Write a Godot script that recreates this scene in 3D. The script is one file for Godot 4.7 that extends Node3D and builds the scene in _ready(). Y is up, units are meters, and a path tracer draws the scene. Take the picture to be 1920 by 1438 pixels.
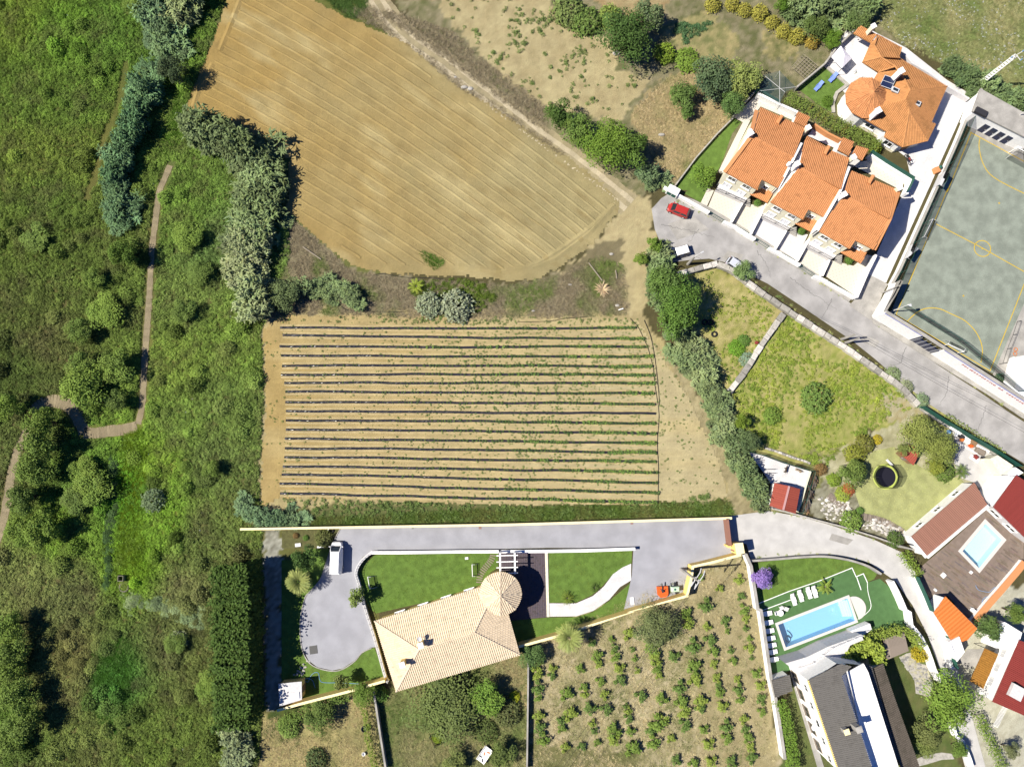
extends Node3D
# A hillside village edge in bright afternoon sun,surveyed from the air.
const FOCAL := 1280.0
const EYE := 106.0
const TILT := 5.8
const A1 := Vector3(0,0,3.994)
const A2 := Vector3(0,360,3.994)
const A3 := Vector3(0,720,3.994)
const A4 := Vector3(0,1078,3.994)
const B1 := Vector3(480,0,3.994)
const B2 := Vector3(480,360,3.994)
const B3 := Vector3(480,720,3.994)
const B4 := Vector3(480,1078,3.994)
const C1 := Vector3(960,0,3.994)
const C2 := Vector3(960,360,3.994)
const C3 := Vector3(960,720,3.994)
const C4 := Vector3(960,1078,3.994)
const D1 := Vector3(1440,0,3.994)
const D2 := Vector3(1440,360,3.994)
const D3 := Vector3(1440,720,3.994)
const D4 := Vector3(1440,1078,3.994)
const W := Vector3(0,0,1)
var rng := RandomNumberGenerator.new()
var names := {}
var M := {}
var noise_a := FastNoiseLite.new()
var noise_b := FastNoiseLite.new()
var noise_c := FastNoiseLite.new()
func survey(x: float,y: float,h := 0.0) -> Vector3:
	var t := deg_to_rad(TILT)
	var a := (x - 960.0) / FOCAL
	var b := -(y - 719.0) / FOCAL
	var ray := Vector3(a,b * sin(t) - cos(t),-b * cos(t) - sin(t))
	return Vector3(0,EYE,0) + ray * ((h - EYE) / ray.y)
func q(s: Vector3,arr: Array,h := 0.0) -> Array:
	var out := []
	for i in range(0,arr.size(),2):
		out.append(survey(s.x + arr[i] / s.z,s.y + arr[i + 1] / s.z,h))
	return out
func q1(s: Vector3,x: float,y: float,h := 0.0) -> Vector3:
	return survey(s.x + x / s.z,s.y + y / s.z,h)
func q3(s: Vector3,arr: Array) -> Array:
	var out := []
	for i in range(0,arr.size(),3):
		out.append(survey(s.x + arr[i] / s.z,s.y + arr[i + 1] / s.z,arr[i + 2]))
	return out
func at_y(arr: Array,y: float) -> Array:
	var out := []
	for p in arr:
		out.append(Vector3(p.x,y,p.z))
	return out
func lin(r: float,g: float,b: float) -> Color:
	return Color(r,g,b).linear_to_srgb()
class MB:
	var v := PackedVector3Array()
	var n := PackedVector3Array()
	var c := PackedColorArray()
	var col := Color.WHITE
	func tri(a: Vector3,b: Vector3,d: Vector3) -> void:
		var nn := (b - a).cross(d - a).normalized()
		v.append(a); v.append(d); v.append(b)
		n.append(nn); n.append(nn); n.append(nn)
		c.append(col); c.append(col); c.append(col)
	func quad(a: Vector3,b: Vector3,d: Vector3,e: Vector3) -> void:
		tri(a,b,d)
		tri(a,d,e)
	func leaf(p: Vector3,along: Vector3,across: Vector3,l: float,w: float) -> void:
		var m := p + along * (l * 0.5)
		var s := across * (w * 0.5)
		quad(p,m + s,p + along * l,m - s)
	func box(center: Vector3,size: Vector3,yaw := 0.0) -> void:
		obox(center,Basis(Vector3.UP,yaw),size)
	func obox(center: Vector3,b: Basis,size: Vector3) -> void:
		var x := b.x * (size.x * 0.5)
		var y := b.y * (size.y * 0.5)
		var z := b.z * (size.z * 0.5)
		var o := center
		quad(o - x + y + z,o + x + y + z,o + x + y - z,o - x + y - z)
		quad(o - x - y - z,o + x - y - z,o + x - y + z,o - x - y + z)
		quad(o - x - y + z,o + x - y + z,o + x + y + z,o - x + y + z)
		quad(o + x - y - z,o - x - y - z,o - x + y - z,o + x + y - z)
		quad(o + x - y + z,o + x - y - z,o + x + y - z,o + x + y + z)
		quad(o - x - y - z,o - x - y + z,o - x + y + z,o - x + y - z)
	func slab(center: Vector3,size: Vector3,yaw := 0.0,ch := 0.02) -> void:
		var b := Basis(Vector3.UP,yaw)
		var x := b.x * (size.x * 0.5)
		var z := b.z * (size.z * 0.5)
		var xi := b.x * (size.x * 0.5 - ch)
		var zi := b.z * (size.z * 0.5 - ch)
		var y0 := Vector3(0,-size.y * 0.5,0)
		var y1 := Vector3(0,size.y * 0.5 - ch,0)
		var y2 := Vector3(0,size.y * 0.5,0)
		var lo := [center + y0 - x + z,center + y0 + x + z,center + y0 + x - z,center + y0 - x - z]
		var mi := [center + y1 - x + z,center + y1 + x + z,center + y1 + x - z,center + y1 - x - z]
		var hi := [center + y2 - xi + zi,center + y2 + xi + zi,center + y2 + xi - zi,center + y2 - xi - zi]
		for i in 4:
			var j := (i + 1) % 4
			quad(lo[i],lo[j],mi[j],mi[i])
			quad(mi[i],mi[j],hi[j],hi[i])
		quad(hi[0],hi[1],hi[2],hi[3])
		quad(lo[3],lo[2],lo[1],lo[0])
	func beam(a: Vector3,b: Vector3,w: float,h: float) -> void:
		var d := (b - a)
		var l := d.length()
		if l < 0.001:
			return
		d /= l
		var side := d.cross(Vector3.UP)
		if side.length() < 0.01:
			side = Vector3.RIGHT
		side = side.normalized()
		var up := side.cross(d).normalized()
		obox((a + b) * 0.5,Basis(side,up,-d),Vector3(w,h,l))
	func tube(pts: Array,r: float,sides := 6,r_end := -1.0) -> void:
		var rings := []
		var cnt := pts.size()
		for i in cnt:
			var d: Vector3 = (pts[mini(i + 1,cnt - 1)] - pts[maxi(i - 1,0)]).normalized()
			var s := d.cross(Vector3.UP)
			if s.length() < 0.05:
				s = d.cross(Vector3.RIGHT)
			s = s.normalized()
			var u := s.cross(d).normalized()
			var rr := r if r_end < 0.0 else lerpf(r,r_end,float(i) / maxf(1.0,cnt - 1))
			var ring := []
			for k in sides:
				var a := TAU * k / sides
				ring.append(pts[i] + s * (cos(a) * rr) + u * (sin(a) * rr))
			rings.append(ring)
		for i in cnt - 1:
			for k in sides:
				var k2 := (k + 1) % sides
				quad(rings[i][k2],rings[i][k],rings[i + 1][k],rings[i + 1][k2])
		for k in range(1,sides - 1):
			tri(rings[0][0],rings[0][k],rings[0][k + 1])
			tri(rings[cnt - 1][0],rings[cnt - 1][k + 1],rings[cnt - 1][k])
	func lathe(center: Vector3,prof: Array,sides := 16,scale := Vector3.ONE,yaw := 0.0) -> void:
		for i in prof.size() - 1:
			for k in sides:
				var a := yaw + TAU * k / sides
				var b := yaw + TAU * (k + 1) / sides
				var p: Vector2 = prof[i]
				var r: Vector2 = prof[i + 1]
				var p0 := center + Vector3(cos(a) * p.x,p.y,sin(a) * p.x) * scale
				var p1 := center + Vector3(cos(b) * p.x,p.y,sin(b) * p.x) * scale
				var r0 := center + Vector3(cos(a) * r.x,r.y,sin(a) * r.x) * scale
				var r1 := center + Vector3(cos(b) * r.x,r.y,sin(b) * r.x) * scale
				if p.x > 0.0001:
					tri(p0,r1,p1)
				if r.x > 0.0001:
					tri(p0,r0,r1)
	func sheet(poly: Array,y: float) -> void:
		var p2 := PackedVector2Array()
		for p in poly:
			p2.append(Vector2(p.x,p.z))
		var idx := Geometry2D.triangulate_polygon(p2)
		for i in range(0,idx.size(),3):
			var a := Vector3(p2[idx[i]].x,y,p2[idx[i]].y)
			var b := Vector3(p2[idx[i + 1]].x,y,p2[idx[i + 1]].y)
			var d := Vector3(p2[idx[i + 2]].x,y,p2[idx[i + 2]].y)
			if (b - a).cross(d - a).y < 0.0:
				tri(a,d,b)
			else:
				tri(a,b,d)
	func sheet_round(poly: Array,hole: Array,y: float) -> void:
		var rest := PackedVector2Array()
		for p in poly:
			rest.append(Vector2(p.x,p.z))
		var mid := Vector2.ZERO
		for p in hole:
			mid += Vector2(p.x,p.z) / hole.size()
		for i in hole.size():
			var a := Vector2(hole[i].x,hole[i].z)
			var b := Vector2(hole[(i + 1) % hole.size()].x,hole[(i + 1) % hole.size()].z)
			var d := (b - a).normalized()
			var o := Vector2(-d.y,d.x)
			if o.dot(mid - a) > 0.0:
				o = -o
			var far := PackedVector2Array([a - d * 300.0,b + d * 300.0,b + d * 300.0 + o * 300.0,a - d * 300.0 + o * 300.0])
			for e in Geometry2D.intersect_polygons(rest,far):
				var l := []
				for p in e:
					l.append(Vector3(p.x,0,p.y))
				sheet(l,y)
			var left := Geometry2D.clip_polygons(rest,far)
			if left.is_empty():
				return
			rest = left[0]
	func prism(poly: Array,y0: float,y1: float,top := true) -> void:
		var area := 0.0
		var k := poly.size()
		for i in k:
			var a: Vector3 = poly[i]
			var b: Vector3 = poly[(i + 1) % k]
			area += a.x * b.z - b.x * a.z
		for i in k:
			var a: Vector3 = poly[i]
			var b: Vector3 = poly[(i + 1) % k]
			var a0 := Vector3(a.x,y0,a.z)
			var b0 := Vector3(b.x,y0,b.z)
			var a1 := Vector3(a.x,y1,a.z)
			var b1 := Vector3(b.x,y1,b.z)
			if area > 0.0:
				quad(b0,a0,a1,b1)
			else:
				quad(a0,b0,b1,a1)
		if top:
			sheet(poly,y1)
	func face(poly: Array,up := Vector3.UP) -> void:
		var nn: Vector3 = (poly[1] - poly[0]).cross(poly[2] - poly[0])
		var flip := nn.dot(up) < 0.0
		for i in range(1,poly.size() - 1):
			if flip:
				tri(poly[0],poly[i + 1],poly[i])
			else:
				tri(poly[0],poly[i],poly[i + 1])
	func ribbon(pts: Array,w: float,y: float,w_end := -1.0) -> void:
		var l := []
		var r := []
		var cnt := pts.size()
		for i in cnt:
			var d: Vector3 = pts[mini(i + 1,cnt - 1)] - pts[maxi(i - 1,0)]
			d.y = 0.0
			d = d.normalized()
			var s := Vector3(-d.z,0,d.x) * ((w if w_end < 0.0 else lerpf(w,w_end,float(i) / (cnt - 1))) * 0.5)
			l.append(Vector3(pts[i].x,y,pts[i].z) - s)
			r.append(Vector3(pts[i].x,y,pts[i].z) + s)
		for i in cnt - 1:
			quad(r[i],r[i + 1],l[i + 1],l[i])
	func wall(pts: Array,w: float,y0: float,y1: float,closed := false,y1_end := -1.0) -> void:
		var cnt := pts.size()
		var l := []
		var r := []
		for i in cnt:
			var p: Vector3 = pts[i]
			var d0 := Vector3.ZERO
			var d1 := Vector3.ZERO
			if i > 0 or closed:
				d0 = p - pts[(i - 1 + cnt) % cnt]
			if i < cnt - 1 or closed:
				d1 = pts[(i + 1) % cnt] - p
			d0.y = 0.0
			d1.y = 0.0
			if d0 == Vector3.ZERO:
				d0 = d1
			if d1 == Vector3.ZERO:
				d1 = d0
			d0 = d0.normalized()
			d1 = d1.normalized()
			var m := (d0 + d1).normalized()
			var s := Vector3(-m.z,0,m.x) * (w * 0.5 / maxf(0.5,m.dot(d1)))
			l.append(p - s)
			r.append(p + s)
		var last := cnt if closed else cnt - 1
		for i in last:
			var j := (i + 1) % cnt
			var ya := y1 if y1_end < 0.0 else lerpf(y1,y1_end,float(i) / last)
			var yb := y1 if y1_end < 0.0 else lerpf(y1,y1_end,float(i + 1) / last)
			var la0 := Vector3(l[i].x,y0,l[i].z)
			var lb0 := Vector3(l[j].x,y0,l[j].z)
			var ra0 := Vector3(r[i].x,y0,r[i].z)
			var rb0 := Vector3(r[j].x,y0,r[j].z)
			var la1 := Vector3(l[i].x,ya,l[i].z)
			var lb1 := Vector3(l[j].x,yb,l[j].z)
			var ra1 := Vector3(r[i].x,ya,r[i].z)
			var rb1 := Vector3(r[j].x,yb,r[j].z)
			quad(ra1,rb1,lb1,la1)
			quad(ra0,rb0,rb1,ra1)
			quad(lb0,la0,la1,lb1)
			if not closed and i == 0:
				quad(la0,ra0,ra1,la1)
			if not closed and i == last - 1:
				quad(rb0,lb0,lb1,rb1)
	func mesh(origin := Vector3.ZERO) -> ArrayMesh:
		var a := []
		a.resize(Mesh.ARRAY_MAX)
		if origin != Vector3.ZERO:
			for i in v.size():
				v[i] = v[i] - origin
		a[Mesh.ARRAY_VERTEX] = v
		a[Mesh.ARRAY_NORMAL] = n
		a[Mesh.ARRAY_COLOR] = c
		var m := ArrayMesh.new()
		m.add_surface_from_arrays(Mesh.PRIMITIVE_TRIANGLES,a)
		return m
func numbered(called: String) -> String:
	if not names.has(called):
		names[called] = 0
		return called
	names[called] += 1
	return "%s_%03d" % [called,names[called]]
func tag(o: Node,label: String,category: String,group := "",kind := "") -> Node:
	if label:
		o.set_meta("label",label)
	if category:
		o.set_meta("category",category)
	if group:
		o.set_meta("group",group)
	if kind:
		o.set_meta("kind",kind)
	return o
func thing(called: String,label: String,category: String,at: Vector3,group := "") -> Node3D:
	var o := Node3D.new()
	o.name = numbered(called)
	add_child(o)
	o.position = at
	tag(o,label,category,group)
	return o
func part(called: String,mb: MB,m: Material,parent: Node3D,origin := Vector3.INF) -> MeshInstance3D:
	var base := Vector3.ZERO
	var p: Node = parent
	while p is Node3D and p != self:
		base += p.position
		p = p.get_parent()
	var o := MeshInstance3D.new()
	o.name = called
	var here := base if origin == Vector3.INF else origin
	o.mesh = mb.mesh(here)
	o.position = here - base
	o.material_override = m
	parent.add_child(o,true)
	return o
func bp(called: String,m: Material,parent: Node3D,how: Callable) -> MeshInstance3D:
	var mb := MB.new()
	how.call(mb)
	return part(called,mb,m,parent)
func piece(called: String,mesh: Mesh,m: Material,parent: Node3D,place: Transform3D) -> MeshInstance3D:
	var o := MeshInstance3D.new()
	o.name = called
	o.mesh = mesh
	o.material_override = m
	parent.add_child(o,true)
	var base := Vector3.ZERO
	var p: Node = parent
	while p is Node3D and p != self:
		base += p.position
		p = p.get_parent()
	o.transform = Transform3D(place.basis,place.origin - base)
	return o
func single(called: String,mb: MB,m: Material,label: String,category: String,at: Vector3,group := "") -> MeshInstance3D:
	var o := MeshInstance3D.new()
	o.name = numbered(called)
	o.mesh = mb.mesh(at)
	o.position = at
	o.material_override = m
	add_child(o)
	tag(o,label,category,group)
	return o
func struct(called: String,mb: MB,m: Material,label := "") -> MeshInstance3D:
	var o := MeshInstance3D.new()
	o.name = numbered(called)
	o.mesh = mb.mesh()
	o.material_override = m
	add_child(o)
	tag(o,label,"","","structure")
	return o
func centre(arr: Array) -> Vector3:
	var s := Vector3.ZERO
	for p in arr:
		s += p
	s /= arr.size()
	return Vector3(s.x,0,s.z)
func grey_noise(freq: float,lo: float,hi: float,sd: int,size := 512,fractal := 4,kind := FastNoiseLite.TYPE_SIMPLEX_SMOOTH) -> NoiseTexture2D:
	var f := FastNoiseLite.new()
	f.noise_type = kind
	f.seed = sd
	f.frequency = freq
	f.fractal_octaves = fractal
	var g := Gradient.new()
	g.set_color(0,lin(lo,lo,lo))
	g.set_color(1,lin(hi,hi,hi))
	g.set_offset(0,0.2)
	g.set_offset(1,0.8)
	var t := NoiseTexture2D.new()
	t.width = size
	t.height = size
	t.seamless = true
	t.noise = f
	t.color_ramp = g
	return t
var T := {}
func mat(key: String,color: Color,rough := 0.9,tex := "",scale := 0.5,tex2 := "",scale2 := 0.05,spec := 0.3) -> StandardMaterial3D:
	var m := StandardMaterial3D.new()
	m.resource_name = key
	m.albedo_color = color
	m.roughness = rough
	m.metallic_specular = spec
	m.vertex_color_use_as_albedo = true
	if tex:
		m.albedo_texture = T[tex]
		m.uv1_triplanar = true
		m.uv1_world_triplanar = true
		m.uv1_scale = Vector3.ONE * scale
	if tex2:
		m.detail_enabled = true
		m.detail_blend_mode = BaseMaterial3D.BLEND_MODE_MUL
		m.detail_albedo = T[tex2]
		m.detail_uv_layer = BaseMaterial3D.DETAIL_UV_2
		m.uv2_triplanar = true
		m.uv2_world_triplanar = true
		m.uv2_scale = Vector3.ONE * scale2
	M[key] = m
	return m
func relief(m: StandardMaterial3D,tex: String,cm: float) -> StandardMaterial3D:
	m.heightmap_enabled = true
	m.heightmap_texture = T[tex]
	m.heightmap_scale = cm
	return m
func make_materials() -> void:
	T.fine = grey_noise(0.06,0.66,1.0,11,512,5)
	T.speck = grey_noise(0.16,0.45,1.0,12,512,3)
	T.soft = grey_noise(0.02,0.84,1.0,13,512,4)
	T.patch = grey_noise(0.012,0.72,1.0,14,512,5)
	T.rough = grey_noise(0.05,0.0,1.0,15,512,5)
	T.stain = grey_noise(0.015,0.74,1.0,16,512,6)
	T.cell = grey_noise(0.05,0.35,1.0,17,512,1,FastNoiseLite.TYPE_CELLULAR)
	relief(mat("ground",Color.WHITE,0.95,"fine",0.33,"soft",0.031),"rough",6.0)
	relief(mat("soil",Color.WHITE,0.95,"fine",0.4,"soft",0.021),"rough",5.0)
	mat("asphalt",lin(0.385,0.375,0.37),0.9,"fine",0.6,"stain",0.04)
	mat("gravel_drive",lin(0.355,0.36,0.40),0.92,"fine",0.5,"soft",0.03)
	mat("concrete",lin(0.40,0.385,0.36),0.9,"fine",0.3,"patch",0.07)
	mat("pale_lane",lin(0.52,0.51,0.50),0.93,"fine",0.5,"soft",0.04)
	mat("white_paving",lin(0.66,0.65,0.66),0.85,"fine",0.25,"soft",0.05)
	mat("white",lin(0.80,0.80,0.80),0.8,"soft",0.2)
	mat("cream_wall",lin(0.66,0.63,0.50),0.85,"soft",0.2)
	mat("grey_wall",lin(0.52,0.51,0.52),0.85,"soft",0.2)
	mat("dark_grey",lin(0.10,0.10,0.10),0.7,"fine",0.5)
	mat("yellow_wall",lin(0.76,0.57,0.21),0.8,"soft",0.25)
	mat("green_paint",lin(0.02,0.085,0.065),0.6)
	mat("green_turf",lin(0.085,0.175,0.065),0.95,"fine",1.1,"soft",0.08)
	mat("court",lin(0.26,0.295,0.25),0.85,"fine",0.25,"stain",0.05)
	mat("yellow_line",lin(0.62,0.44,0.05),0.7,"speck",1.5)
	mat("white_line",lin(0.75,0.75,0.75),0.7,"fine",1.5)
	mat("blue_line",lin(0.12,0.14,0.55),0.7)
	mat("tile_orange",lin(0.56,0.255,0.11),0.85,"fine",0.8)
	mat("tile_dull",lin(0.52,0.25,0.10),0.85,"fine",0.8)
	mat("tile_beige",lin(0.76,0.63,0.46),0.85,"fine",0.8)
	mat("tile_grey",lin(0.14,0.135,0.13),0.85,"fine",0.8)
	mat("tile_brown",lin(0.17,0.145,0.12),0.85,"speck",0.9)
	mat("metal_red",lin(0.19,0.035,0.03),0.55,"soft",0.4)
	mat("metal_brown",lin(0.27,0.135,0.10),0.6,"fine",0.6)
	mat("metal_orange",lin(0.50,0.15,0.035),0.55,"soft",0.4)
	mat("metal_white",lin(0.72,0.74,0.80),0.5,"soft",0.4)
	mat("metal_grey",lin(0.45,0.46,0.48),0.45)
	mat("steel",lin(0.50,0.50,0.50),0.4)
	mat("iron",lin(0.03,0.03,0.035),0.5)
	mat("wood_grey",lin(0.24,0.20,0.165),0.9,"fine",0.8)
	mat("wood_brown",lin(0.26,0.16,0.09),0.85,"fine",0.8)
	mat("deck_brown",lin(0.235,0.185,0.155),0.85,"fine",0.8,"soft",0.1)
	mat("paver_plum",lin(0.105,0.085,0.10),0.85,"fine",0.8)
	mat("stone",lin(0.44,0.42,0.38),0.9,"fine",0.5,"stain",0.2)
	relief(mat("ground_bed",lin(0.17,0.17,0.07),0.95,"speck",0.6,"patch",0.2),"rough",4.0)
	mat("coping_stone",lin(0.60,0.57,0.55),0.8,"fine",0.6)
	mat("rust_sheet",lin(0.40,0.19,0.035),0.8,"speck",0.5,"patch",0.3)
	mat("old_stone",lin(0.20,0.19,0.14),0.95,"fine",0.8)
	mat("yellow_cap",lin(0.85,0.74,0.42),0.8,"soft",0.3)
	mat("orange_paint",lin(0.65,0.10,0.02),0.5)
	mat("tank_green",lin(0.42,0.55,0.42),0.5)
	mat("hose_blue",lin(0.14,0.28,0.50),0.5)
	mat("lawn",lin(0.14,0.235,0.045),0.95,"speck",0.5,"patch",0.11)
	mat("lawn_dry",lin(0.42,0.44,0.19),0.95,"speck",0.7,"patch",0.06)
	mat("leaf",Color.WHITE,0.75)
	M.leaf.backlight_enabled = true
	M.leaf.backlight = Color(0.6,0.6,0.6)
	mat("bark",lin(0.10,0.075,0.05),0.95,"fine",1.5)
	mat("bark_pale",lin(0.30,0.26,0.20),0.95,"fine",1.5)
	mat("plain",Color.WHITE,0.75)
	mat("plain_gloss",Color.WHITE,0.25,"",1.0,"",1.0,0.5)
	mat("car_white",lin(0.80,0.80,0.80),0.25,"",1.0,"",1.0,0.5)
	mat("car_red",lin(0.33,0.025,0.02),0.3,"",1.0,"",1.0,0.5)
	mat("car_blue",lin(0.022,0.035,0.10),0.25,"",1.0,"",1.0,0.5)
	mat("car_silver",lin(0.42,0.44,0.50),0.3,"",1.0,"",1.0,0.5)
	mat("glass_dark",lin(0.02,0.025,0.03),0.06,"",1.0,"",1.0,0.6)
	mat("rubber",lin(0.018,0.018,0.02),0.8)
	mat("film",lin(0.020,0.020,0.026),0.34,"",1.0,"",1.0,0.55)
	mat("panel_blue",lin(0.012,0.018,0.05),0.2,"",1.0,"",1.0,0.5)
	mat("plastic_white",lin(0.80,0.80,0.80),0.45)
	mat("fabric_white",lin(0.72,0.70,0.76),0.9)
	mat("pool_tile",lin(0.24,0.52,0.78),0.5,"fine",1.0)
	mat("pool_tile_pale",lin(0.50,0.76,0.86),0.5,"fine",1.0)
	var wtr := mat("pool_water",Color(0.80,0.94,1.0,0.06),0.02,"",1.0,"",1.0,0.5)
	wtr.transparency = BaseMaterial3D.TRANSPARENCY_ALPHA
	wtr.vertex_color_use_as_albedo = false
	wtr.uv1_triplanar = true
	wtr.uv1_world_triplanar = true
	wtr.uv1_scale = Vector3.ONE * 0.25
	relief(wtr,"rough",3.0)
	var net := mat("net",Color(0.05,0.08,0.07,0.32),0.9)
	net.transparency = BaseMaterial3D.TRANSPARENCY_ALPHA
	net.vertex_color_use_as_albedo = false
	var shade := mat("shade_net",Color(0.25,0.32,0.32,0.42),0.9)
	shade.transparency = BaseMaterial3D.TRANSPARENCY_ALPHA
	shade.vertex_color_use_as_albedo = false
func make_view() -> void:
	var cam := Camera3D.new()
	cam.name = "camera"
	cam.fov = rad_to_deg(2.0 * atan(719.0 / FOCAL))
	cam.near = 1.0
	cam.far = 2000.0
	cam.position = Vector3(0,EYE,0)
	cam.rotation_degrees = Vector3(-(90.0 - TILT),0,0)
	add_child(cam)
	cam.current = true
	var we := WorldEnvironment.new()
	we.name = "world_environment"
	var e := Environment.new()
	e.background_mode = Environment.BG_SKY
	var sm := ProceduralSkyMaterial.new()
	sm.sky_top_color = Color(0.20,0.42,0.80)
	sm.sky_horizon_color = Color(0.62,0.74,0.90)
	sm.ground_bottom_color = Color(0.25,0.25,0.18)
	sm.ground_horizon_color = Color(0.62,0.74,0.90)
	sm.sky_energy_multiplier = 0.58
	var sky := Sky.new()
	sky.sky_material = sm
	e.sky = sky
	e.ambient_light_source = Environment.AMBIENT_SOURCE_SKY
	e.tonemap_mode = Environment.TONE_MAPPER_LINEAR
	e.tonemap_exposure = 1.8
	e.sdfgi_enabled = true
	e.ssao_enabled = true
	e.ssil_enabled = true
	we.environment = e
	add_child(we)
	var sun := DirectionalLight3D.new()
	sun.name = "sun"
	sun.light_energy = 1.6
	sun.light_color = Color(1.0,0.97,0.91)
	sun.light_angular_distance = 0.5
	sun.shadow_enabled = true
	sun.directional_shadow_max_distance = 400.0
	add_child(sun)
	sun.look_at_from_position(Vector3.ZERO,Vector3(cos(deg_to_rad(49.0)),-sin(deg_to_rad(49.0)),-0.05))
func inside(p: Vector2,poly: PackedVector2Array) -> bool:
	return Geometry2D.is_point_in_polygon(p,poly)
func flat(arr: Array) -> PackedVector2Array:
	var o := PackedVector2Array()
	for p in arr:
		o.append(Vector2(p.x,p.z))
	return o
func bounds(poly: PackedVector2Array) -> Rect2:
	var r := Rect2(poly[0],Vector2.ZERO)
	for p in poly:
		r = r.expand(p)
	return r
var zones := []
func zone(outline: Array,a: Color,b: Color,grain := 2.0,sheet := W) -> void:
	var poly := flat(q(sheet,outline))
	zones.append([poly,bounds(poly).grow(1.0),a,b,grain])
const SCRUB_TONES := [
	[20,30,0.105,0.140,0.022],[120,60,0.090,0.150,0.020],[220,60,0.075,0.125,0.022],[60,180,0.085,0.125,0.022],
	[150,190,0.080,0.120,0.022],[60,290,0.105,0.130,0.026],[150,290,0.100,0.125,0.026],[90,380,0.075,0.105,0.022],
	[30,450,0.080,0.105,0.022],[120,500,0.080,0.105,0.024],[40,580,0.075,0.090,0.024],[90,640,0.085,0.090,0.030],
	[30,700,0.060,0.080,0.020],[230,560,0.090,0.120,0.028],[250,420,0.085,0.110,0.026],[340,400,0.100,0.150,0.030],
	[400,460,0.085,0.125,0.040],[350,560,0.110,0.140,0.040],[430,640,0.120,0.165,0.035],[330,680,0.125,0.160,0.035],
	[420,760,0.105,0.140,0.038],[340,800,0.120,0.165,0.038],[290,860,0.130,0.190,0.024],[400,860,0.095,0.120,0.038],
	[240,920,0.065,0.160,0.012],[300,980,0.120,0.190,0.024],[170,900,0.090,0.140,0.028],[120,1010,0.110,0.165,0.026],
	[60,1090,0.130,0.140,0.050],[380,1010,0.090,0.110,0.034],[250,1060,0.110,0.180,0.016],[130,1120,0.095,0.100,0.040],
	[350,1110,0.120,0.125,0.050],[330,1210,0.085,0.095,0.034],[210,1270,0.040,0.100,0.018],[140,1240,0.115,0.105,0.040],
	[380,1250,0.090,0.100,0.032],[100,1300,0.110,0.110,0.040],[30,1330,0.070,0.110,0.020],[330,1360,0.085,0.110,0.026],
	[170,1400,0.100,0.115,0.034],[40,1420,0.070,0.100,0.022],[280,1420,0.090,0.120,0.026],[20,860,0.080,0.095,0.030]]
var tones := []
func scrub_tone(p: Vector2) -> Color:
	if tones.is_empty():
		for t in SCRUB_TONES:
			var w := survey(t[0],t[1])
			tones.append([Vector2(w.x,w.z),Color(t[2],t[3],t[4])])
	var s := Vector3.ZERO
	var k := 0.0
	for t in tones:
		var d: float = p.distance_squared_to(t[0]) + 2.0
		var g := 1.0 / (d * d)
		k += g
		s += Vector3(t[1].r,t[1].g,t[1].b) * g
	s *= 1.7 / k
	return Color(s.x * 0.95,s.y * 1.06,s.z * 0.85)
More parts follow.
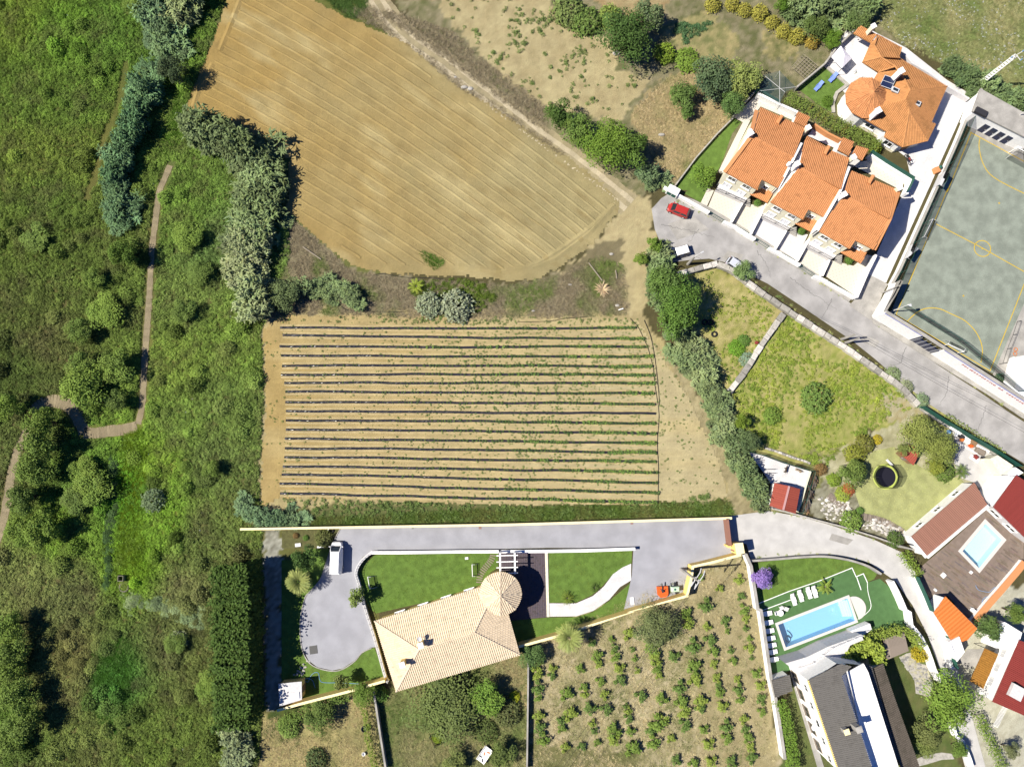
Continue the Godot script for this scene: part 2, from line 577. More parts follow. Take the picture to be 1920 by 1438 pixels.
func make_ground() -> void:
	var straw := Color(0.408,0.347,0.168)
	var straw2 := Color(0.255,0.220,0.102)
	var sand := Color(0.510,0.440,0.245)
	var sand2 := Color(0.408,0.341,0.184)
	var dead := Color(0.234,0.201,0.117)
	var dead2 := Color(0.302,0.267,0.165)
	var turf := Color(0.100,0.150,0.035)
	var turf2 := Color(0.060,0.095,0.025)
	zone([330,60,440,0,560,-60,420,60,350,200,420,235,540,270,560,400,480,600,300,320],turf,Color(0.163,0.154,0.061),1.5)
	zone([530,390,620,470,660,505,760,520,960,535,1060,505,1170,420,1180,600,900,605,520,590],dead,dead2,1.2)
	zone([690,-60,1700,-60,1700,200,1500,260,1260,350,1190,370,1000,240,860,140],dead2,Color(0.140,0.150,0.060),1.6)
	zone([780,-60,1000,-60,1045,30,1150,75,1160,130,1220,150,1160,225,1070,215,1020,205,940,140,850,50],sand,sand2,3.0)
	zone([1045,-60,1270,-60,1250,20,1200,40,1120,10],Color(0.367,0.264,0.133),sand2,2.0)
	zone([1180,215,1240,150,1300,130,1390,190,1380,215,1260,345,1220,290],Color(0.440,0.356,0.184),straw2,1.0)
	zone([1240,50,1330,20,1390,75,1370,125,1330,120,1270,90],straw,Color(0.204,0.216,0.084),1.4)
	zone([1430,60,1500,60,1500,110,1440,110],straw,Color(0.130,0.150,0.050),1.4)
	zone([1640,-80,2100,-80,2100,260,1920,200,1860,160,1700,80,1640,40],Color(0.276,0.276,0.114),Color(0.156,0.198,0.060),1.5)
	zone([1150,350,1225,375,1225,460,1210,600,1170,590,1150,500,1040,515,1120,450,1165,395],sand,Color(0.449,0.374,0.204),1.0)
	zone([1050,505,1110,465,1165,440,1172,560,1150,600,1090,590],Color(0.204,0.176,0.097),dead,1.0)
	zone([480,575,1200,585,1290,700,1350,830,1440,960,1380,975,480,985],sand2,Color(0.469,0.396,0.194),2.0)
	zone([1240,640,1330,760,1420,900,1460,960,1420,975,1340,960,1370,930,1280,740],Color(0.469,0.407,0.235),Color(0.306,0.264,0.143),1.0)
	zone([640,945,1240,930,1370,940,1375,972,460,985,460,970],Color(0.085,0.120,0.035),Color(0.204,0.187,0.082),1.2)
	zone([1280,510,1345,495,1475,580,1365,735,1310,640],Color(0.495,0.431,0.193),Color(0.284,0.297,0.074),1.4)
	zone([1475,585,1740,750,1800,800,1700,830,1620,800,1560,890,1500,870,1400,850,1365,740],Color(0.270,0.317,0.068),Color(0.455,0.416,0.165),1.5)
	zone([1640,745,1700,735,1745,765,1730,800,1660,790],Color(0.469,0.440,0.306),straw,1.0)
	zone([1500,850,1640,830,1620,880,1530,930],Color(0.347,0.319,0.153),Color(0.170,0.190,0.060),1.2)
	zone([1530,870,1600,830,1700,790,1850,830,1900,900,1760,1000,1700,1005,1560,960],Color(0.535,0.509,0.344),Color(0.357,0.344,0.191),1.2)
	zone([1500,960,1545,900,1690,980,1700,1020,1600,990],Color(0.408,0.396,0.296),Color(0.173,0.165,0.102),0.8)
	zone([990,1200,1290,1060,1400,1040,1440,1200,1470,1500,990,1500],Color(0.55,0.47,0.30),Color(0.30,0.28,0.13),1.1)
	zone([1280,1080,1400,1050,1450,1300,1460,1500,1330,1500],Color(0.449,0.385,0.219),Color(0.347,0.297,0.153),1.4)
	zone([990,1390,1200,1410,1200,1500,990,1500],Color(0.130,0.140,0.050),Color(0.245,0.231,0.102),1.0)
	zone([700,1300,990,1200,990,1500,720,1500],Color(0.268,0.269,0.109),Color(0.112,0.138,0.044),1.2)
	zone([930,1230,992,1215,992,1330,940,1330],Color(0.388,0.319,0.158),Color(0.245,0.209,0.102),1.0)
	zone([480,1340,700,1290,720,1500,470,1500],Color(0.459,0.393,0.179),Color(0.280,0.261,0.109),1.2)
	zone([500,1320,560,1320,560,1390,500,1390],turf2,Color(0.100,0.120,0.030),1.2)
	zone([490,985,528,985,528,1330,500,1330],Color(0.469,0.473,0.408),Color(0.224,0.220,0.173),0.6)
	zone([1790,1100,2000,1100,2000,1500,1830,1500,1790,1250],Color(0.592,0.583,0.469),Color(0.469,0.451,0.347),0.6)
	zone([1650,1180,1790,1200,1800,1500,1450,1500,1490,1280,1680,1230],Color(0.105,0.150,0.040),Color(0.160,0.170,0.065),1.6)
	var xs := []
	var zs := []
	for e in [-420.0,-260.0,-160.0,-110.0]:
		xs.append(e)
		zs.append(e)
	var x := -98.0
	while x < 98.0:
		xs.append(x)
		x += 0.42
	var z := -88.0
	while z < 68.0:
		zs.append(z)
		z += 0.42
	for e in [110.0,160.0,260.0,420.0]:
		xs.append(e)
		zs.append(e)
	noise_a.seed = 3
	noise_a.frequency = 1.0
	noise_a.fractal_octaves = 4
	noise_b.seed = 7
	noise_b.frequency = 0.45
	noise_b.fractal_octaves = 3
	noise_c.seed = 9
	noise_c.frequency = 0.06
	noise_c.fractal_octaves = 3
	var nx := xs.size()
	var nz := zs.size()
	var v := PackedVector3Array()
	var c := PackedColorArray()
	var n := PackedVector3Array()
	v.resize(nx * nz)
	c.resize(nx * nz)
	n.resize(nx * nz)
	for j in nz:
		for i in nx:
			var p := Vector2(xs[i],zs[j])
			var k := j * nx + i
			v[k] = Vector3(p.x,0.0,p.y)
			n[k] = Vector3.UP
			var w := p + Vector2(noise_b.get_noise_2d(p.x,p.y),noise_b.get_noise_2d(p.x + 91.0,p.y - 37.0)) * 1.1
			var t := scrub_tone(p) if p.x < -20.0 else Color(0.100,0.130,0.040)
			var col := Color(t.r * 0.75 + 0.03,t.g * 0.6 + 0.015,t.b * 0.8 + 0.01)
			for s in zones:
				if s[1].has_point(w) and inside(w,s[0]):
					var u := clampf(0.5 + 0.95 * noise_a.get_noise_2d(p.x / s[4],p.y / s[4]) + 0.5 * noise_a.get_noise_2d(p.x / s[4] / 5.0 + 40.0,p.y / s[4] / 5.0),0.0,1.0)
					col = s[2].lerp(s[3],u)
			var f := 1.0 + 0.16 * noise_a.get_noise_2d(p.x * 1.7,p.y * 1.7)
			c[k] = Color(col.r * f,col.g * f,col.b * f)
	var idx := PackedInt32Array()
	var holes := []
	for e in [POOL,POOL_EAST]:
		holes.append(Geometry2D.offset_polygon(flat(q(W,e)),-0.18)[0])
	for j in nz - 1:
		for i in nx - 1:
			var k := j * nx + i
			var mid := Vector2(xs[i] + 0.21,zs[j] + 0.21)
			if mid.x > 30.0 and (inside(mid,holes[0]) or inside(mid,holes[1])):
				continue
			idx.append_array(PackedInt32Array([k,k + 1,k + nx,k + 1,k + nx + 1,k + nx]))
	var a := []
	a.resize(Mesh.ARRAY_MAX)
	a[Mesh.ARRAY_VERTEX] = v
	a[Mesh.ARRAY_NORMAL] = n
	a[Mesh.ARRAY_COLOR] = c
	a[Mesh.ARRAY_INDEX] = idx
	var m := ArrayMesh.new()
	m.add_surface_from_arrays(Mesh.PRIMITIVE_TRIANGLES,a)
	var o := MeshInstance3D.new()
	o.name = "ground"
	o.mesh = m
	o.material_override = M.ground
	add_child(o)
	tag(o,"open ground of soil, turf and dry grass","","","structure")
func field_sheet(called: String,poly: PackedVector2Array,step: float,height: Callable,tint: Callable,m: Material,label: String) -> void:
	var r := bounds(poly)
	var nx := int(r.size.x / step) + 2
	var nz := int(r.size.y / step) + 2
	var id := {}
	var v := PackedVector3Array()
	var c := PackedColorArray()
	var idx := PackedInt32Array()
	for j in nz:
		for i in nx:
			var p := r.position + Vector2(i,j) * step
			if inside(p + Vector2(noise_b.get_noise_2d(p.x * 3.0,p.y * 3.0),noise_b.get_noise_2d(p.y * 3.0,p.x * 3.0)) * 0.5,poly):
				id[j * nx + i] = v.size()
				v.append(Vector3(p.x,height.call(p),p.y))
				c.append(tint.call(p))
	for j in nz - 1:
		for i in nx - 1:
			var k := j * nx + i
			if id.has(k) and id.has(k + 1) and id.has(k + nx) and id.has(k + nx + 1):
				idx.append_array(PackedInt32Array([id[k],id[k + 1],id[k + nx],id[k + 1],id[k + nx + 1],id[k + nx]]))
	var a := []
	a.resize(Mesh.ARRAY_MAX)
	a[Mesh.ARRAY_VERTEX] = v
	a[Mesh.ARRAY_COLOR] = c
	a[Mesh.ARRAY_INDEX] = idx
	var st := SurfaceTool.new()
	st.create_from_arrays(a)
	st.generate_normals()
	var o := MeshInstance3D.new()
	o.name = numbered(called)
	o.mesh = st.commit()
	o.material_override = m
	add_child(o)
	tag(o,label,"","","structure")
var plough := PackedVector2Array()
var crop := PackedVector2Array()
const PLOUGH := [436,-40,400,70,346,195,352,208,400,225,500,262,540,300,536,398,575,430,620,470,660,500,720,514,800,519,880,520,960,529,1005,526,1050,503,1110,462,1158,402,1166,380,1130,342,1070,296,1000,246,930,200,860,162,800,112,760,78,690,47,640,26,575,-10,540,-40]
const CROP := [490,620,520,590,700,588,1195,598,1240,660,1290,740,1345,850,1368,930,1330,948,1240,942,1000,950,700,940,525,935,489,955,486,900,496,760]
func furrow(k: float,x: float) -> float:
	var u := x - 400.0
	return k + 0.50 * u + 0.000225 * u * u
func make_fields() -> void:
	plough = flat(q(W,PLOUGH))
	crop = flat(q(W,CROP))
	var inv_a := survey(960,719)
	var per := survey(961,719).x - inv_a.x
	var dir := Vector2(0.80,0.60).normalized()
	var cross := Vector2(-dir.y,dir.x)
	var tone := func(p: Vector2) -> Color:
		var w := clampf((p.x + 46.0) / 52.0 + 0.35 * noise_c.get_noise_2d(p.x,p.y),0.0,1.0)
		var col := Color(0.375,0.265,0.095).lerp(Color(0.365,0.310,0.155),w)
		var pale := clampf(noise_c.get_noise_2d(p.dot(dir) * 0.7 + 50.0,p.dot(cross) * 2.2) * 1.3 - 0.15,0.0,0.75)
		col = col.lerp(Color(0.510,0.429,0.219),pale)
		var damp := clampf(noise_a.get_noise_2d(p.dot(dir) * 0.11 + 9.0,p.dot(cross) * 0.5) * 1.8 - 0.25,0.0,1.0)
		col = col.lerp(Color(0.275,0.204,0.082),damp * 0.6)
		var f := 1.0 + 0.06 * noise_a.get_noise_2d(p.dot(dir) * 0.25,p.dot(cross) * 2.5) + 0.10 * noise_a.get_noise_2d(p.x * 2.1,p.y * 2.1)
		return Color(col.r * f,col.g * f,col.b * f)
	var lumps := func(p: Vector2) -> float:
		return 0.045 + 0.035 * noise_a.get_noise_2d(p.x * 2.0,p.y * 2.0) + 0.008 * sin(p.dot(cross) * TAU / 0.9)
	field_sheet("ploughed_field",plough,0.24,lumps,tone,M.soil,"large freshly harrowed ochre field above the crop rows")
	var inner := Geometry2D.offset_polygon(plough,-1.6)[0]
	var mb := MB.new()
	var ks := []
	var k := -520.0
	while k < 420.0:
		ks.append([k,1.0])
		ks.append([k + 19.0 + rng.randf_range(-3,3),0.45])
		k += 38.0 + rng.randf_range(-3,3)
	for e in ks:
		var run := []
		var x := 340.0
		while x < 1180.0:
			var y: float = furrow(e[0],x) + 1.3 * noise_b.get_noise_1d(x * 0.09 + e[0])
			var p := survey(x,y)
			if inside(Vector2(p.x,p.z),inner):
				run.append(p)
			elif run.size() > 3:
				ridge(mb,run,0.14 * e[1] + 0.1,0.06 * e[1] + 0.025,tone)
				run = []
			else:
				run = []
			x += 7.0
		if run.size() > 3:
			ridge(mb,run,0.14 * e[1] + 0.1,0.06 * e[1] + 0.025,tone)
	for line in [[1146,392,1100,440,1040,485,1000,500,940,508,860,500],[1152,384,1110,425,1060,462,1012,492,985,502],[398,120,372,168,362,200],[412,95,450,0]]:
		ridge(mb,densify(q(W,line),0.8),0.5,0.14,tone)
	struct("harrow_ridge",mb,M.soil,"thin soil ridges between passes of the harrow")
	var tone2 := func(p: Vector2) -> Color:
		var w := clampf((p.x + 40.0) / 55.0 + 0.25 * noise_c.get_noise_2d(p.x,p.y),0.0,1.0)
		var col := Color(0.44,0.325,0.130).lerp(Color(0.50,0.430,0.245),w)
		var pale := clampf(noise_c.get_noise_2d(p.x * 0.5 + 20.0,p.y * 3.0) * 1.5,0.0,1.0)
		col = col.lerp(Color(0.551,0.451,0.224),pale * 0.55)
		var f := 1.0 + 0.12 * noise_a.get_noise_2d(p.x * 0.3,p.y * 3.0) + 0.12 * noise_a.get_noise_2d(p.x * 2.0,p.y * 2.0)
		return Color(col.r * f,col.g * f,col.b * f)
	var lumps2 := func(p: Vector2) -> float:
		return 0.05 + 0.025 * noise_a.get_noise_2d(p.x * 2.0,p.y * 2.0) + 0.018 * sin(p.y * TAU / 0.48)
	field_sheet("crop_field",crop,0.26,lumps2,tone2,M.soil,"sandy field planted in long straight crop rows")
func densify(pts: Array,step: float) -> Array:
	var out := []
	for i in pts.size() - 1:
		var a: Vector3 = pts[i]
		var b: Vector3 = pts[i + 1]
		var k := maxi(1,int(a.distance_to(b) / step))
		for j in k:
			out.append(a.lerp(b,float(j) / k))
	out.append(pts[-1])
	return out
func smooth(pts: Array,per := 6) -> Array:
	var out := []
	var c := pts.size()
	for i in c - 1:
		var p0: Vector3 = pts[maxi(i - 1,0)]
		var p1: Vector3 = pts[i]
		var p2: Vector3 = pts[i + 1]
		var p3: Vector3 = pts[mini(i + 2,c - 1)]
		for j in per:
			out.append(p1.cubic_interpolate(p2,p0,p3,float(j) / per))
	out.append(pts[-1])
	return out
func ridge(mb: MB,pts: Array,w: float,h: float,tone: Callable) -> void:
	var c := pts.size()
	for i in c - 1:
		var a: Vector3 = pts[i]
		var b: Vector3 = pts[i + 1]
		var d := (b - a).normalized()
		var s := Vector3(-d.z,0,d.x) * w
		var ha := Vector3(0,0.07 + h * (0.85 + 0.3 * noise_a.get_noise_2d(a.x,a.z)),0)
		var hb := Vector3(0,0.07 + h * (0.85 + 0.3 * noise_a.get_noise_2d(b.x,b.z)),0)
		var lo := Vector3(0,0.05,0)
		mb.col = tone.call(Vector2(a.x,a.z))
		mb.quad(a + s + lo,b + s + lo,b + hb,a + ha)
		mb.quad(a + ha,b + hb,b - s + lo,a - s + lo)
	mb.col = Color.WHITE
func make_roads() -> void:
	var mb := MB.new()
	mb.prism(q(W,[1222,392,1240,372,1256,362,1300,385,1330,405,1400,442,1460,480,1530,522,1590,565,1650,605,1700,640,1760,685,1830,730,1900,778,1990,835,1990,920,1920,868,1860,832,1800,795,1742,757,1690,715,1640,672,1600,640,1550,606,1500,572,1440,532,1400,512,1360,492,1330,485,1290,488,1258,492,1245,470,1228,430]),-0.02,0.05)
	struct("road",mb,M.asphalt,"worn grey village road running down to the lower east corner")
	mb = MB.new()
	mb.prism(q(W,[1258,362,1300,374,1336,392,1400,430,1480,480,1560,532,1600,556,1592,566,1530,524,1460,482,1400,444,1330,407,1300,388]),0.0,0.14)
	mb.prism(q(D2,[780,955,1060,1105,1240,1215,1430,1330,1700,1500,1917,1630,1917,1700,1650,1520,1400,1370,1050,1150,790,985]),0.0,0.14)
	struct("pavement",mb,M.concrete,"narrow concrete pavement along the road with grassy joints")
	mb = MB.new()
	mb.prism(q(D2,[655,800,760,620,900,690,860,760,800,940,770,960,610,850]),-0.02,0.09)
	struct("apron",mb,M.concrete,"grey concrete apron beside the sports court gate")
	mb = MB.new()
	mb.prism(q(W,[1590,180,1640,250,1700,295,1708,330,1625,520,1662,530,1690,468,1748,340,1815,190,1822,178,1776,150,1700,90,1600,40,1560,95,1545,130]),-0.02,0.07)
	struct("villa_drive",mb,M.white_paving,"bright white paved drive round the orange roofed villa")
	var tr := smooth(q(W,[690,-30,720,22,770,75,830,115,880,155,940,200,1010,255,1080,305,1140,352,1180,385]),8)
	mb = MB.new()
	for i in tr.size() - 1:
		mb.col = Color(0.42,0.36,0.22) * (1.0 + 0.3 * noise_a.get_noise_1d(i * 2.1))
		mb.ribbon([tr[i],tr[i + 1]],4.0 + 0.7 * noise_b.get_noise_1d(i * 0.8),0.02)
	struct("farm_track",mb,M.ground,"pale sandy farm track between the ploughed field and the gardens")
	mb = MB.new()
	for off in [-0.85,0.85]:
		var run := []
		for i in tr.size():
			var d: Vector3 = tr[mini(i + 1,tr.size() - 1)] - tr[maxi(i - 1,0)]
			d = d.normalized()
			run.append(tr[i] + Vector3(-d.z,0,d.x) * (off + 0.12 * noise_b.get_noise_1d(i * 0.7)))
		for i in run.size() - 1:
			mb.col = Color(0.60,0.52,0.36) * (1.0 + 0.25 * noise_a.get_noise_1d(i * 1.7 + off))
			mb.ribbon([run[i],run[i + 1]],0.8 + 0.25 * noise_b.get_noise_1d(i * 1.9 + off),0.035)
	struct("wheel_ruts",mb,M.ground,"two pale wheel ruts worn in the farm track")
	mb = MB.new()
	mb.prism(q(W,[1366,968,1440,958,1500,968,1560,985,1640,1012,1690,1035,1718,1075,1740,1120,1765,1180,1790,1235,1808,1290,1830,1370,1860,1480,1822,1480,1800,1400,1785,1330,1768,1270,1740,1190,1712,1135,1680,1090,1630,1055,1570,1042,1500,1040,1408,1048,1400,1020,1366,1015]),-0.02,0.05)
	struct("lane",mb,M.pale_lane,"pale dusty lane curving round the pool garden")
	mb = MB.new()
	for e in [[640,1004,800,1001,1000,996,1180,990,1350,985],[660,1018,800,1012,1000,1008,1180,1002,1352,997]]:
		var run := densify(q(W,e),0.5)
		for i in run.size() - 1:
			mb.col = Color(1,1,1) * (1.22 + 0.25 * noise_a.get_noise_2d(i * 0.4,e[1]))
			mb.ribbon([run[i],run[i + 1]],0.55 + 0.3 * noise_b.get_noise_2d(i * 0.5,e[1]),0.056)
	struct("wheel_track",mb,M.gravel_drive,"two pale dusty wheel tracks along the driveway")
	mb = MB.new()
	for e in [[1310,428,1302,440,1292,455],[1420,470,1440,500,1446,520],[1560,560,1548,585,1540,598],[1700,650,1690,680,1660,690],[1780,705,1775,740,1762,760],[1240,420,1290,432,1340,445],[1850,760,1836,800,1830,812],[1480,520,1520,548,1570,580]]:
		var run := densify(q(W,e),0.3)
		for i in run.size():
			run[i] += Vector3(noise_a.get_noise_1d(i * 0.9 + e[0]),0,noise_a.get_noise_1d(i * 0.9 + e[1])) * 0.35
		mb.ribbon(run,0.07,0.055,0.03)
	struct("road_crack",mb,M.dark_grey,"thin dark cracks and seams in the road")
	mb = MB.new()
	for e in [[1252,420,1300,405,1330,430,1270,450],[1365,470,1395,478,1385,492,1355,484],[1620,628,1650,640,1642,652,1612,640],[1560,1000,1600,1012,1590,1022,1555,1012]]:
		mb.sheet(q(W,e),0.054)
	struct("road_patch",mb,M.concrete,"paler repair patches in the road surface")
	for e in [[[318,310,308,335,298,360,290,420,283,480,279,560,273,640,268,720,266,760,258,795],0.95,"brown trodden path between scrub and reeds"],[[52,806,38,830,22,880,14,930,4,980,-15,1040],1.3,"brown trodden path beside the tall shrubs at the west edge"],[[60,775,78,757,105,752,130,762,146,782,158,812],2.0,"curved brown path round the tall shrubs"],[[156,812,180,812,205,808,230,806,256,800],1.7,"stony pale path crossing the west slope"]]:
		mb = MB.new()
		var pts := densify(smooth(q(W,e[0]),5),0.4)
		for i in pts.size() - 1:
			mb.col = Color(0.33,0.275,0.175) * (1.0 + 0.25 * noise_a.get_noise_1d(i * 1.3))
			mb.ribbon([pts[i],pts[i + 1]],e[1] * (1.0 + 0.3 * noise_b.get_noise_1d(i * 0.6)),0.03)
		struct("footpath",mb,M.ground,e[2])
var leafage := {}
var L := {}
func unit() -> Vector3:
	var z := rng.randf_range(-1.0,1.0)
	var a := rng.randf() * TAU
	var s := sqrt(1.0 - z * z)
	return Vector3(s * cos(a),z,s * sin(a))
func shade_of(lo: float,hi: float) -> Color:
	var f := rng.randf_range(lo,hi)
	return Color(f * rng.randf_range(0.92,1.08),f,f * rng.randf_range(0.85,1.15))
func crown_mesh(radius: float,tall: float,clumps: int,leaves: int,size: float,sd: int) -> ArrayMesh:
	rng.seed = sd
	var mb := MB.new()
	for i in clumps:
		var d := unit()
		d.y = absf(d.y) * 1.1 - 0.25
		var f := rng.randf_range(0.35,0.80) if i > clumps / 4 else rng.randf_range(0.0,0.5)
		var c := Vector3(d.x * radius * f,tall * (0.45 + 0.5 * d.y * f),d.z * radius * f)
		var rc := radius * rng.randf_range(0.20,0.36)
		var tone := shade_of(0.78,1.22)
		for k in leaves:
			var e := unit()
			if e.y < -0.2:
				e.y = -e.y
			var p := c + e * rc * rng.randf_range(0.72,1.08) * Vector3(1,0.85,1)
			var nn := (e * 0.9 + Vector3.UP * 0.45 + unit() * 0.75).normalized()
			var across := nn.cross(unit())
			if across.length() < 0.1:
				continue
			var along := across.cross(nn).normalized()
			mb.col = tone * rng.randf_range(0.78,1.22)
			mb.leaf(p,along,across.normalized(),size * rng.randf_range(0.7,1.4),size * rng.randf_range(0.5,0.85))
	return mb.mesh()
func mound_mesh(radius: float,tall: float,leaves: int,size: float,sd: int) -> ArrayMesh:
	rng.seed = sd
	var mb := MB.new()
	for i in leaves:
		var e := unit()
		e.y = absf(e.y)
		var wob := 0.78 + 0.3 * noise_a.get_noise_3d(e.x * 2.0 + sd,e.y * 2.0,e.z * 2.0)
		var p := Vector3(e.x * radius,e.y * tall,e.z * radius) * wob * rng.randf_range(0.85,1.1)
		var nn := (e * 0.8 + Vector3.UP * 0.45 + unit() * 0.75).normalized()
		var across := nn.cross(unit())
		if across.length() < 0.1:
			continue
		var along := across.cross(nn).normalized()
		mb.col = shade_of(0.55,1.45)
		mb.leaf(p,along,across.normalized(),size * rng.randf_range(0.6,1.4),size * rng.randf_range(0.4,0.8))
	return mb.mesh()
func cane_mesh(stems: int,spread: float,tall: float,blades: int,bl: float,bw: float,sd: int) -> ArrayMesh:
	rng.seed = sd
	var mb := MB.new()
	for i in stems:
		var a := rng.randf() * TAU
		var r := sqrt(rng.randf()) * spread * 0.55
		var base := Vector3(cos(a) * r,0,sin(a) * r)
		var lean := Vector3(cos(a),0,sin(a)) * rng.randf_range(0.05,0.42) * spread + unit() * 0.12
		var h := tall * rng.randf_range(0.7,1.08)
		var top := base + Vector3(lean.x,h,lean.z)
		mb.col = Color(1.25,1.1,0.95)
		mb.leaf(base,(top - base).normalized(),Vector3.RIGHT,(top - base).length(),0.06)
		var tone := shade_of(0.75,1.25)
		for k in blades:
			var t := rng.randf_range(0.35,1.0)
			var p := base.lerp(top,t)
			var b := rng.randf() * TAU
			var out := (Vector3(cos(b),0,sin(b)) + lean * 0.8).normalized()
			var up := (out + Vector3.UP * rng.randf_range(0.3,1.1)).normalized()
			var l := bl * rng.randf_range(0.6,1.2)
			var mid := p + up * l * 0.5
			var tip := mid + (out + Vector3.DOWN * rng.randf_range(0.1,0.8)).normalized() * l * 0.5
			var s := out.cross(Vector3.UP).normalized() * bw
			mb.col = tone * rng.randf_range(0.75,1.25)
			mb.quad(p - s * 0.6,p + s * 0.6,mid + s,mid - s)
			mb.tri(mid - s,mid + s,tip)
	return mb.mesh()
func tuft_mesh(blades: int,spread: float,tall: float,bw: float,sd: int) -> ArrayMesh:
	rng.seed = sd
	var mb := MB.new()
	for i in blades:
		var a := rng.randf() * TAU
		var r := sqrt(rng.randf()) * spread
		var p := Vector3(cos(a) * r,0,sin(a) * r)
		var out := (Vector3(cos(a),0,sin(a)) + unit() * 0.7)
		out.y = 0
		var tip := p + out.normalized() * rng.randf_range(0.4,1.1) * tall + Vector3(0,tall * rng.randf_range(0.3,0.8),0)
		var s := out.cross(Vector3.UP).normalized() * bw
		mb.col = shade_of(0.75,1.25)
		mb.tri(p - s,p + s,tip)
	return mb.mesh()
func frond_mesh(fronds: int,length: float,leaflets: int,ll: float,lw: float,rise: float,sd: int) -> ArrayMesh:
	rng.seed = sd
	var mb := MB.new()
	for i in fronds:
		var a := TAU * i / fronds * 2.4 + rng.randf_range(-0.2,0.2)
		var el := lerpf(1.25,-0.15,float(i) / fronds) * rise
		var out := Vector3(cos(a),0,sin(a))
		var l := length * rng.randf_range(0.85,1.1)
		var pts := []
		for k in 6:
			var t := k / 5.0
			pts.append(out * (l * t * cos(el * (1.0 - t * 0.4))) + Vector3.UP * (l * t * sin(el) - l * 0.42 * t * t))
		mb.col = shade_of(0.85,1.15)
		for k in leaflets:
			var t := 0.15 + 0.85 * k / leaflets
			var f := t * 4.999
			var p: Vector3 = pts[int(f)].lerp(pts[int(f) + 1],f - int(f))
			var dir: Vector3 = (pts[mini(int(f) + 1,5)] - pts[int(f)]).normalized()
			for s in [-1.0,1.0]:
				var side: Vector3 = dir.cross(Vector3.UP).normalized() * s
				var along: Vector3 = (side + dir * 0.7 + Vector3.DOWN * 0.25).normalized()
				mb.leaf(p,along,dir,ll * (1.15 - t * 0.7),lw)
		for k in 5:
			mb.leaf(pts[k],(pts[k + 1] - pts[k]).normalized(),Vector3.UP,pts[k].distance_to(pts[k + 1]),0.05)
	return mb.mesh()
func make_plant_shapes() -> void:
	L.big = []
	L.mid = []
	L.small = []
	for i in 3:
		L.big.append(crown_mesh(1.0,1.15,46,150,0.055,100 + i))
		L.mid.append(crown_mesh(1.0,1.2,30,130,0.080,120 + i))
		L.small.append(crown_mesh(1.0,1.3,16,90,0.135,140 + i))
	L.mound = []
	for i in 3:
		L.mound.append(mound_mesh(1.0,0.9,900,0.15,160 + i))
	L.cane = []
	for i in 4:
		L.cane.append(cane_mesh(22,1.15,1.5,11,0.55,0.052,180 + i))
	L.weed = []
	for i in 3:
		L.weed.append(mound_mesh(0.34,0.34,40,0.15,200 + i))
	L.scrub = []
	for i in 3:
		L.scrub.append(mound_mesh(0.5,0.5,70,0.16,210 + i))
	L.tuft = []
	for i in 3:
		L.tuft.append(tuft_mesh(16,0.22,0.34,0.022,220 + i))
	L.seedling = mound_mesh(0.20,0.24,26,0.15,240)
	L.vine = []
	for i in 3:
		L.vine.append(crown_mesh(0.62,0.95,11,30,0.17,250 + i))
	L.hedge = mound_mesh(0.85,1.0,420,0.17,270)
	L.fan_palm = frond_mesh(46,2.2,16,0.75,0.10,1.0,280)
	L.feather_palm = frond_mesh(22,1.7,22,0.42,0.06,0.9,281)
	L.cycad = frond_mesh(40,1.15,20,0.16,0.035,0.75,282)
	L.banana = frond_mesh(11,1.5,9,0.32,0.28,0.8,283)
	L.flower = mound_mesh(0.14,0.2,7,0.13,290)
	rng.seed = 300
	var mb := MB.new()
	for i in 90:
		var a := rng.randf() * TAU
		var el := rng.randf_range(0.05,1.1)
		var d := Vector3(cos(a) * cos(el),sin(el),sin(a) * cos(el))
		mb.col = shade_of(0.7,1.2)
		mb.leaf(Vector3(0,0.12,0),d,d.cross(Vector3.UP).normalized(),rng.randf_range(0.5,1.0),0.06)
	L.agave = mb.mesh()
func leaf_mat(col: Color) -> StandardMaterial3D:
	var key := "leaf_%.3f_%.3f_%.3f" % [col.r,col.g,col.b]
	if not M.has(key):
		var m: StandardMaterial3D = M.leaf.duplicate()
		m.resource_name = "leaves"
		m.albedo_color = lin(col.r * 1.75,col.g * 1.65,col.b * 1.45)
		M[key] = m
	return M[key]
const DARK := Color(0.040,0.080,0.022)
const GREEN := Color(0.065,0.130,0.028)
const BRIGHT := Color(0.105,0.185,0.030)
const OLIVE := Color(0.105,0.135,0.045)
const BLUEISH := Color(0.100,0.165,0.085)
const GREYISH := Color(0.150,0.200,0.085)
const GOLD := Color(0.190,0.190,0.040)
const RUST := Color(0.130,0.090,0.040)
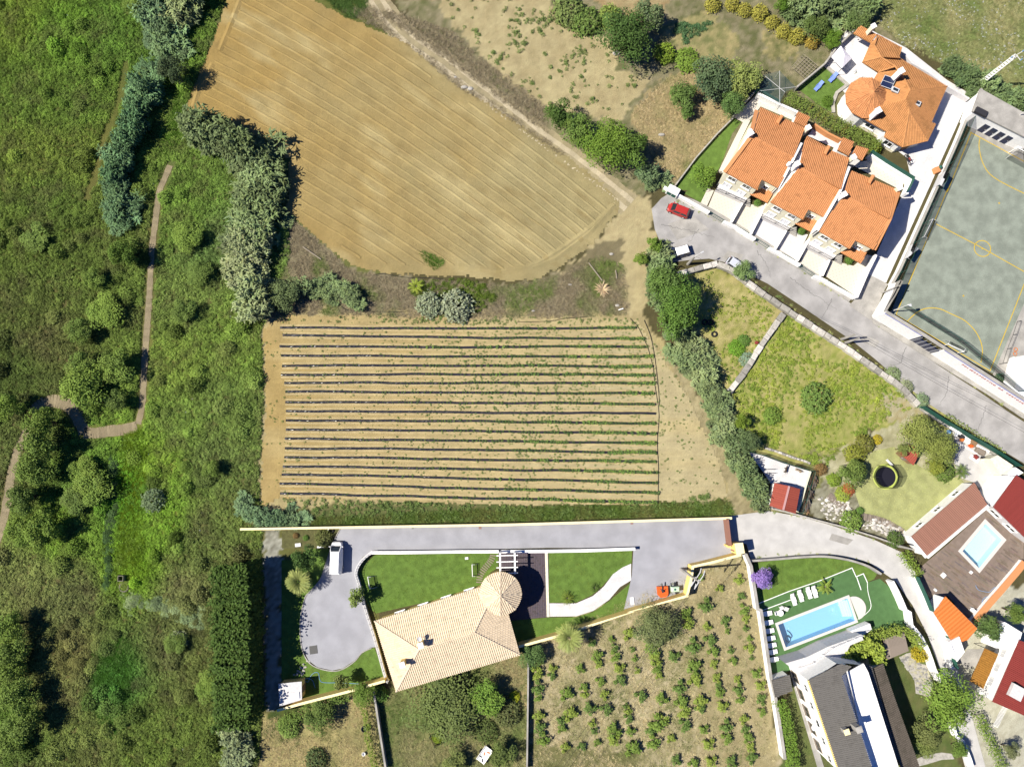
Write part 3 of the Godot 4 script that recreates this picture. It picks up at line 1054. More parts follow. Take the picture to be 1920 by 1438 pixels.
func tree(called: String,label: String,x: float,y: float,wide: float,top: float,foot: float,shape: String,col: Color,group := "",sheet := W,trunk := "bark") -> Node3D:
	var c := q1(sheet,x,y,(top + foot) * 0.5)
	var r := wide / sheet.z * 0.0828 * 0.5
	var base := Vector3(c.x,0,c.z)
	var t := thing(called,label,"palm" if "palm" in called else "shrub" if "shrub" in called or "bush" in called else "tree",base,group)
	rng.seed = int(x * 13.0 + y * 7.0) + 5
	var mb := MB.new()
	var lean := Vector3(rng.randf_range(-0.1,0.1),0,rng.randf_range(-0.1,0.1)) * r
	var tr := clampf(r * 0.07,0.04,0.28)
	var mid := foot + (top - foot) * 0.45
	mb.tube([base,base + Vector3(0,foot * 0.5,0) + lean * 0.5,base + Vector3(0,foot,0) + lean,base + Vector3(0,mid,0) + lean],tr * 1.25,7,tr * 0.7)
	for i in 5:
		var a := TAU * i / 5.0 + rng.randf() * 0.8
		var e := base + Vector3(cos(a) * r * 0.55,foot + (top - foot) * rng.randf_range(0.4,0.7),sin(a) * r * 0.55)
		mb.tube([base + Vector3(0,foot * 0.85,0) + lean,base.lerp(e,0.5) + Vector3(0,foot * 0.45,0),e],tr * 0.5,5,tr * 0.15)
	part("trunk",mb,M[trunk],t)
	var kinds: Array = L[shape]
	var o := MeshInstance3D.new()
	o.name = "crown"
	o.mesh = kinds[rng.randi() % kinds.size()]
	o.material_override = leaf_mat(col)
	t.add_child(o,true)
	var h := (top - foot) / 1.1
	o.transform = Transform3D(Basis(Vector3.UP,rng.randf() * TAU).scaled(Vector3(r * 1.26,h * 1.05,r * 1.26)),Vector3(0,foot,0))
	return t
func bush(called: String,label: String,x: float,y: float,wide: float,top: float,col: Color,group := "",sheet := W,shape := "mound") -> Node3D:
	return tree(called,label,x,y,wide,top,top * 0.12,shape,col,group,sheet)
func palm(called: String,label: String,x: float,y: float,h: float,shape: String,col: Color,scale: float,sheet := W,group := "") -> Node3D:
	var c := q1(sheet,x,y,h)
	var base := Vector3(c.x,0,c.z)
	var t := thing(called,label,"palm",base,group)
	var mb := MB.new()
	mb.tube([base,base + Vector3(0.03,h * 0.5,0),base + Vector3(0,h,0)],0.20 * scale,8,0.15 * scale)
	part("trunk",mb,M.bark_pale,t)
	var o := MeshInstance3D.new()
	o.name = "fronds"
	o.mesh = L[shape]
	o.material_override = leaf_mat(col)
	t.add_child(o,true)
	o.transform = Transform3D(Basis(Vector3.UP,x).scaled(Vector3.ONE * scale),Vector3(0,h,0))
	return t
func scatter(called: String,label: String,poly: PackedVector2Array,per_m2: float,meshes: Array,lo: float,hi: float,colour: Callable,keep: Callable,sd: int,m: Material = null) -> void:
	var r := bounds(poly)
	rng.seed = sd
	var lists := []
	for i in meshes:
		lists.append([])
	var count := int(r.size.x * r.size.y * per_m2)
	for i in count:
		var p := r.position + Vector2(rng.randf() * r.size.x,rng.randf() * r.size.y)
		var dice := rng.randf()
		var s := rng.randf_range(lo,hi)
		var turn := rng.randf() * TAU
		var f := rng.randf_range(0.8,1.2)
		if not inside(p,poly) or dice > keep.call(p):
			continue
		var cc: Color = colour.call(p)
		lists[i % meshes.size()].append([Transform3D(Basis(Vector3.UP,turn).scaled(Vector3(s,s * rng.randf_range(0.7,1.3),s)),Vector3(p.x,0.0,p.y)),Color(cc.r * f,cc.g * f,cc.b * f)])
	for k in meshes.size():
		multi(called,label,meshes[k],lists[k],m)
func multi(called: String,label: String,mesh: Mesh,list: Array,m: Material = null) -> void:
	if list.is_empty():
		return
	var mm := MultiMesh.new()
	mm.transform_format = MultiMesh.TRANSFORM_3D
	mm.use_colors = true
	mm.mesh = mesh
	mm.instance_count = list.size()
	for i in list.size():
		mm.set_instance_transform(i,list[i][0])
		mm.set_instance_color(i,list[i][1])
	var o := MultiMeshInstance3D.new()
	o.name = numbered(called)
	o.multimesh = mm
	o.material_override = m if m else M.leaf
	add_child(o)
	tag(o,label,"","","stuff")
func always(_p: Vector2) -> float:
	return 1.0
const ROW_LEFT := [525,614,530,629,524,649,527,666,529,686,527,702,533,718,535,735,535,754,536,771,536,788,536,805,534,823,534,840,533,857,530,874,528,890,524,907,525,925]
const ROW_RIGHT := [1194,615,1210,635,1214,650,1225,668,1226,687,1226,703.5,1228,719,1228,738,1230,757.5,1230,776,1230,794,1232,813,1232,831,1233,849,1231,866,1233,886,1234,905,1234,924.5,1234,942]
const ORDINAL := ["first","second","third","fourth","fifth","sixth","seventh","eighth","ninth","tenth","eleventh","twelfth","thirteenth","fourteenth","fifteenth","sixteenth","seventeenth","eighteenth","nineteenth"]
func make_crop_rows() -> void:
	var spots := []
	for k in 19:
		var a := survey(ROW_LEFT[k * 2],ROW_LEFT[k * 2 + 1])
		var b := survey(ROW_RIGHT[k * 2],ROW_RIGHT[k * 2 + 1])
		var pts := []
		var cnt := 90
		for i in cnt + 1:
			var t := float(i) / cnt
			var p := a.lerp(b,t)
			p.z += 0.16 * noise_b.get_noise_2d(p.x * 0.14,k * 31.0) + (0.10 if k < 4 else -0.05) * sin(t * PI)
			pts.append(p)
		var t0 := thing("mulch_row","%s row of crumpled black plastic mulch film counted from the field's upper edge" % ORDINAL[k],"mulch row",centre([a,b]),"black plastic mulch rows of the crop field")
		var bed := MB.new()
		var film := MB.new()
		rng.seed = 900 + k
		var dense := densify(pts,0.22)
		var prev := []
		for i in dense.size():
			var p: Vector3 = dense[i]
			var w := 0.145 + 0.035 * noise_a.get_noise_2d(p.x * 1.1,k * 9.0)
			var j := 0.035
			var ring := [p + Vector3(rng.randf_range(-j,j),0.08,w + 0.05),p + Vector3(rng.randf_range(-j,j),0.17 + rng.randf_range(-j,j),w * 0.75),p + Vector3(0,0.205 + rng.randf_range(-j,j),w * 0.2),p + Vector3(0,0.205 + rng.randf_range(-j,j),-w * 0.3),p + Vector3(rng.randf_range(-j,j),0.17 + rng.randf_range(-j,j),-w * 0.8),p + Vector3(0,0.08,-w - 0.05)]
			if prev:
				for s in 5:
					film.quad(prev[s],ring[s],ring[s + 1],prev[s + 1])
			prev = ring
		for s in [-1.0,1.0]:
			bed = MB.new()
			var side := []
			for p in pts:
				side.append(p + Vector3(0,0,s * 0.36))
			ridge(bed,side,0.16,0.03,func(p: Vector2) -> Color: return Color(0.52,0.42,0.22) * (1.0 + 0.2 * noise_a.get_noise_2d(p.x * 2.0,p.y * 2.0)))
			part("soil_edge",bed,M.soil,t0)
		part("film",film,M.film,t0)
		if k == 9:
			continue
		var len := a.distance_to(b)
		var d := 0.2
		while d < len:
			var t := d / len
			var f := t * cnt
			var p: Vector3 = pts[int(f)].lerp(pts[mini(int(f) + 1,cnt)],f - int(f))
			var grow := clampf(0.25 + 0.75 * t + 0.6 * noise_b.get_noise_2d(p.x * 0.22,k * 17.0),0.25,1.25)
			if rng.randf() < 0.4 + 0.6 * t:
				spots.append([grow,p + Vector3(rng.randf_range(-0.04,0.04),0.16,rng.randf_range(-0.05,0.05)),k])
			d += 0.50
	spots.sort_custom(func(m,n): return m[0] > n[0])
	var mats := [leaf_mat(Color(0.085,0.150,0.040)),leaf_mat(Color(0.110,0.180,0.045)),leaf_mat(Color(0.070,0.125,0.040))]
	var rest := []
	for i in spots.size():
		var s: float = spots[i][0] * 1.45
		var place := Transform3D(Basis(Vector3.UP,rng.randf() * TAU).scaled(Vector3(s,s,s)),spots[i][1])
		if i < 300:
			var o := MeshInstance3D.new()
			o.name = numbered("crop_plant")
			o.mesh = L.seedling
			o.material_override = mats[i % 3]
			o.transform = place
			add_child(o)
			tag(o,"well grown leafy green crop plant rising from a black film row","crop plant","larger crop plants in the film rows")
		else:
			var cc: Color = [Color(0.085,0.150,0.040),Color(0.110,0.180,0.045),Color(0.070,0.125,0.040)][i % 3]
			rest.append([place,cc])
	multi("small_crop_plants","small crop plants dotted along the black film rows",L.seedling,rest)
	for e in [[[1182,597,1196,612,1206,632,1216,655,1225,690,1228,720,1232,745,1236,780,1233,830,1235,880,1234,940],"black irrigation hose along the ends of the crop rows"],[[1208,600,1220,630,1228,670,1234,720,1237,760],"second thin black hose beside the row end hose"],[[700,515,720,513,735,516,760,520,800,521,830,523],"black hose lying at the foot of the harrowed field"],[[970,604,1030,602,1060,597,1100,594],"black hose lying above the first crop row"],[[640,575,660,583,720,584,760,585],"black hose lying in dead grass above the crop field"]]:
		var mb := MB.new()
		var pts := smooth(q(W,e[0],0.10),6)
		mb.tube(pts,0.045,5)
		single("hose",mb,M.rubber,e[1],"hose",pts[0])
func make_weeds() -> void:
	var weed_tone := func(p: Vector2) -> Color:
		return Color(0.10,0.165,0.045).lerp(Color(0.17,0.235,0.065),0.5 + 0.5 * noise_a.get_noise_2d(p.x,p.y))
	scatter("weeds","low green weeds between the crop rows",crop,9.0,L.weed,0.25,0.75,weed_tone,func(p: Vector2) -> float:
		var mid := exp(-pow((p.x - 3.0) / 17.0,2.0)) * exp(-pow((p.y + 12.0) / 14.0,2.0))
		return clampf(0.07 + 0.55 * mid + 0.9 * (noise_b.get_noise_2d(p.x * 0.5,p.y * 1.6)) * (0.25 + 0.5 * mid),0.02,1.0),41)
	scatter("weeds","strip of dense weeds along the lower edge of the crop field",flat(q(W,[527,936,700,940,1000,950,1240,944,1330,925,1370,945,1372,962,900,975,640,982,600,970,560,958])),11.0,L.weed,0.5,1.2,weed_tone,func(p: Vector2) -> float: return 0.45 + 0.6 * noise_b.get_noise_2d(p.x * 0.4,p.y * 0.4),42)
	scatter("grass","tall green grass along the foot of the yellow wall",flat(q(W,[590,972,690,972,800,962,1000,955,1300,945,1360,940,1376,962,900,978,580,985])),22.0,L.tuft,1.0,2.1,func(p: Vector2) -> Color: return Color(0.085,0.145,0.025).lerp(Color(0.14,0.15,0.045),clampf(noise_b.get_noise_2d(p.x * 0.5,p.y * 0.5) + 0.3,0,1)),func(p: Vector2) -> float: return 0.7 + 0.5 * noise_b.get_noise_2d(p.x * 0.6,p.y),43)
	scatter("weeds","green weeds along the upper edge of the crop field",flat(q(W,[530,594,740,590,900,596,1180,598,1195,606,900,608,530,605])),7.0,L.weed,0.4,0.95,weed_tone,func(p: Vector2) -> float: return 0.35 + 0.7 * noise_b.get_noise_2d(p.x * 0.3,p.y),44)
	scatter("vegetables","scattered vegetable plants on the sandy upper plot",flat(q(W,[800,-30,1000,-30,1045,30,1140,75,1150,130,1200,150,1160,215,1070,205,1010,190,940,130,850,40])),2.6,L.weed,0.45,1.35,weed_tone,func(p: Vector2) -> float: return clampf(0.22 + 1.3 * noise_b.get_noise_2d(p.x * 0.32,p.y * 0.32),0.03,1.0),45)
	scatter("dry_grass","dry straw grass on the corner plots",flat(q(W,[1180,215,1240,150,1300,130,1390,190,1380,215,1260,345,1220,290])),10.0,L.tuft,0.5,1.1,func(p: Vector2) -> Color: return Color(0.46,0.37,0.21).lerp(Color(0.22,0.24,0.09),clampf(noise_b.get_noise_2d(p.x * 0.4,p.y * 0.4) * 1.4,0,1)),always,46)
	scatter("pumpkin_leaves","patch of broad pumpkin leaves on the small upper plot",flat(q(C1,[1210,190,1290,165,1350,190,1400,175,1440,155,1510,180,1460,215,1410,265,1360,270,1350,320,1290,330,1270,300,1290,275,1220,245])),9.0,L.weed,0.8,1.3,func(_p: Vector2) -> Color: return Color(0.075,0.150,0.060),always,47)
	var meadow := flat(q(W,[1640,-60,2010,-60,2010,240,1920,200,1860,160,1700,90,1640,40]))
	scatter("grass","rough meadow grass beyond the villa",meadow,9.0,L.tuft,0.6,1.4,func(p: Vector2) -> Color: return Color(0.34,0.33,0.16).lerp(Color(0.17,0.23,0.07),clampf(0.4 + 1.3 * noise_b.get_noise_2d(p.x * 0.25,p.y * 0.25),0,1)),always,48)
	scatter("flowers","white flower heads scattered over the meadow",meadow,2.4,[L.flower],0.6,1.2,func(_p: Vector2) -> Color: return Color(0.62,0.64,0.68),func(p: Vector2) -> float: return clampf(0.35 + 1.4 * noise_b.get_noise_2d(p.x * 0.3 + 8.0,p.y * 0.3),0,1),49)
	var brown := func(p: Vector2) -> Color: return Color(0.20,0.165,0.105).lerp(Color(0.32,0.275,0.18),0.5 + 0.6 * noise_a.get_noise_2d(p.x,p.y))
	scatter("dead_grass","dead brown grass on the bank between the two fields",flat(q(W,[532,395,620,475,660,508,760,524,960,536,1060,512,1120,480,1172,500,1178,590,900,600,540,588,500,596])),13.0,L.tuft,0.6,1.4,func(p: Vector2) -> Color: return brown.call(p).lerp(Color(0.13,0.19,0.04),clampf(noise_b.get_noise_2d(p.x * 0.3 + 12.0,p.y * 0.3) * 2.0,0,0.9)),always,50)
	scatter("dead_grass","dead brown grass beside the farm track",flat(q(W,[700,20,730,20,850,60,900,110,960,150,1020,200,1025,250,950,195,860,130,770,65])),12.0,L.tuft,0.7,1.5,brown,always,51)
	scatter("dead_grass","dead grass strip between the farm track and the harrowed field",flat(q(W,[640,20,700,10,750,70,830,125,880,165,960,215,1060,290,1050,292,930,205,860,164,760,80]) ),12.0,L.tuft,0.6,1.3,brown,always,52)
	scatter("grass","green grass at the head of the farm track",flat(q(W,[590,-20,680,-20,690,15,660,35,640,24])),14.0,L.tuft,1.0,1.8,func(_p: Vector2) -> Color: return Color(0.075,0.14,0.03),always,53)
	scatter("brambles","green bramble mat on the bank between the fields",flat(q(W,[765,535,790,527,850,522,905,530,935,560,900,585,870,588,830,590,790,580])),7.0,L.scrub,0.5,1.0,func(_p: Vector2) -> Color: return Color(0.10,0.155,0.018),always,54)
	scatter("grass","tuft of bright grass at the lower edge of the harrowed field",flat(q(B2,[1245,450,1300,480,1380,500,1420,525,1340,565,1310,545,1260,500])),24.0,L.tuft,0.9,1.6,func(_p: Vector2) -> Color: return Color(0.075,0.150,0.018),always,55)
	var padd := func(p: Vector2) -> Color: return Color(0.30,0.36,0.055).lerp(Color(0.18,0.265,0.04),clampf(0.5 + noise_b.get_noise_2d(p.x * 0.5,p.y * 0.5),0,1))
	scatter("weeds","yellow green weeds in the small walled paddock",flat(q(W,[1320,505,1350,500,1470,580,1370,725,1330,650])),7.0,L.weed,0.35,0.9,padd,func(p: Vector2) -> float: return clampf(0.25 + 1.2 * noise_b.get_noise_2d(p.x * 0.22,p.y * 0.22),0,1),56)
	scatter("weeds","yellow green weeds in the large walled paddock",flat(q(W,[1478,592,1640,690,1730,752,1660,790,1600,830,1545,885,1500,860,1400,820,1372,740])),8.0,L.weed,0.45,1.15,padd,func(p: Vector2) -> float: return clampf(0.5 + 1.3 * noise_b.get_noise_2d(p.x * 0.2,p.y * 0.2),0,1),57)
	scatter("dry_grass","dry grass and wild flowers on the orchard floor",flat(q(W,[995,1210,1290,1075,1395,1050,1440,1250,1455,1460,995,1460])),7.0,L.tuft,0.5,1.15,func(p: Vector2) -> Color: return Color(0.50,0.43,0.25).lerp(Color(0.19,0.21,0.08),clampf(0.35 + 1.3 * noise_b.get_noise_2d(p.x * 0.3,p.y * 0.3),0,1)),func(p: Vector2) -> float: return clampf(1.0 - (p.x - 26.0) / 14.0,0.25,1.0),58)
	scatter("grass","rough grass in the garden below the beige villa",flat(q(W,[705,1310,990,1225,990,1460,725,1460])),12.0,L.tuft,0.6,1.4,func(p: Vector2) -> Color: return Color(0.31,0.29,0.14).lerp(Color(0.13,0.19,0.05),clampf(0.5 + 1.3 * noise_b.get_noise_2d(p.x * 0.3,p.y * 0.3),0,1)),func(p: Vector2) -> float: return 0.8 + 0.5 * noise_b.get_noise_2d(p.x * 0.4,p.y * 0.4),59)
	scatter("dry_grass","dry grass in the plot beside the tall hedge",flat(q(W,[495,1350,690,1300,715,1460,480,1460])),9.0,L.tuft,0.5,1.1,func(p: Vector2) -> Color: return Color(0.46,0.38,0.20).lerp(Color(0.19,0.21,0.07),clampf(0.2 + 1.3 * noise_b.get_noise_2d(p.x * 0.3,p.y * 0.3),0,1)),always,60)
func make_scrub() -> void:
	var west := flat(q(W,[-60,-60,440,-60,385,105,345,200,352,215,480,262,535,300,530,400,545,470,500,590,488,620,494,760,484,900,488,960,455,985,490,990,490,1330,480,1500,-60,1500]))
	var paths := []
	for e in [[[318,310,298,360,283,480,273,640,266,760,258,795],0.75],[[52,806,22,880,4,980,-15,1040],0.8],[[60,775,78,757,105,752,130,762,158,812,200,808,250,805],1.0],[[236,120,222,195,195,260,178,330,160,370],0.5]]:
		var pts := q(W,e[0])
		for i in pts.size() - 1:
			paths.append([Vector2(pts[i].x,pts[i].z),Vector2(pts[i + 1].x,pts[i + 1].z),e[1]])
	var clear := func(p: Vector2) -> float:
		for e in paths:
			if absf(p.x - e[0].x) < 9.0 and absf(p.y - e[0].y) < 16.0 and Geometry2D.get_closest_point_to_segment(p,e[0],e[1]).distance_to(p) < e[2] + 0.15:
				return 0.0
		return 1.0
	var tone := func(p: Vector2) -> Color:
		var t := scrub_tone(p)
		var f := 1.0 + 0.6 * noise_b.get_noise_2d(p.x * 0.8,p.y * 0.8) + 0.5 * noise_a.get_noise_2d(p.x * 1.6,p.y * 1.6)
		var b := clampf(noise_b.get_noise_2d(p.x * 0.35 + 70.0,p.y * 0.35) * 1.1,0.0,0.7)
		return Color(t.r * f,t.g * f,t.b * f).lerp(Color(0.13,0.105,0.055),b * 0.55)
	scatter("undergrowth","dense green undergrowth covering the west slope",west,8.0,L.scrub,0.35,0.95,tone,func(p: Vector2) -> float: return clear.call(p) * clampf(0.6 + 1.1 * noise_b.get_noise_2d(p.x * 0.5,p.y * 0.5),0.15,1.0),61)
	scatter("undergrowth","leafy mounds of bramble swelling over the west slope",west,0.34,L.mound,0.7,1.7,tone,func(p: Vector2) -> float: return clear.call(p) * clampf(-0.1 + 2.6 * noise_b.get_noise_2d(p.x * 0.22 + 31.0,p.y * 0.22),0.0,1.0),67)
	scatter("weeds","leafy weeds growing through the undergrowth",west,9.0,L.weed,0.6,1.3,tone,clear,62)
	scatter("grass","long grass growing through the undergrowth",west,3.0,L.tuft,0.8,1.6,tone,clear,68)
	scatter("flowers","pale umbels in the undergrowth",west,0.10,[L.flower],0.6,1.2,func(_p: Vector2) -> Color: return Color(0.42,0.45,0.40),func(p: Vector2) -> float: return clampf(2.0 * noise_b.get_noise_2d(p.x * 0.2,p.y * 0.2),0,1),63)
	scatter("grass","bright lush grass in the wet runnel of the west slope",flat(q(A3,[930,400,1050,340,1090,500,1070,800,1060,1100,1100,1438,880,1438,900,1000,900,600])),22.0,L.tuft,1.1,2.2,func(p: Vector2) -> Color: return Color(0.095,0.19,0.008).lerp(Color(0.15,0.22,0.012),0.5 + 0.7 * noise_b.get_noise_2d(p.x,p.y * 0.3)),always,64)
	scatter("grass","dark lush grass in the wet hollow of the west slope",flat(q(A4,[740,500,820,560,900,480,980,560,980,760,930,980,880,1180,820,1180,740,1050,700,850,700,700])),24.0,L.tuft,1.2,2.2,func(_p: Vector2) -> Color: return Color(0.045,0.13,0.012),always,65)
	scatter("grass","bright grass verge below the blue green thicket",flat(q(A1,[1300,700,1390,640,1370,850,1400,950,1330,1080,1200,1200,1180,1150,1250,1000])),20.0,L.tuft,1.0,2.0,func(_p: Vector2) -> Color: return Color(0.075,0.16,0.014),always,66)
func thicket(called: String,label: String,pts: Array,wide: float,per_m2: float,lo: float,hi: float,tall: float,col: Color,col2: Color,shapes: Array,sd: int) -> void:
	rng.seed = sd
	var lists := []
	if shapes == L.cane:
		shapes = L.cane + [L.small[0]]
	for i in shapes:
		lists.append([])
	for i in pts.size() - 1:
		var a: Vector3 = pts[i]
		var b: Vector3 = pts[i + 1]
		var cnt := int(a.distance_to(b) * wide * per_m2) + 1
		for k in cnt:
			var p := a.lerp(b,rng.randf())
			var off := Vector2.from_angle(rng.randf() * TAU) * pow(rng.randf(),0.62) * wide * (0.45 + 0.7 * noise_b.get_noise_2d(p.x * 0.3,p.z * 0.3))
			var s := rng.randf_range(lo,hi) * rng.randf_range(0.6,1.2)
			var cc := col.lerp(col2,clampf(0.5 + noise_b.get_noise_2d((p.x + off.x) * 0.3,(p.z + off.y) * 0.3),0,1)) * rng.randf_range(0.85,1.75)
			var edge := (1.0 - 0.5 * off.length() / (wide * 0.5)) * rng.randf_range(0.6,1.25)
			lists[k % shapes.size()].append([Transform3D(Basis(Vector3.UP,rng.randf() * TAU).scaled(Vector3(s,s * tall * edge,s)),Vector3(p.x + off.x,0,p.z + off.y)),cc])
	for k in shapes.size():
		multi(called,label,shapes[k],lists[k])
func make_thickets() -> void:
	var dry := Color(0.30,0.30,0.12)
	for e in [["the terrace side pavement joint",[1262,372,1330,406,1400,443,1460,481,1530,523,1590,565]],["the foot of the court wall",[1640,605,1705,640,1765,682,1830,725,1900,770]],["the edge of the lane wall",[1445,958,1500,968,1560,984,1640,1010]],["the outer kerb of the lane",[1410,1046,1500,1038,1570,1040,1630,1053]],["the block wall's road side",[1360,492,1420,530,1500,585,1580,640,1680,708]],["the lane's east side",[1700,1045,1730,1100,1760,1170,1790,1240]]]:
		thicket("weeds","dry weeds and grit along " + e[0],q(W,e[1]),0.5,3.0,0.5,1.2,0.8,dry,Color(0.14,0.20,0.06),L.weed,99)
	var g2 := Color(0.204,0.240,0.108)
	thicket("reeds","tall grey green cane thicket beside the harrowed field's top corner",q(W,[378,-40,360,10,345,35]),5.5,1.4,1.5,2.3,1.25,GREYISH,g2,L.cane,71)
	thicket("osiers","blue green osier thicket at the head of the west slope",q(W,[290,20,300,55,318,75,325,100]),4.2,1.5,1.2,1.8,1.2,BLUEISH,Color(0.123,0.189,0.079),L.cane,72)
	thicket("osiers","long blue green osier thicket down the west slope",q(W,[287,152,270,200,262,235,248,275,232,315,222,345,235,385,243,400]),4.6,1.7,1.0,1.6,1.55,Color(0.081,0.158,0.068),Color(0.128,0.209,0.097),L.cane,73)
	thicket("reeds","tall grey green cane thicket along the west edge of the harrowed field",q(W,[372,255,410,262,450,280,485,300,500,345,490,400,480,450]),5.0,1.5,1.5,2.2,1.35,Color(0.100,0.133,0.054),GREYISH,L.cane,74)
	thicket("reeds","pale feathery cane thicket above the crop field's corner",q(W,[470,440,470,500,478,540,490,580,500,560]),5.6,1.5,1.4,2.1,1.3,Color(0.142,0.178,0.083),Color(0.252,0.281,0.140),L.cane,75)
	thicket("reeds","low cane thicket on the bank between the fields",q(W,[575,540,610,540,650,548,665,560]),3.4,1.6,0.9,1.4,1.1,Color(0.104,0.143,0.061),GREYISH,L.cane,76)
	thicket("reeds","long cane hedge along the east edge of the crop field",q(W,[1222,480,1235,520,1225,540,1255,600,1290,660,1325,720,1352,790,1375,850,1398,890,1425,935]),3.7,2.0,1.0,1.5,1.45,Color(0.100,0.148,0.061),Color(0.180,0.219,0.101),L.cane,77)
	thicket("reeds","cane thicket on the meadow edge behind the villa",q(W,[1480,20,1530,10,1580,30,1612,12,1625,40]),4.6,1.4,1.2,1.8,1.2,Color(0.100,0.143,0.054),GREYISH,L.cane,78)
	thicket("reeds","cane hedge behind the villa's long garden wall",q(W,[1765,130,1800,150,1840,165,1880,190,1925,205]),3.2,1.8,1.0,1.5,1.2,Color(0.081,0.128,0.050),GREYISH,L.cane,79)
	thicket("reeds","small cane clump at the end of the farm track",q(W,[1195,325,1225,335,1240,350]),2.6,2.0,0.8,1.3,1.2,BLUEISH,GREYISH,L.cane,80)
	thicket("reeds","blue green cane clump beside the yellow wall's west end",q(W,[452,935,458,960,500,972,560,968]),2.2,2.4,0.7,1.1,1.1,Color(0.085,0.153,0.076),Color(0.133,0.194,0.094),L.cane,81)
	thicket("shrubbery","band of pale blue green shrubs across the lower west slope",q(W,[232,1128,270,1128,310,1140,350,1152,400,1160]),2.4,2.4,0.7,1.1,0.9,Color(0.142,0.204,0.094),Color(0.199,0.255,0.119),L.mound,82)
	thicket("ivy","dark ivy bank beside the wet runnel",q(W,[215,860,212,900,212,960,205,1010,205,1060,200,1100]),1.8,3.0,0.5,0.9,0.9,Color(0.038,0.082,0.022),Color(0.057,0.102,0.032),L.mound,83)
	thicket("reeds","pale grey green cane clump at the foot of the tall hedge",q(W,[432,1372,445,1385,455,1400,440,1430]),3.2,2.2,0.9,1.4,1.0,Color(0.162,0.204,0.104),Color(0.247,0.286,0.151),L.cane,84)
func make_lawn_grass() -> void:
	for e in [["blades of the main lawn",[705,1042,932,1038,930,1065,905,1095,700,1150,680,1100,678,1070]],["blades of the east lawn",[1030,1036,1184,1034,1183,1056,1150,1078,1110,1115,1080,1128,1030,1128]],["blades of the lawn strip by the orchard",[970,1165,1080,1158,1140,1128,1180,1095,1178,1140,1000,1195]],["blades of the pool lawn",[1420,1060,1480,1050,1545,1046,1595,1055,1600,1062,1480,1105,1425,1128]],["blades round the turning place",[530,1130,570,1110,560,1180,572,1240,620,1262,690,1220,715,1260,570,1305,540,1270]]]:
		scatter("grass",e[0] + ", short and green",flat(q(W,e[1])),16.0,L.tuft,0.22,0.5,func(p: Vector2) -> Color: return Color(0.114,0.214,0.022).lerp(Color(0.218,0.265,0.050),clampf(0.35 + 1.4 * noise_b.get_noise_2d(p.x * 0.35,p.y * 0.35),0,1)),always,90)
const R1 := Vector3(1320,160,7.99)
const R2 := Vector3(1500,180,7.99)
const R3 := Vector3(1300,320,7.99)
const R4 := Vector3(1500,380,7.99)
const R5 := Vector3(1560,30,7.99)
const R6 := Vector3(1680,140,7.99)
const R7 := Vector3(1620,500,7.99)
const R8 := Vector3(1720,600,9.585)
const S1 := Vector3(510,970,7.99)
const S2 := Vector3(640,1090,7.99)
const S3 := Vector3(860,1010,7.99)
const S4 := Vector3(1180,960,7.99)
const E1 := Vector3(1400,840,7.99)
const E2 := Vector3(1640,760,7.99)
const E3 := Vector3(1680,860,7.99)
const E4 := Vector3(1400,1030,7.99)
const F1 := Vector3(1440,1140,7.99)
const F2 := Vector3(1600,1140,7.99)
const F3 := Vector3(1680,1020,7.99)
const F4 := Vector3(1700,1200,8.714)
const F5 := Vector3(1440,1258,7.99)
const F6 := Vector3(1660,1258,7.99)
const G1 := Vector3(1220,340,7.99)
const G2 := Vector3(1340,480,7.99)
func ray_of(s: Vector3,x: float,y: float) -> Vector3:
	return survey(s.x + x / s.z,s.y + y / s.z,0.0) - Vector3(0,EYE,0)
func on_plane(s: Vector3,outline: Array,three: Array) -> Array:
	var pl := Plane(three[0],three[1],three[2])
	var out := []
	for i in range(0,outline.size(),2):
		out.append(pl.intersects_ray(Vector3(0,EYE,0),ray_of(s,outline[i],outline[i + 1])))
	return out
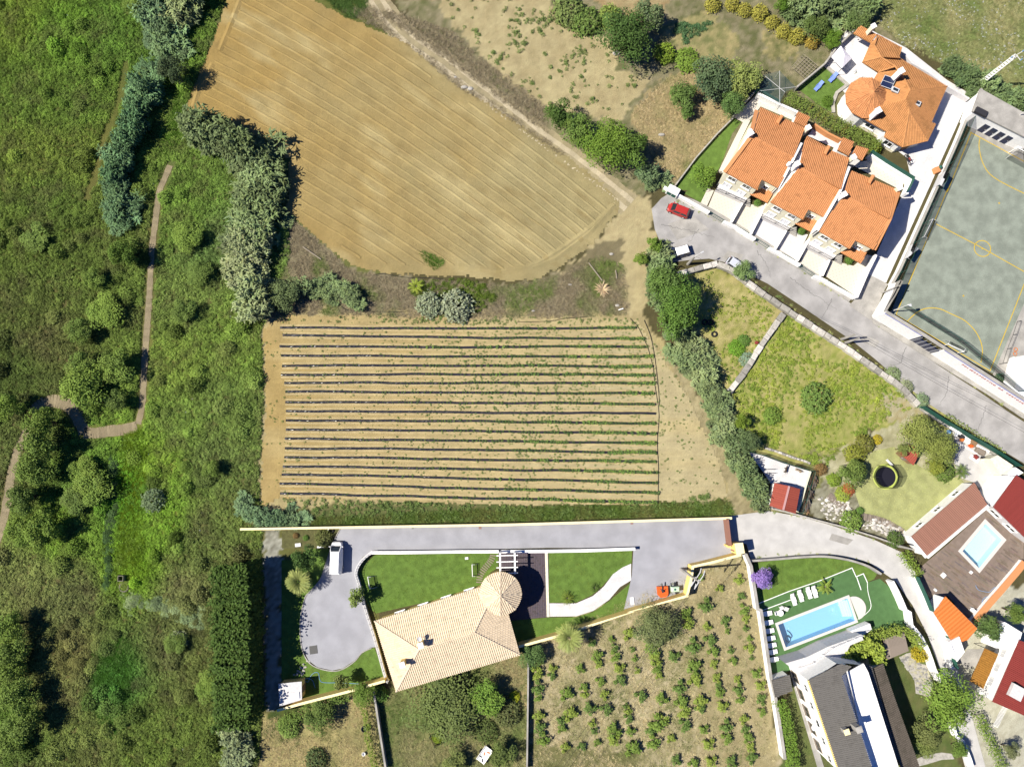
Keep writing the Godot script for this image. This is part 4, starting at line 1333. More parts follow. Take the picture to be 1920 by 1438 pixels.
func slope(parent: Node3D,poly: Array,m: Material,gap := 0.26,course := 0.40,lift := 0.0,weather := 0.25,called := "roof_slope",ribs := true) -> MeshInstance3D:
	var n: Vector3 = Plane(poly[0],poly[1],poly[2]).normal
	var best := 0.0
	for i in range(1,poly.size() - 1):
		var c: Vector3 = (poly[i] - poly[0]).cross(poly[i + 1] - poly[0])
		if c.length() > best:
			best = c.length()
			n = c.normalized()
	if n.y < 0.0:
		n = -n
	var d := (Vector3.DOWN - n * Vector3.DOWN.dot(n))
	d = d.normalized() if d.length() > 0.01 else Vector3(0,0,1)
	var u := d.cross(n).normalized()
	var o: Vector3 = poly[0]
	var p2 := PackedVector2Array()
	var lo := Vector2.INF
	var hi := -Vector2.INF
	for p in poly:
		var w := Vector2((p - o).dot(u),(p - o).dot(d))
		p2.append(w)
		lo = lo.min(w)
		hi = hi.max(w)
	var mb := MB.new()
	var up := n * lift
	var idx := Geometry2D.triangulate_polygon(p2)
	mb.col = Color(0.72,0.68,0.62) if weather > 0.1 else Color(0.88,0.86,0.84)
	for i in range(0,idx.size(),3):
		var a := o + u * p2[idx[i]].x + d * p2[idx[i]].y + up
		var b := o + u * p2[idx[i + 1]].x + d * p2[idx[i + 1]].y + up
		var c := o + u * p2[idx[i + 2]].x + d * p2[idx[i + 2]].y + up
		if (b - a).cross(c - a).dot(n) < 0.0:
			mb.tri(a,c,b)
		else:
			mb.tri(a,b,c)
	for i in p2.size():
		var a: Vector3 = poly[i] + up
		var b: Vector3 = poly[(i + 1) % poly.size()] + up
		mb.quad(a - Vector3(0,0.16,0),b - Vector3(0,0.16,0),b,a)
	if ribs:
		var x := lo.x + gap * 0.5
		var r := gap * 0.40
		while x < hi.x:
			var cuts := []
			for i in p2.size():
				var a := p2[i]
				var b := p2[(i + 1) % p2.size()]
				if (a.x <= x) != (b.x <= x):
					cuts.append(lerpf(a.y,b.y,(x - a.x) / (b.x - a.x)))
			cuts.sort()
			for k in range(0,cuts.size() - 1,2):
				var v: float = cuts[k]
				while v < cuts[k + 1] - 0.02:
					var v2 := minf(v + course,cuts[k + 1])
					var p := o + u * x + d * v + up
					var e := o + u * x + d * v2 + up
					var f := 1.0 + 0.14 * rng.randf_range(-1,1) + 0.22 * noise_a.get_noise_2d(p.x * 0.6,p.z * 0.6)
					var g := clampf(noise_a.get_noise_2d(p.x * 0.35 + 50.0,p.z * 0.35) * 1.6 + rng.randf_range(-0.2,0.2),0.0,1.0) * weather
					mb.col = Color(f,f,f).lerp(Color(0.42,0.46,0.40),g)
					var h0 := n * 0.035
					var h1 := n * 0.075
					var s := u * r
					mb.quad(e + s,p + s,p + s * 0.5 + h0 + n * 0.03,e + s * 0.5 + h1 + n * 0.03)
					mb.quad(e + s * 0.5 + h1 + n * 0.03,p + s * 0.5 + h0 + n * 0.03,p - s * 0.5 + h0 + n * 0.03,e - s * 0.5 + h1 + n * 0.03)
					mb.quad(e - s * 0.5 + h1 + n * 0.03,p - s * 0.5 + h0 + n * 0.03,p - s,e - s)
					v = v2
			x += gap
	mb.col = Color.WHITE
	var part_o := part(called,mb,m,parent)
	part_o.set_meta("kind","stuff")
	return part_o
func ridge_cap(parent: Node3D,lines: Array,m: Material,r := 0.13) -> void:
	var mb := MB.new()
	for e in lines:
		var a: Vector3 = e[0]
		var b: Vector3 = e[1]
		var k := maxi(1,int(a.distance_to(b) / 0.42))
		for i in k:
			var f := rng.randf_range(0.82,1.12)
			mb.col = Color(f,f,f)
			var p := a.lerp(b,float(i) / k) + Vector3(0,0.05,0)
			var w := a.lerp(b,float(i + 1) / k) + Vector3(0,0.05,0)
			mb.tube([p,w],r,6,r * 0.86)
	var o := part("ridge_tiles",mb,m,parent)
	o.set_meta("kind","stuff")
func window(parent: Node3D,a: Vector3,b: Vector3,t: float,y: float,w: float,h: float,inner: Vector3,frame := "white",glass := "glass_dark") -> void:
	var d := (b - a)
	d.y = 0
	d = d.normalized()
	var nn := Vector3(-d.z,0,d.x)
	var p := a.lerp(b,t)
	p.y = 0
	if nn.dot(Vector3(inner.x,0,inner.z) - p) > 0.0:
		nn = -nn
	p += Vector3(0,y + h * 0.5,0)
	var mb := MB.new()
	var bas := Basis(d,Vector3.UP,d.cross(Vector3.UP))
	for s in [-1.0,1.0]:
		mb.obox(p + d * (s * w * 0.5) + nn * 0.03,bas,Vector3(0.09,h + 0.09,0.14))
		mb.obox(p + Vector3(0,s * h * 0.5,0) + nn * 0.03,bas,Vector3(w - 0.09,0.09,0.14))
	mb.obox(p + Vector3(0,-h * 0.5 - 0.08,0) + nn * 0.08,bas,Vector3(w + 0.24,0.06,0.24))
	mb.obox(p + nn * 0.03,bas,Vector3(0.06,h - 0.09,0.08))
	var f := part("window",mb,M[frame],parent,p)
	for s in [-1.0,1.0]:
		var g := MB.new()
		g.obox(p + d * (s * w * 0.25) + nn * 0.02,bas,Vector3(w * 0.5 - 0.11,h - 0.1,0.03))
		part("pane",g,M[glass],f)
func door(parent: Node3D,a: Vector3,b: Vector3,t: float,w: float,h: float,inner: Vector3,m := "wood_brown",y := 0.0) -> void:
	var d := (b - a)
	d.y = 0
	d = d.normalized()
	var nn := Vector3(-d.z,0,d.x)
	var p := a.lerp(b,t)
	p.y = 0
	if nn.dot(Vector3(inner.x,0,inner.z) - p) > 0.0:
		nn = -nn
	p += Vector3(0,y + h * 0.5,0)
	var bas := Basis(d,Vector3.UP,d.cross(Vector3.UP))
	var mb := MB.new()
	mb.obox(p + nn * 0.03,bas,Vector3(w,h,0.10))
	var o := part("door",mb,M[m],parent,p)
	bp("handle",M.steel,o,func(k_): k_.obox(p + nn * 0.10 + d * (w * 0.38),bas,Vector3(0.14,0.04,0.05)))
func chimney(parent: Node3D,s: Vector3,x: float,y: float,h0: float,h1: float,size: float,yaw: float,m := "white",cap := "white") -> void:
	var c := q1(s,x,y,h1)
	var mb := MB.new()
	mb.box(Vector3(c.x,(h0 + h1) * 0.5,c.z),Vector3(size,h1 - h0,size),yaw)
	var o := part("chimney",mb,M[m],parent,Vector3(c.x,h0,c.z))
	mb = MB.new()
	for i in 4:
		mb.box(Vector3(c.x,h1 + 0.12,c.z) + Basis(Vector3.UP,yaw) * Vector3((i % 2 - 0.5) * size * 0.8,0,(i / 2 - 0.5) * size * 0.8),Vector3(0.12,0.24,0.12),yaw)
	mb.slab(Vector3(c.x,h1 + 0.29,c.z),Vector3(size + 0.16,0.10,size + 0.16),yaw)
	part("cap",mb,M[cap],o)
func yaw_of(a: Vector3,b: Vector3) -> float:
	return atan2(-(b.z - a.z),b.x - a.x)
func corrugated(parent: Node3D,poly: Array,m: Material,gap := 0.22,depth := 0.04,called := "roof_sheet",along := Vector3.ZERO) -> MeshInstance3D:
	var n := Vector3.ZERO
	for i in range(1,poly.size() - 1):
		var c: Vector3 = (poly[i] - poly[0]).cross(poly[i + 1] - poly[0])
		n += c if c.y > 0.0 else -c
	n = n.normalized()
	var d := Vector3.DOWN - n * Vector3.DOWN.dot(n)
	if along != Vector3.ZERO:
		d = along - n * along.dot(n)
	d = d.normalized()
	var u := d.cross(n).normalized()
	var o: Vector3 = poly[0]
	var p2 := PackedVector2Array()
	var lo := INF
	var hi := -INF
	for p in poly:
		var w := Vector2((p - o).dot(u),(p - o).dot(d))
		p2.append(w)
		lo = minf(lo,w.x)
		hi = maxf(hi,w.x)
	var mb := MB.new()
	var x := lo
	while x < hi - 0.001:
		var xs := [x,minf(x + gap * 0.3,hi),minf(x + gap * 0.5,hi),minf(x + gap * 0.8,hi),minf(x + gap,hi)]
		var hs := [0.0,0.0,depth,depth,0.0]
		var f := rng.randf_range(0.9,1.08)
		mb.col = Color(f,f,f)
		for k in 4:
			if xs[k + 1] - xs[k] < 0.001:
				continue
			var ca := span(p2,xs[k] + 0.0005)
			var cb := span(p2,xs[k + 1] - 0.0005)
			if ca == Vector2.INF or cb == Vector2.INF:
				continue
			mb.quad(o + u * xs[k] + d * ca.y + n * hs[k],o + u * xs[k + 1] + d * cb.y + n * hs[k + 1],o + u * xs[k + 1] + d * cb.x + n * hs[k + 1],o + u * xs[k] + d * ca.x + n * hs[k])
		x += gap
	mb.col = Color.WHITE
	for i in p2.size():
		var a: Vector3 = poly[i]
		var b: Vector3 = poly[(i + 1) % poly.size()]
		mb.quad(a - Vector3(0,0.1,0),b - Vector3(0,0.1,0),b,a)
	return part(called,mb,m,parent)
func span(p2: PackedVector2Array,x: float) -> Vector2:
	var a := INF
	var b := -INF
	for i in p2.size():
		var p := p2[i]
		var e := p2[(i + 1) % p2.size()]
		if (p.x <= x) != (e.x <= x):
			var y := lerpf(p.y,e.y,(x - p.x) / (e.x - p.x))
			a = minf(a,y)
			b = maxf(b,y)
	return Vector2.INF if a > b else Vector2(a,b)
func garden_wall(label: String,pts: Array,w: float,h: float,m: String,called := "garden_wall",cap := "",y0 := 0.0,h_end := -1.0) -> Node3D:
	var t := thing(called,label,"wall" if "wall" in called else "kerb" if "kerb" in called else "fence",Vector3(pts[0].x,0,pts[0].z))
	var mb := MB.new()
	mb.wall(pts,w,y0,h,false,h_end)
	part("masonry",mb,M[m],t)
	if cap:
		bp("coping",M[cap],t,func(k_): k_.wall(pts,w + 0.1,h,h + 0.07,false,-1.0 if h_end < 0.0 else h_end + 0.07))
	return t
func fence(label: String,pts: Array,y0: float,h: float,m: String,every := 2.2,screen := "",bars := 0,called := "fence") -> Node3D:
	var t := thing(called,label,"fence" if called == "fence" else "railing",Vector3(pts[0].x,y0,pts[0].z))
	var line := densify(pts,every)
	for p in line:
		var mb := MB.new()
		mb.tube([Vector3(p.x,y0,p.z),Vector3(p.x,y0 + h,p.z)],0.035,6)
		part("post",mb,M[m],t,Vector3(p.x,y0,p.z))
	for f in [0.06,1.0]:
		var mb := MB.new()
		mb.tube(at_y(line,y0 + h * f),0.025,5)
		part("rail",mb,M[m],t)
	if screen:
		var mb := MB.new()
		mb.wall(pts,0.02,y0 + h * 0.07,y0 + h * 0.98)
		part("mesh_panel",mb,M[screen],t)
	if bars > 0:
		var mb := MB.new()
		for i in line.size() - 1:
			for k in bars:
				var p: Vector3 = line[i].lerp(line[i + 1],(k + 0.5) / bars)
				mb.box(Vector3(p.x,y0 + h * 0.53,p.z),Vector3(0.025,h * 0.92,0.025))
		part("bars",mb,M[m],t).set_meta("kind","stuff")
	return t
func footing(roof: Array,inset: float) -> Array:
	var cc := centre(roof)
	var f := []
	for p in roof:
		var w := Vector3(p.x,0,p.z)
		f.append(w + (cc - w).normalized() * inset)
	return f
func tints(key: String,count: int,spread: float) -> Array:
	var out := []
	for i in count:
		var m: StandardMaterial3D = M[key].duplicate()
		var f := 1.0 - spread + 2.0 * spread * i / maxf(1.0,count - 1)
		var c: Color = M[key].albedo_color.srgb_to_linear()
		m.albedo_color = lin(clampf(c.r * f,0,0.92),clampf(c.g * f,0,0.92),clampf(c.b * f,0,0.92))
		out.append(m)
	return out
func lounger(label: String,at: Vector3,yaw: float,col: Color,group := "") -> void:
	var t := thing("sun_lounger",label,"sun lounger",at,group)
	var b := Basis(Vector3.UP,yaw)
	var key := "lounger_" + col.to_html()
	if not M.has(key):
		mat(key,col,0.6)
	var m: Material = M[key]
	var mb := MB.new()
	mb.obox(at + b * Vector3(-0.25,0.30,0),b,Vector3(1.25,0.06,0.6))
	part("seat",mb,m,t)
	bp("backrest",m,t,func(k_): k_.obox(at + b * Vector3(0.66,0.46,0),b * Basis(Vector3.BACK,0.55),Vector3(0.68,0.05,0.58)))
	for s in [-1.0,1.0]:
		bp("armrest",m,t,func(k_): k_.obox(at + b * Vector3(0.0,0.40,s * 0.33),b,Vector3(0.7,0.05,0.06)))
		for x in [-0.75,0.3]:
			bp("leg",m,t,func(k_): k_.obox(at + b * Vector3(x,0.14,s * 0.26),b,Vector3(0.07,0.27,0.06)))
func chair(label: String,at: Vector3,yaw: float,m: Material,group := "") -> void:
	var t := thing("garden_chair",label,"chair",at,group)
	var b := Basis(Vector3.UP,yaw)
	var mb := MB.new()
	mb.obox(at + b * Vector3(0,0.43,0),b,Vector3(0.48,0.05,0.46))
	part("seat",mb,m,t)
	bp("backrest",m,t,func(k_): k_.obox(at + b * Vector3(-0.25,0.68,0),b * Basis(Vector3.BACK,0.2),Vector3(0.04,0.48,0.46)))
	for x in [-0.2,0.2]:
		for z in [-0.2,0.2]:
			bp("leg",m,t,func(k_): k_.obox(at + b * Vector3(x,0.2,z),b,Vector3(0.04,0.4,0.04)))
	for z in [-0.26,0.26]:
		bp("armrest",m,t,func(k_): k_.obox(at + b * Vector3(0,0.62,z),b,Vector3(0.46,0.04,0.05)))
func round_table(label: String,at: Vector3,r: float,m: Material) -> void:
	var t := thing("round_table",label,"table",at)
	var mb := MB.new()
	mb.lathe(at,[Vector2(0,0.66),Vector2(r,0.68),Vector2(r,0.71),Vector2(r - 0.02,0.73),Vector2(0,0.73)],20)
	part("table_top",mb,m,t)
	for i in 4:
		var a := TAU * i / 4.0 + 0.4
		bp("leg",m,t,func(k_): k_.tube([at + Vector3(cos(a) * r * 0.7,0,sin(a) * r * 0.7),at + Vector3(cos(a) * r * 0.4,0.66,sin(a) * r * 0.4)],0.025,6))
func motorbike(at: Vector3) -> void:
	var t := thing("motorbike","dark parked motorbike on the white villa drive","motorbike",Vector3(at.x,0.07,at.z))
	var b := Basis(Vector3.UP,-1.15)
	var o := Vector3(at.x,0.07,at.z)
	for x in [-0.68,0.68]:
		var mb := MB.new()
		var ring := []
		for i in 17:
			ring.append(o + b * Vector3(x + cos(TAU * i / 16.0) * 0.26,0.31 + sin(TAU * i / 16.0) * 0.26,0))
		mb.tube(ring,0.055,6)
		var w := part("wheel",mb,M.rubber,t)
		mb = MB.new()
		for i in 5:
			var a := TAU * i / 5.0
			mb.beam(o + b * Vector3(x,0.31,0),o + b * Vector3(x + cos(a) * 0.25,0.31 + sin(a) * 0.25,0),0.03,0.03)
		part("rim",mb,M.steel,w)
	var mb := MB.new()
	mb.tube([o + b * Vector3(-0.1,0.82,0),o + b * Vector3(0.1,0.86,0),o + b * Vector3(0.38,0.84,0)],0.17,10,0.10)
	part("tank",mb,M.metal_red,t)
	bp("saddle",M.rubber,t,func(k_): k_.obox(o + b * Vector3(-0.42,0.78,0),b,Vector3(0.62,0.12,0.28)))
	bp("engine",M.iron,t,func(k_): k_.obox(o + b * Vector3(0.0,0.48,0),b,Vector3(0.5,0.4,0.3)))
	bp("handlebar",M.iron,t,func(k_): k_.tube([o + b * Vector3(0.45,1.02,-0.38),o + b * Vector3(0.5,1.0,0),o + b * Vector3(0.45,1.02,0.38)],0.025,6))
	for s in [-1.0,1.0]:
		bp("fork",M.steel,t,func(k_): k_.tube([o + b * Vector3(0.5,0.95,s * 0.1),o + b * Vector3(0.68,0.31,s * 0.1)],0.025,6))
	bp("headlight",M.plastic_white,t,func(k_): k_.lathe(o + b * Vector3(0.62,0.82,0),[Vector2(0,-0.09),Vector2(0.1,-0.05),Vector2(0.1,0.05),Vector2(0,0.09)],10))
func car(label: String,at: Vector3,yaw: float,len: float,wid: float,tall: float,paint: String,roof_paint: String,bonnet := 0.25,boot := 0.03,van := false,group := "") -> Node3D:
	var t := thing("parked_car",label,"car",at,group)
	var b := Basis(Vector3.UP,yaw)
	var hw := wid * 0.5
	var hl := len * 0.5
	var belt := tall * 0.60
	var xs := [-1.0,-0.96,-0.85,-0.5,0.0,0.5,0.82,0.95,1.0]
	var ws := [0.70,0.86,0.96,1.0,1.0,0.99,0.93,0.80,0.58]
	var hb := [0.72,0.90,0.99,1.0,1.0,0.97,0.86,0.74,0.60]
	if van:
		hb = [0.9,0.97,1.0,1.0,1.0,1.0,0.94,0.84,0.62]
	var rings := []
	for i in xs.size():
		var x: float = xs[i] * hl
		var w: float = ws[i] * hw
		var h: float = hb[i] * belt
		var ring := []
		for e in [[1.0,0.22],[1.02,0.40],[1.0,0.66],[0.93,0.93],[0.80,1.0],[-0.80,1.0],[-0.93,0.93],[-1.0,0.66],[-1.02,0.40],[-1.0,0.22]]:
			ring.append(at + b * Vector3(x,e[1] * h,e[0] * w))
		rings.append(ring)
	var mb := MB.new()
	for i in rings.size() - 1:
		for k in 9:
			mb.quad(rings[i][k],rings[i + 1][k],rings[i + 1][k + 1],rings[i][k + 1])
	mb.face(rings[0],b * Vector3(-1,0,0))
	mb.face(rings[-1],b * Vector3(1,0,0))
	var body := part("body",mb,M[paint],t)
	var x0 := -hl * (0.97 - boot * 2.0)
	var x1 := hl * (1.0 - bonnet * 2.0) + 0.25
	var slope_f := 0.62 if not van else 0.75
	var slope_r := 0.28 if not van else 0.08
	var low := [Vector3(x0,belt * 0.99,-hw * 0.90),Vector3(x1,belt * 0.97,-hw * 0.86),Vector3(x1,belt * 0.97,hw * 0.86),Vector3(x0,belt * 0.99,hw * 0.90)]
	var top := [Vector3(x0 + slope_r,tall * 0.965,-hw * 0.74),Vector3(x1 - slope_f,tall * 0.965,-hw * 0.74),Vector3(x1 - slope_f,tall * 0.965,hw * 0.74),Vector3(x0 + slope_r,tall * 0.965,hw * 0.74)]
	for i in 4:
		low[i] = at + b * low[i]
		top[i] = at + b * top[i]
	var glass_names := ["side_window","windscreen","side_window","rear_window"]
	for i in 4:
		var j := (i + 1) % 4
		mb = MB.new()
		mb.quad(low[j],low[i],top[i],top[j])
		part(glass_names[i],mb,M.glass_dark if not (van and i != 1) else M[paint],t)
	mb = MB.new()
	var cy := at + Vector3(0,tall,0)
	var cin := []
	var mid: Vector3 = (top[0] + top[2]) * 0.5
	for p in top:
		cin.append(p.lerp(mid,0.10) + Vector3(0,tall * 0.035,0))
	for i in 4:
		var j := (i + 1) % 4
		mb.quad(top[j],top[i],cin[i],cin[j])
	mb.quad(cin[3],cin[2],cin[1],cin[0])
	part("roof_panel",mb,M[roof_paint],t)
	for e in [[0,0.06],[1,0.06],[2,0.06],[3,0.06]]:
		bp("pillar",M[paint],t,func(k_): k_.beam(low[e[0]],top[e[0]],0.09,0.09))
	for s in [0,3]:
		bp("pillar",M[paint],t,func(k_): k_.beam(low[s].lerp(low[1 if s == 0 else 2],0.48),top[s].lerp(top[1 if s == 0 else 2],0.42),0.08,0.07))
	var wr := 0.30
	for x in [-0.62,0.63]:
		for s in [-1.0,1.0]:
			mb = MB.new()
			var c := at + b * Vector3(x * hl,wr,s * (hw - 0.08))
			mb.tube([c - b * Vector3(0,0,0.10),c + b * Vector3(0,0,0.10)],wr,16)
			var w := part("wheel",mb,M.rubber,t,c)
			bp("rim",M.steel,w,func(k_): k_.tube([c + b * Vector3(0,0,s * 0.095),c + b * Vector3(0,0,s * 0.115)],wr * 0.62,12))
	for s in [-1.0,1.0]:
		bp("headlight",M.plastic_white,t,func(k_): k_.obox(at + b * Vector3(hl * 0.90,belt * 0.66,s * hw * 0.62),b * Basis(Vector3.UP,-s * 0.5),Vector3(0.14,0.15,0.30)))
		bp("tail_light",M.car_red,t,func(k_): k_.obox(at + b * Vector3(-hl * 0.965,belt * 0.75,s * hw * 0.72),b,Vector3(0.06,0.26,0.14)))
		bp("wing_mirror",M[paint],t,func(k_): k_.obox(at + b * Vector3(x1 - 0.12,belt * 1.04,s * (hw + 0.08)),b,Vector3(0.12,0.14,0.18)))
	for s in [-1.0,1.0]:
		bp("bumper",M.iron,t,func(k_): k_.obox(at + b * Vector3(s * (hl + 0.01),belt * 0.36,0),b,Vector3(0.12,0.16,wid * 0.74)))
	return t
func make_villa() -> void:
	var eave := 3.0
	var c := q1(R5,900,1100,3.0)
	var t := thing("villa","single storey villa with many hipped orange tile roofs and a round turret","house",Vector3(c.x,0,c.z))
	var roof: Material = M.tile_dull
	var e := q(R5,[590,400,460,690,690,830,630,960,300,1000,235,1165,270,1340,400,1490,820,1730,790,1810,1064,1966,1440,1870,1560,1620,1500,1580,1730,1055,1020,630,1045,470,680,270],eave)
	var base := []
	for p in e:
		var w := Vector3(p.x,0,p.z)
		base.append(w + (Vector3(c.x,0,c.z) - w).normalized() * 0.55)
	var mb := MB.new()
	mb.prism(base,0.0,eave - 0.05,false)
	part("wall",mb,M.white,t)
	mb = MB.new()
	var plinth := []
	for p in base:
		plinth.append(p + (p - Vector3(c.x,0,c.z)).normalized() * 0.06)
	mb.prism(plinth,0.0,0.55)
	part("plinth",mb,M.cream_wall,t)
	rng.seed = 501
	var faces := [
		[[590,400,460,690,735,615,640,440,680,320],[590,400,eave,460,690,eave,735,615,4.5]],
		[[460,690,690,830,720,825,950,755,735,615],[460,690,eave,690,830,eave,735,615,4.5]],
		[[700,840,950,755,1010,820,1085,930,1175,1120,1120,1240,740,1350,640,1300,620,960],[700,840,eave,620,960,eave,1120,1240,5.2]],
		[[680,270,1045,470,1020,630,735,615,640,440,680,320],[680,270,eave,1045,470,eave,735,615,4.5]],
		[[1020,630,1730,1055,1175,1120,1085,930,1010,820,950,755,735,615],[1020,630,eave,1730,1055,eave,1175,1120,5.2]],
		[[1730,1055,1500,1580,1560,1620,1440,1870,1160,1424,1120,1240,1175,1120],[1730,1055,eave,1500,1580,eave,1160,1424,5.1]],
		[[1440,1870,1064,1966,1160,1424],[1440,1870,eave,1064,1966,eave,1160,1424,5.1]],
		[[1064,1966,790,1810,820,1730,400,1490,300,1400,740,1350,1120,1240,1160,1424],[1064,1966,eave,790,1810,eave,1160,1424,5.1]],
		[[440,140,680,275,590,400,325,255],[440,140,3.3,680,275,3.3,325,255,2.6]]]
	for f in faces:
		slope(t,on_plane(R5,f[0],q3(R5,f[1])),roof,0.26,0.40,0.0,0.45)
	var caps := []
	for l in [[460,690,eave,735,615,4.5],[735,615,4.5,640,440,4.2],[640,440,4.2,680,320,3.4],[735,615,4.5,950,755,4.7],[700,840,eave,950,755,4.7],[950,755,4.7,1085,930,4.9],[1085,930,4.9,1175,1120,5.2],[1175,1120,5.2,1730,1055,eave],[1175,1120,5.2,1120,1240,5.2],[1120,1240,5.2,740,1350,4.0],[1120,1240,5.2,1160,1424,5.1],[1160,1424,5.1,1440,1870,eave],[1160,1424,5.1,1064,1966,eave],[1045,470,3.1,1000,640,3.3]]:
		caps.append(q3(R5,l))
	ridge_cap(t,caps,roof)
	var tc := q1(R5,560,1200,4.3)
	var ring := []
	for i in 12:
		var a := TAU * (i + 0.5) / 12.0
		ring.append(Vector3(tc.x + cos(a) * 3.45,3.75,tc.z + sin(a) * 3.45))
	mb = MB.new()
	var rw := []
	for p in ring:
		rw.append(tc + (p - tc) * 0.87)
	mb.prism(rw,0.0,3.7,false)
	part("turret_wall",mb,M.white,t)
	var apex := Vector3(tc.x,5.75,tc.z)
	var hips := []
	for i in 12:
		slope(t,[ring[i],ring[(i + 1) % 12],apex],M.tile_orange,0.26,0.40,0.0,0.3)
		hips.append([apex,ring[i]])
	ridge_cap(t,hips,M.tile_orange,0.10)
	bp("finial",M.tile_orange,t,func(k_): k_.tube([apex,apex + Vector3(0,0.35,0)],0.14,8,0.05))
	chimney(t,R5,1035,830,4.2,6.4,0.75,0.5)
	chimney(t,R2,1170,225,3.2,5.6,0.75,0.5)
	chimney(t,R5,620,160,2.9,4.6,0.6,0.5,"cream_wall")
	var pv := q3(R5,[800,885,4.35,965,940,4.75,890,1095,4.6,725,1035,4.2])
	mb = MB.new()
	mb.face(pv)
	for i in 4:
		mb.quad(pv[i] - Vector3(0,0.12,0),pv[(i + 1) % 4] - Vector3(0,0.12,0),pv[(i + 1) % 4],pv[i])
	var panel := part("solar_panel",mb,M.panel_blue,t)
	mb = MB.new()
	for i in 4:
		mb.beam(pv[i] + Vector3(0,0.02,0),pv[(i + 1) % 4] + Vector3(0,0.02,0),0.06,0.06)
	mb.beam((pv[0] + pv[3]) * 0.5 + Vector3(0,0.02,0),(pv[1] + pv[2]) * 0.5 + Vector3(0,0.02,0),0.04,0.04)
	part("frame",mb,M.metal_grey,panel)
	for l in [[955,1105,4.85],[1280,1300,4.75]]:
		var p := q1(R5,l[0],l[1],l[2])
		mb = MB.new()
		mb.slab(p,Vector3(1.15,0.22,0.75),-0.45)
		var sk := part("skylight",mb,M.metal_grey,t,p)
		bp("pane",M.glass_dark,sk,func(k_): k_.slab(p + Vector3(0,0.13,0),Vector3(0.8,0.04,0.42),-0.45,0.005))
	var ins := Vector3(c.x,0,c.z)
	window(t,base[7],base[8],0.55,1.0,1.6,1.0,ins)
	window(t,base[5],base[6],0.5,1.0,1.0,1.1,ins)
	window(t,base[9],base[10],0.5,0.9,1.4,1.1,ins)
	window(t,base[13],base[14],0.5,0.9,1.4,1.1,ins)
	door(t,base[10],base[11],0.45,1.2,2.1,ins)
	mb = MB.new()
	mb.sheet(q(D1,[215,660,425,490,590,630,520,700,490,760,500,850,400,800]),0.09)
	struct("villa_lawn",mb,M.lawn,"small green lawn beside the villa's turret")
	garden_wall("grey brown wall between the villa lawn and the vegetable plots",q(D1,[215,655,425,480,520,350,640,235,700,190],1.0),0.25,1.3,"stone")
	garden_wall("long pale wall behind the villa beside the meadow",q(D1,[700,190,815,255,990,360,1080,470,1210,545,1340,640,1510,740],1.0),0.25,1.1,"grey_wall")
	garden_wall("low curved stone kerb round the turret terrace",q(D1,[495,840,490,770,520,690,600,630,425,480],0.3),0.5,0.3,"stone","stone_kerb")
	var g0 := q1(R5,160,610,2.3)
	var gz := thing("gazebo","white fabric gazebo with a pyramid top on the villa patio","gazebo",Vector3(g0.x,0,g0.z))
	var cs := q(R5,[140,445,305,630,160,775,0,600],2.1)
	mb = MB.new()
	var top := Vector3(g0.x,3.0,g0.z)
	for i in 4:
		mb.face([cs[i],cs[(i + 1) % 4],top])
		mb.quad(cs[i] - Vector3(0,0.22,0),cs[(i + 1) % 4] - Vector3(0,0.22,0),cs[(i + 1) % 4],cs[i])
	part("canopy",mb,M.fabric_white,gz)
	for p in cs:
		bp("pole",M.iron,gz,func(k_): k_.tube([Vector3(p.x,0.07,p.z),Vector3(p.x,2.1,p.z)],0.035,6))
	for l in [[480,590,"blue sun lounger on the villa lawn close to the patio wall"],[372,655,"blue sun lounger on the villa lawn further from the patio wall"]]:
		var p := q1(D1,l[0],l[1])
		lounger(l[2],Vector3(p.x,0.09,p.z),0.85,lin(0.16,0.24,0.62),"blue loungers on the villa lawn")
	motorbike(q1(R2,1600,970))
	var wp := q1(D1,1250,1285)
	var wt := thing("garden_grill","small brick garden grill with a green lid on the white drive","grill",Vector3(wp.x,0.07,wp.z))
	bp("body",M.tile_orange,wt,func(k_): k_.slab(wp + Vector3(0,0.5,0),Vector3(0.75,0.9,0.9),0.3))
	bp("lid",M.green_paint,wt,func(k_): k_.lathe(wp + Vector3(0.45,0.9,-0.35),[Vector2(0.0,0.0),Vector2(0.28,0.0),Vector2(0.26,0.18),Vector2(0.12,0.30),Vector2(0.0,0.32)],12))
	var tp := q1(R5,425,890,0.7)
	round_table("round grey patio table by the villa's turret",Vector3(tp.x,0.07,tp.z),0.45,M.metal_grey)
	for l in [[345,850,0.3,"west"],[490,900,2.2,"east"],[430,960,4.0,"south"]]:
		var p := q1(R5,l[0],l[1])
		chair("patio chair on the %s side of the turret's grey table" % l[3],Vector3(p.x,0.07,p.z),l[2],M.metal_grey,"patio chairs at the turret")
	hedge("long clipped green and rust hedge between the villa and the terrace",q(R1,[1240,190,1420,270,1660,420,1880,560],1.0) + q(R2,[520,420,700,520,860,600,1000,690,1150,770],1.0),1.9,2.0,Color(0.085,0.125,0.028),0.9)
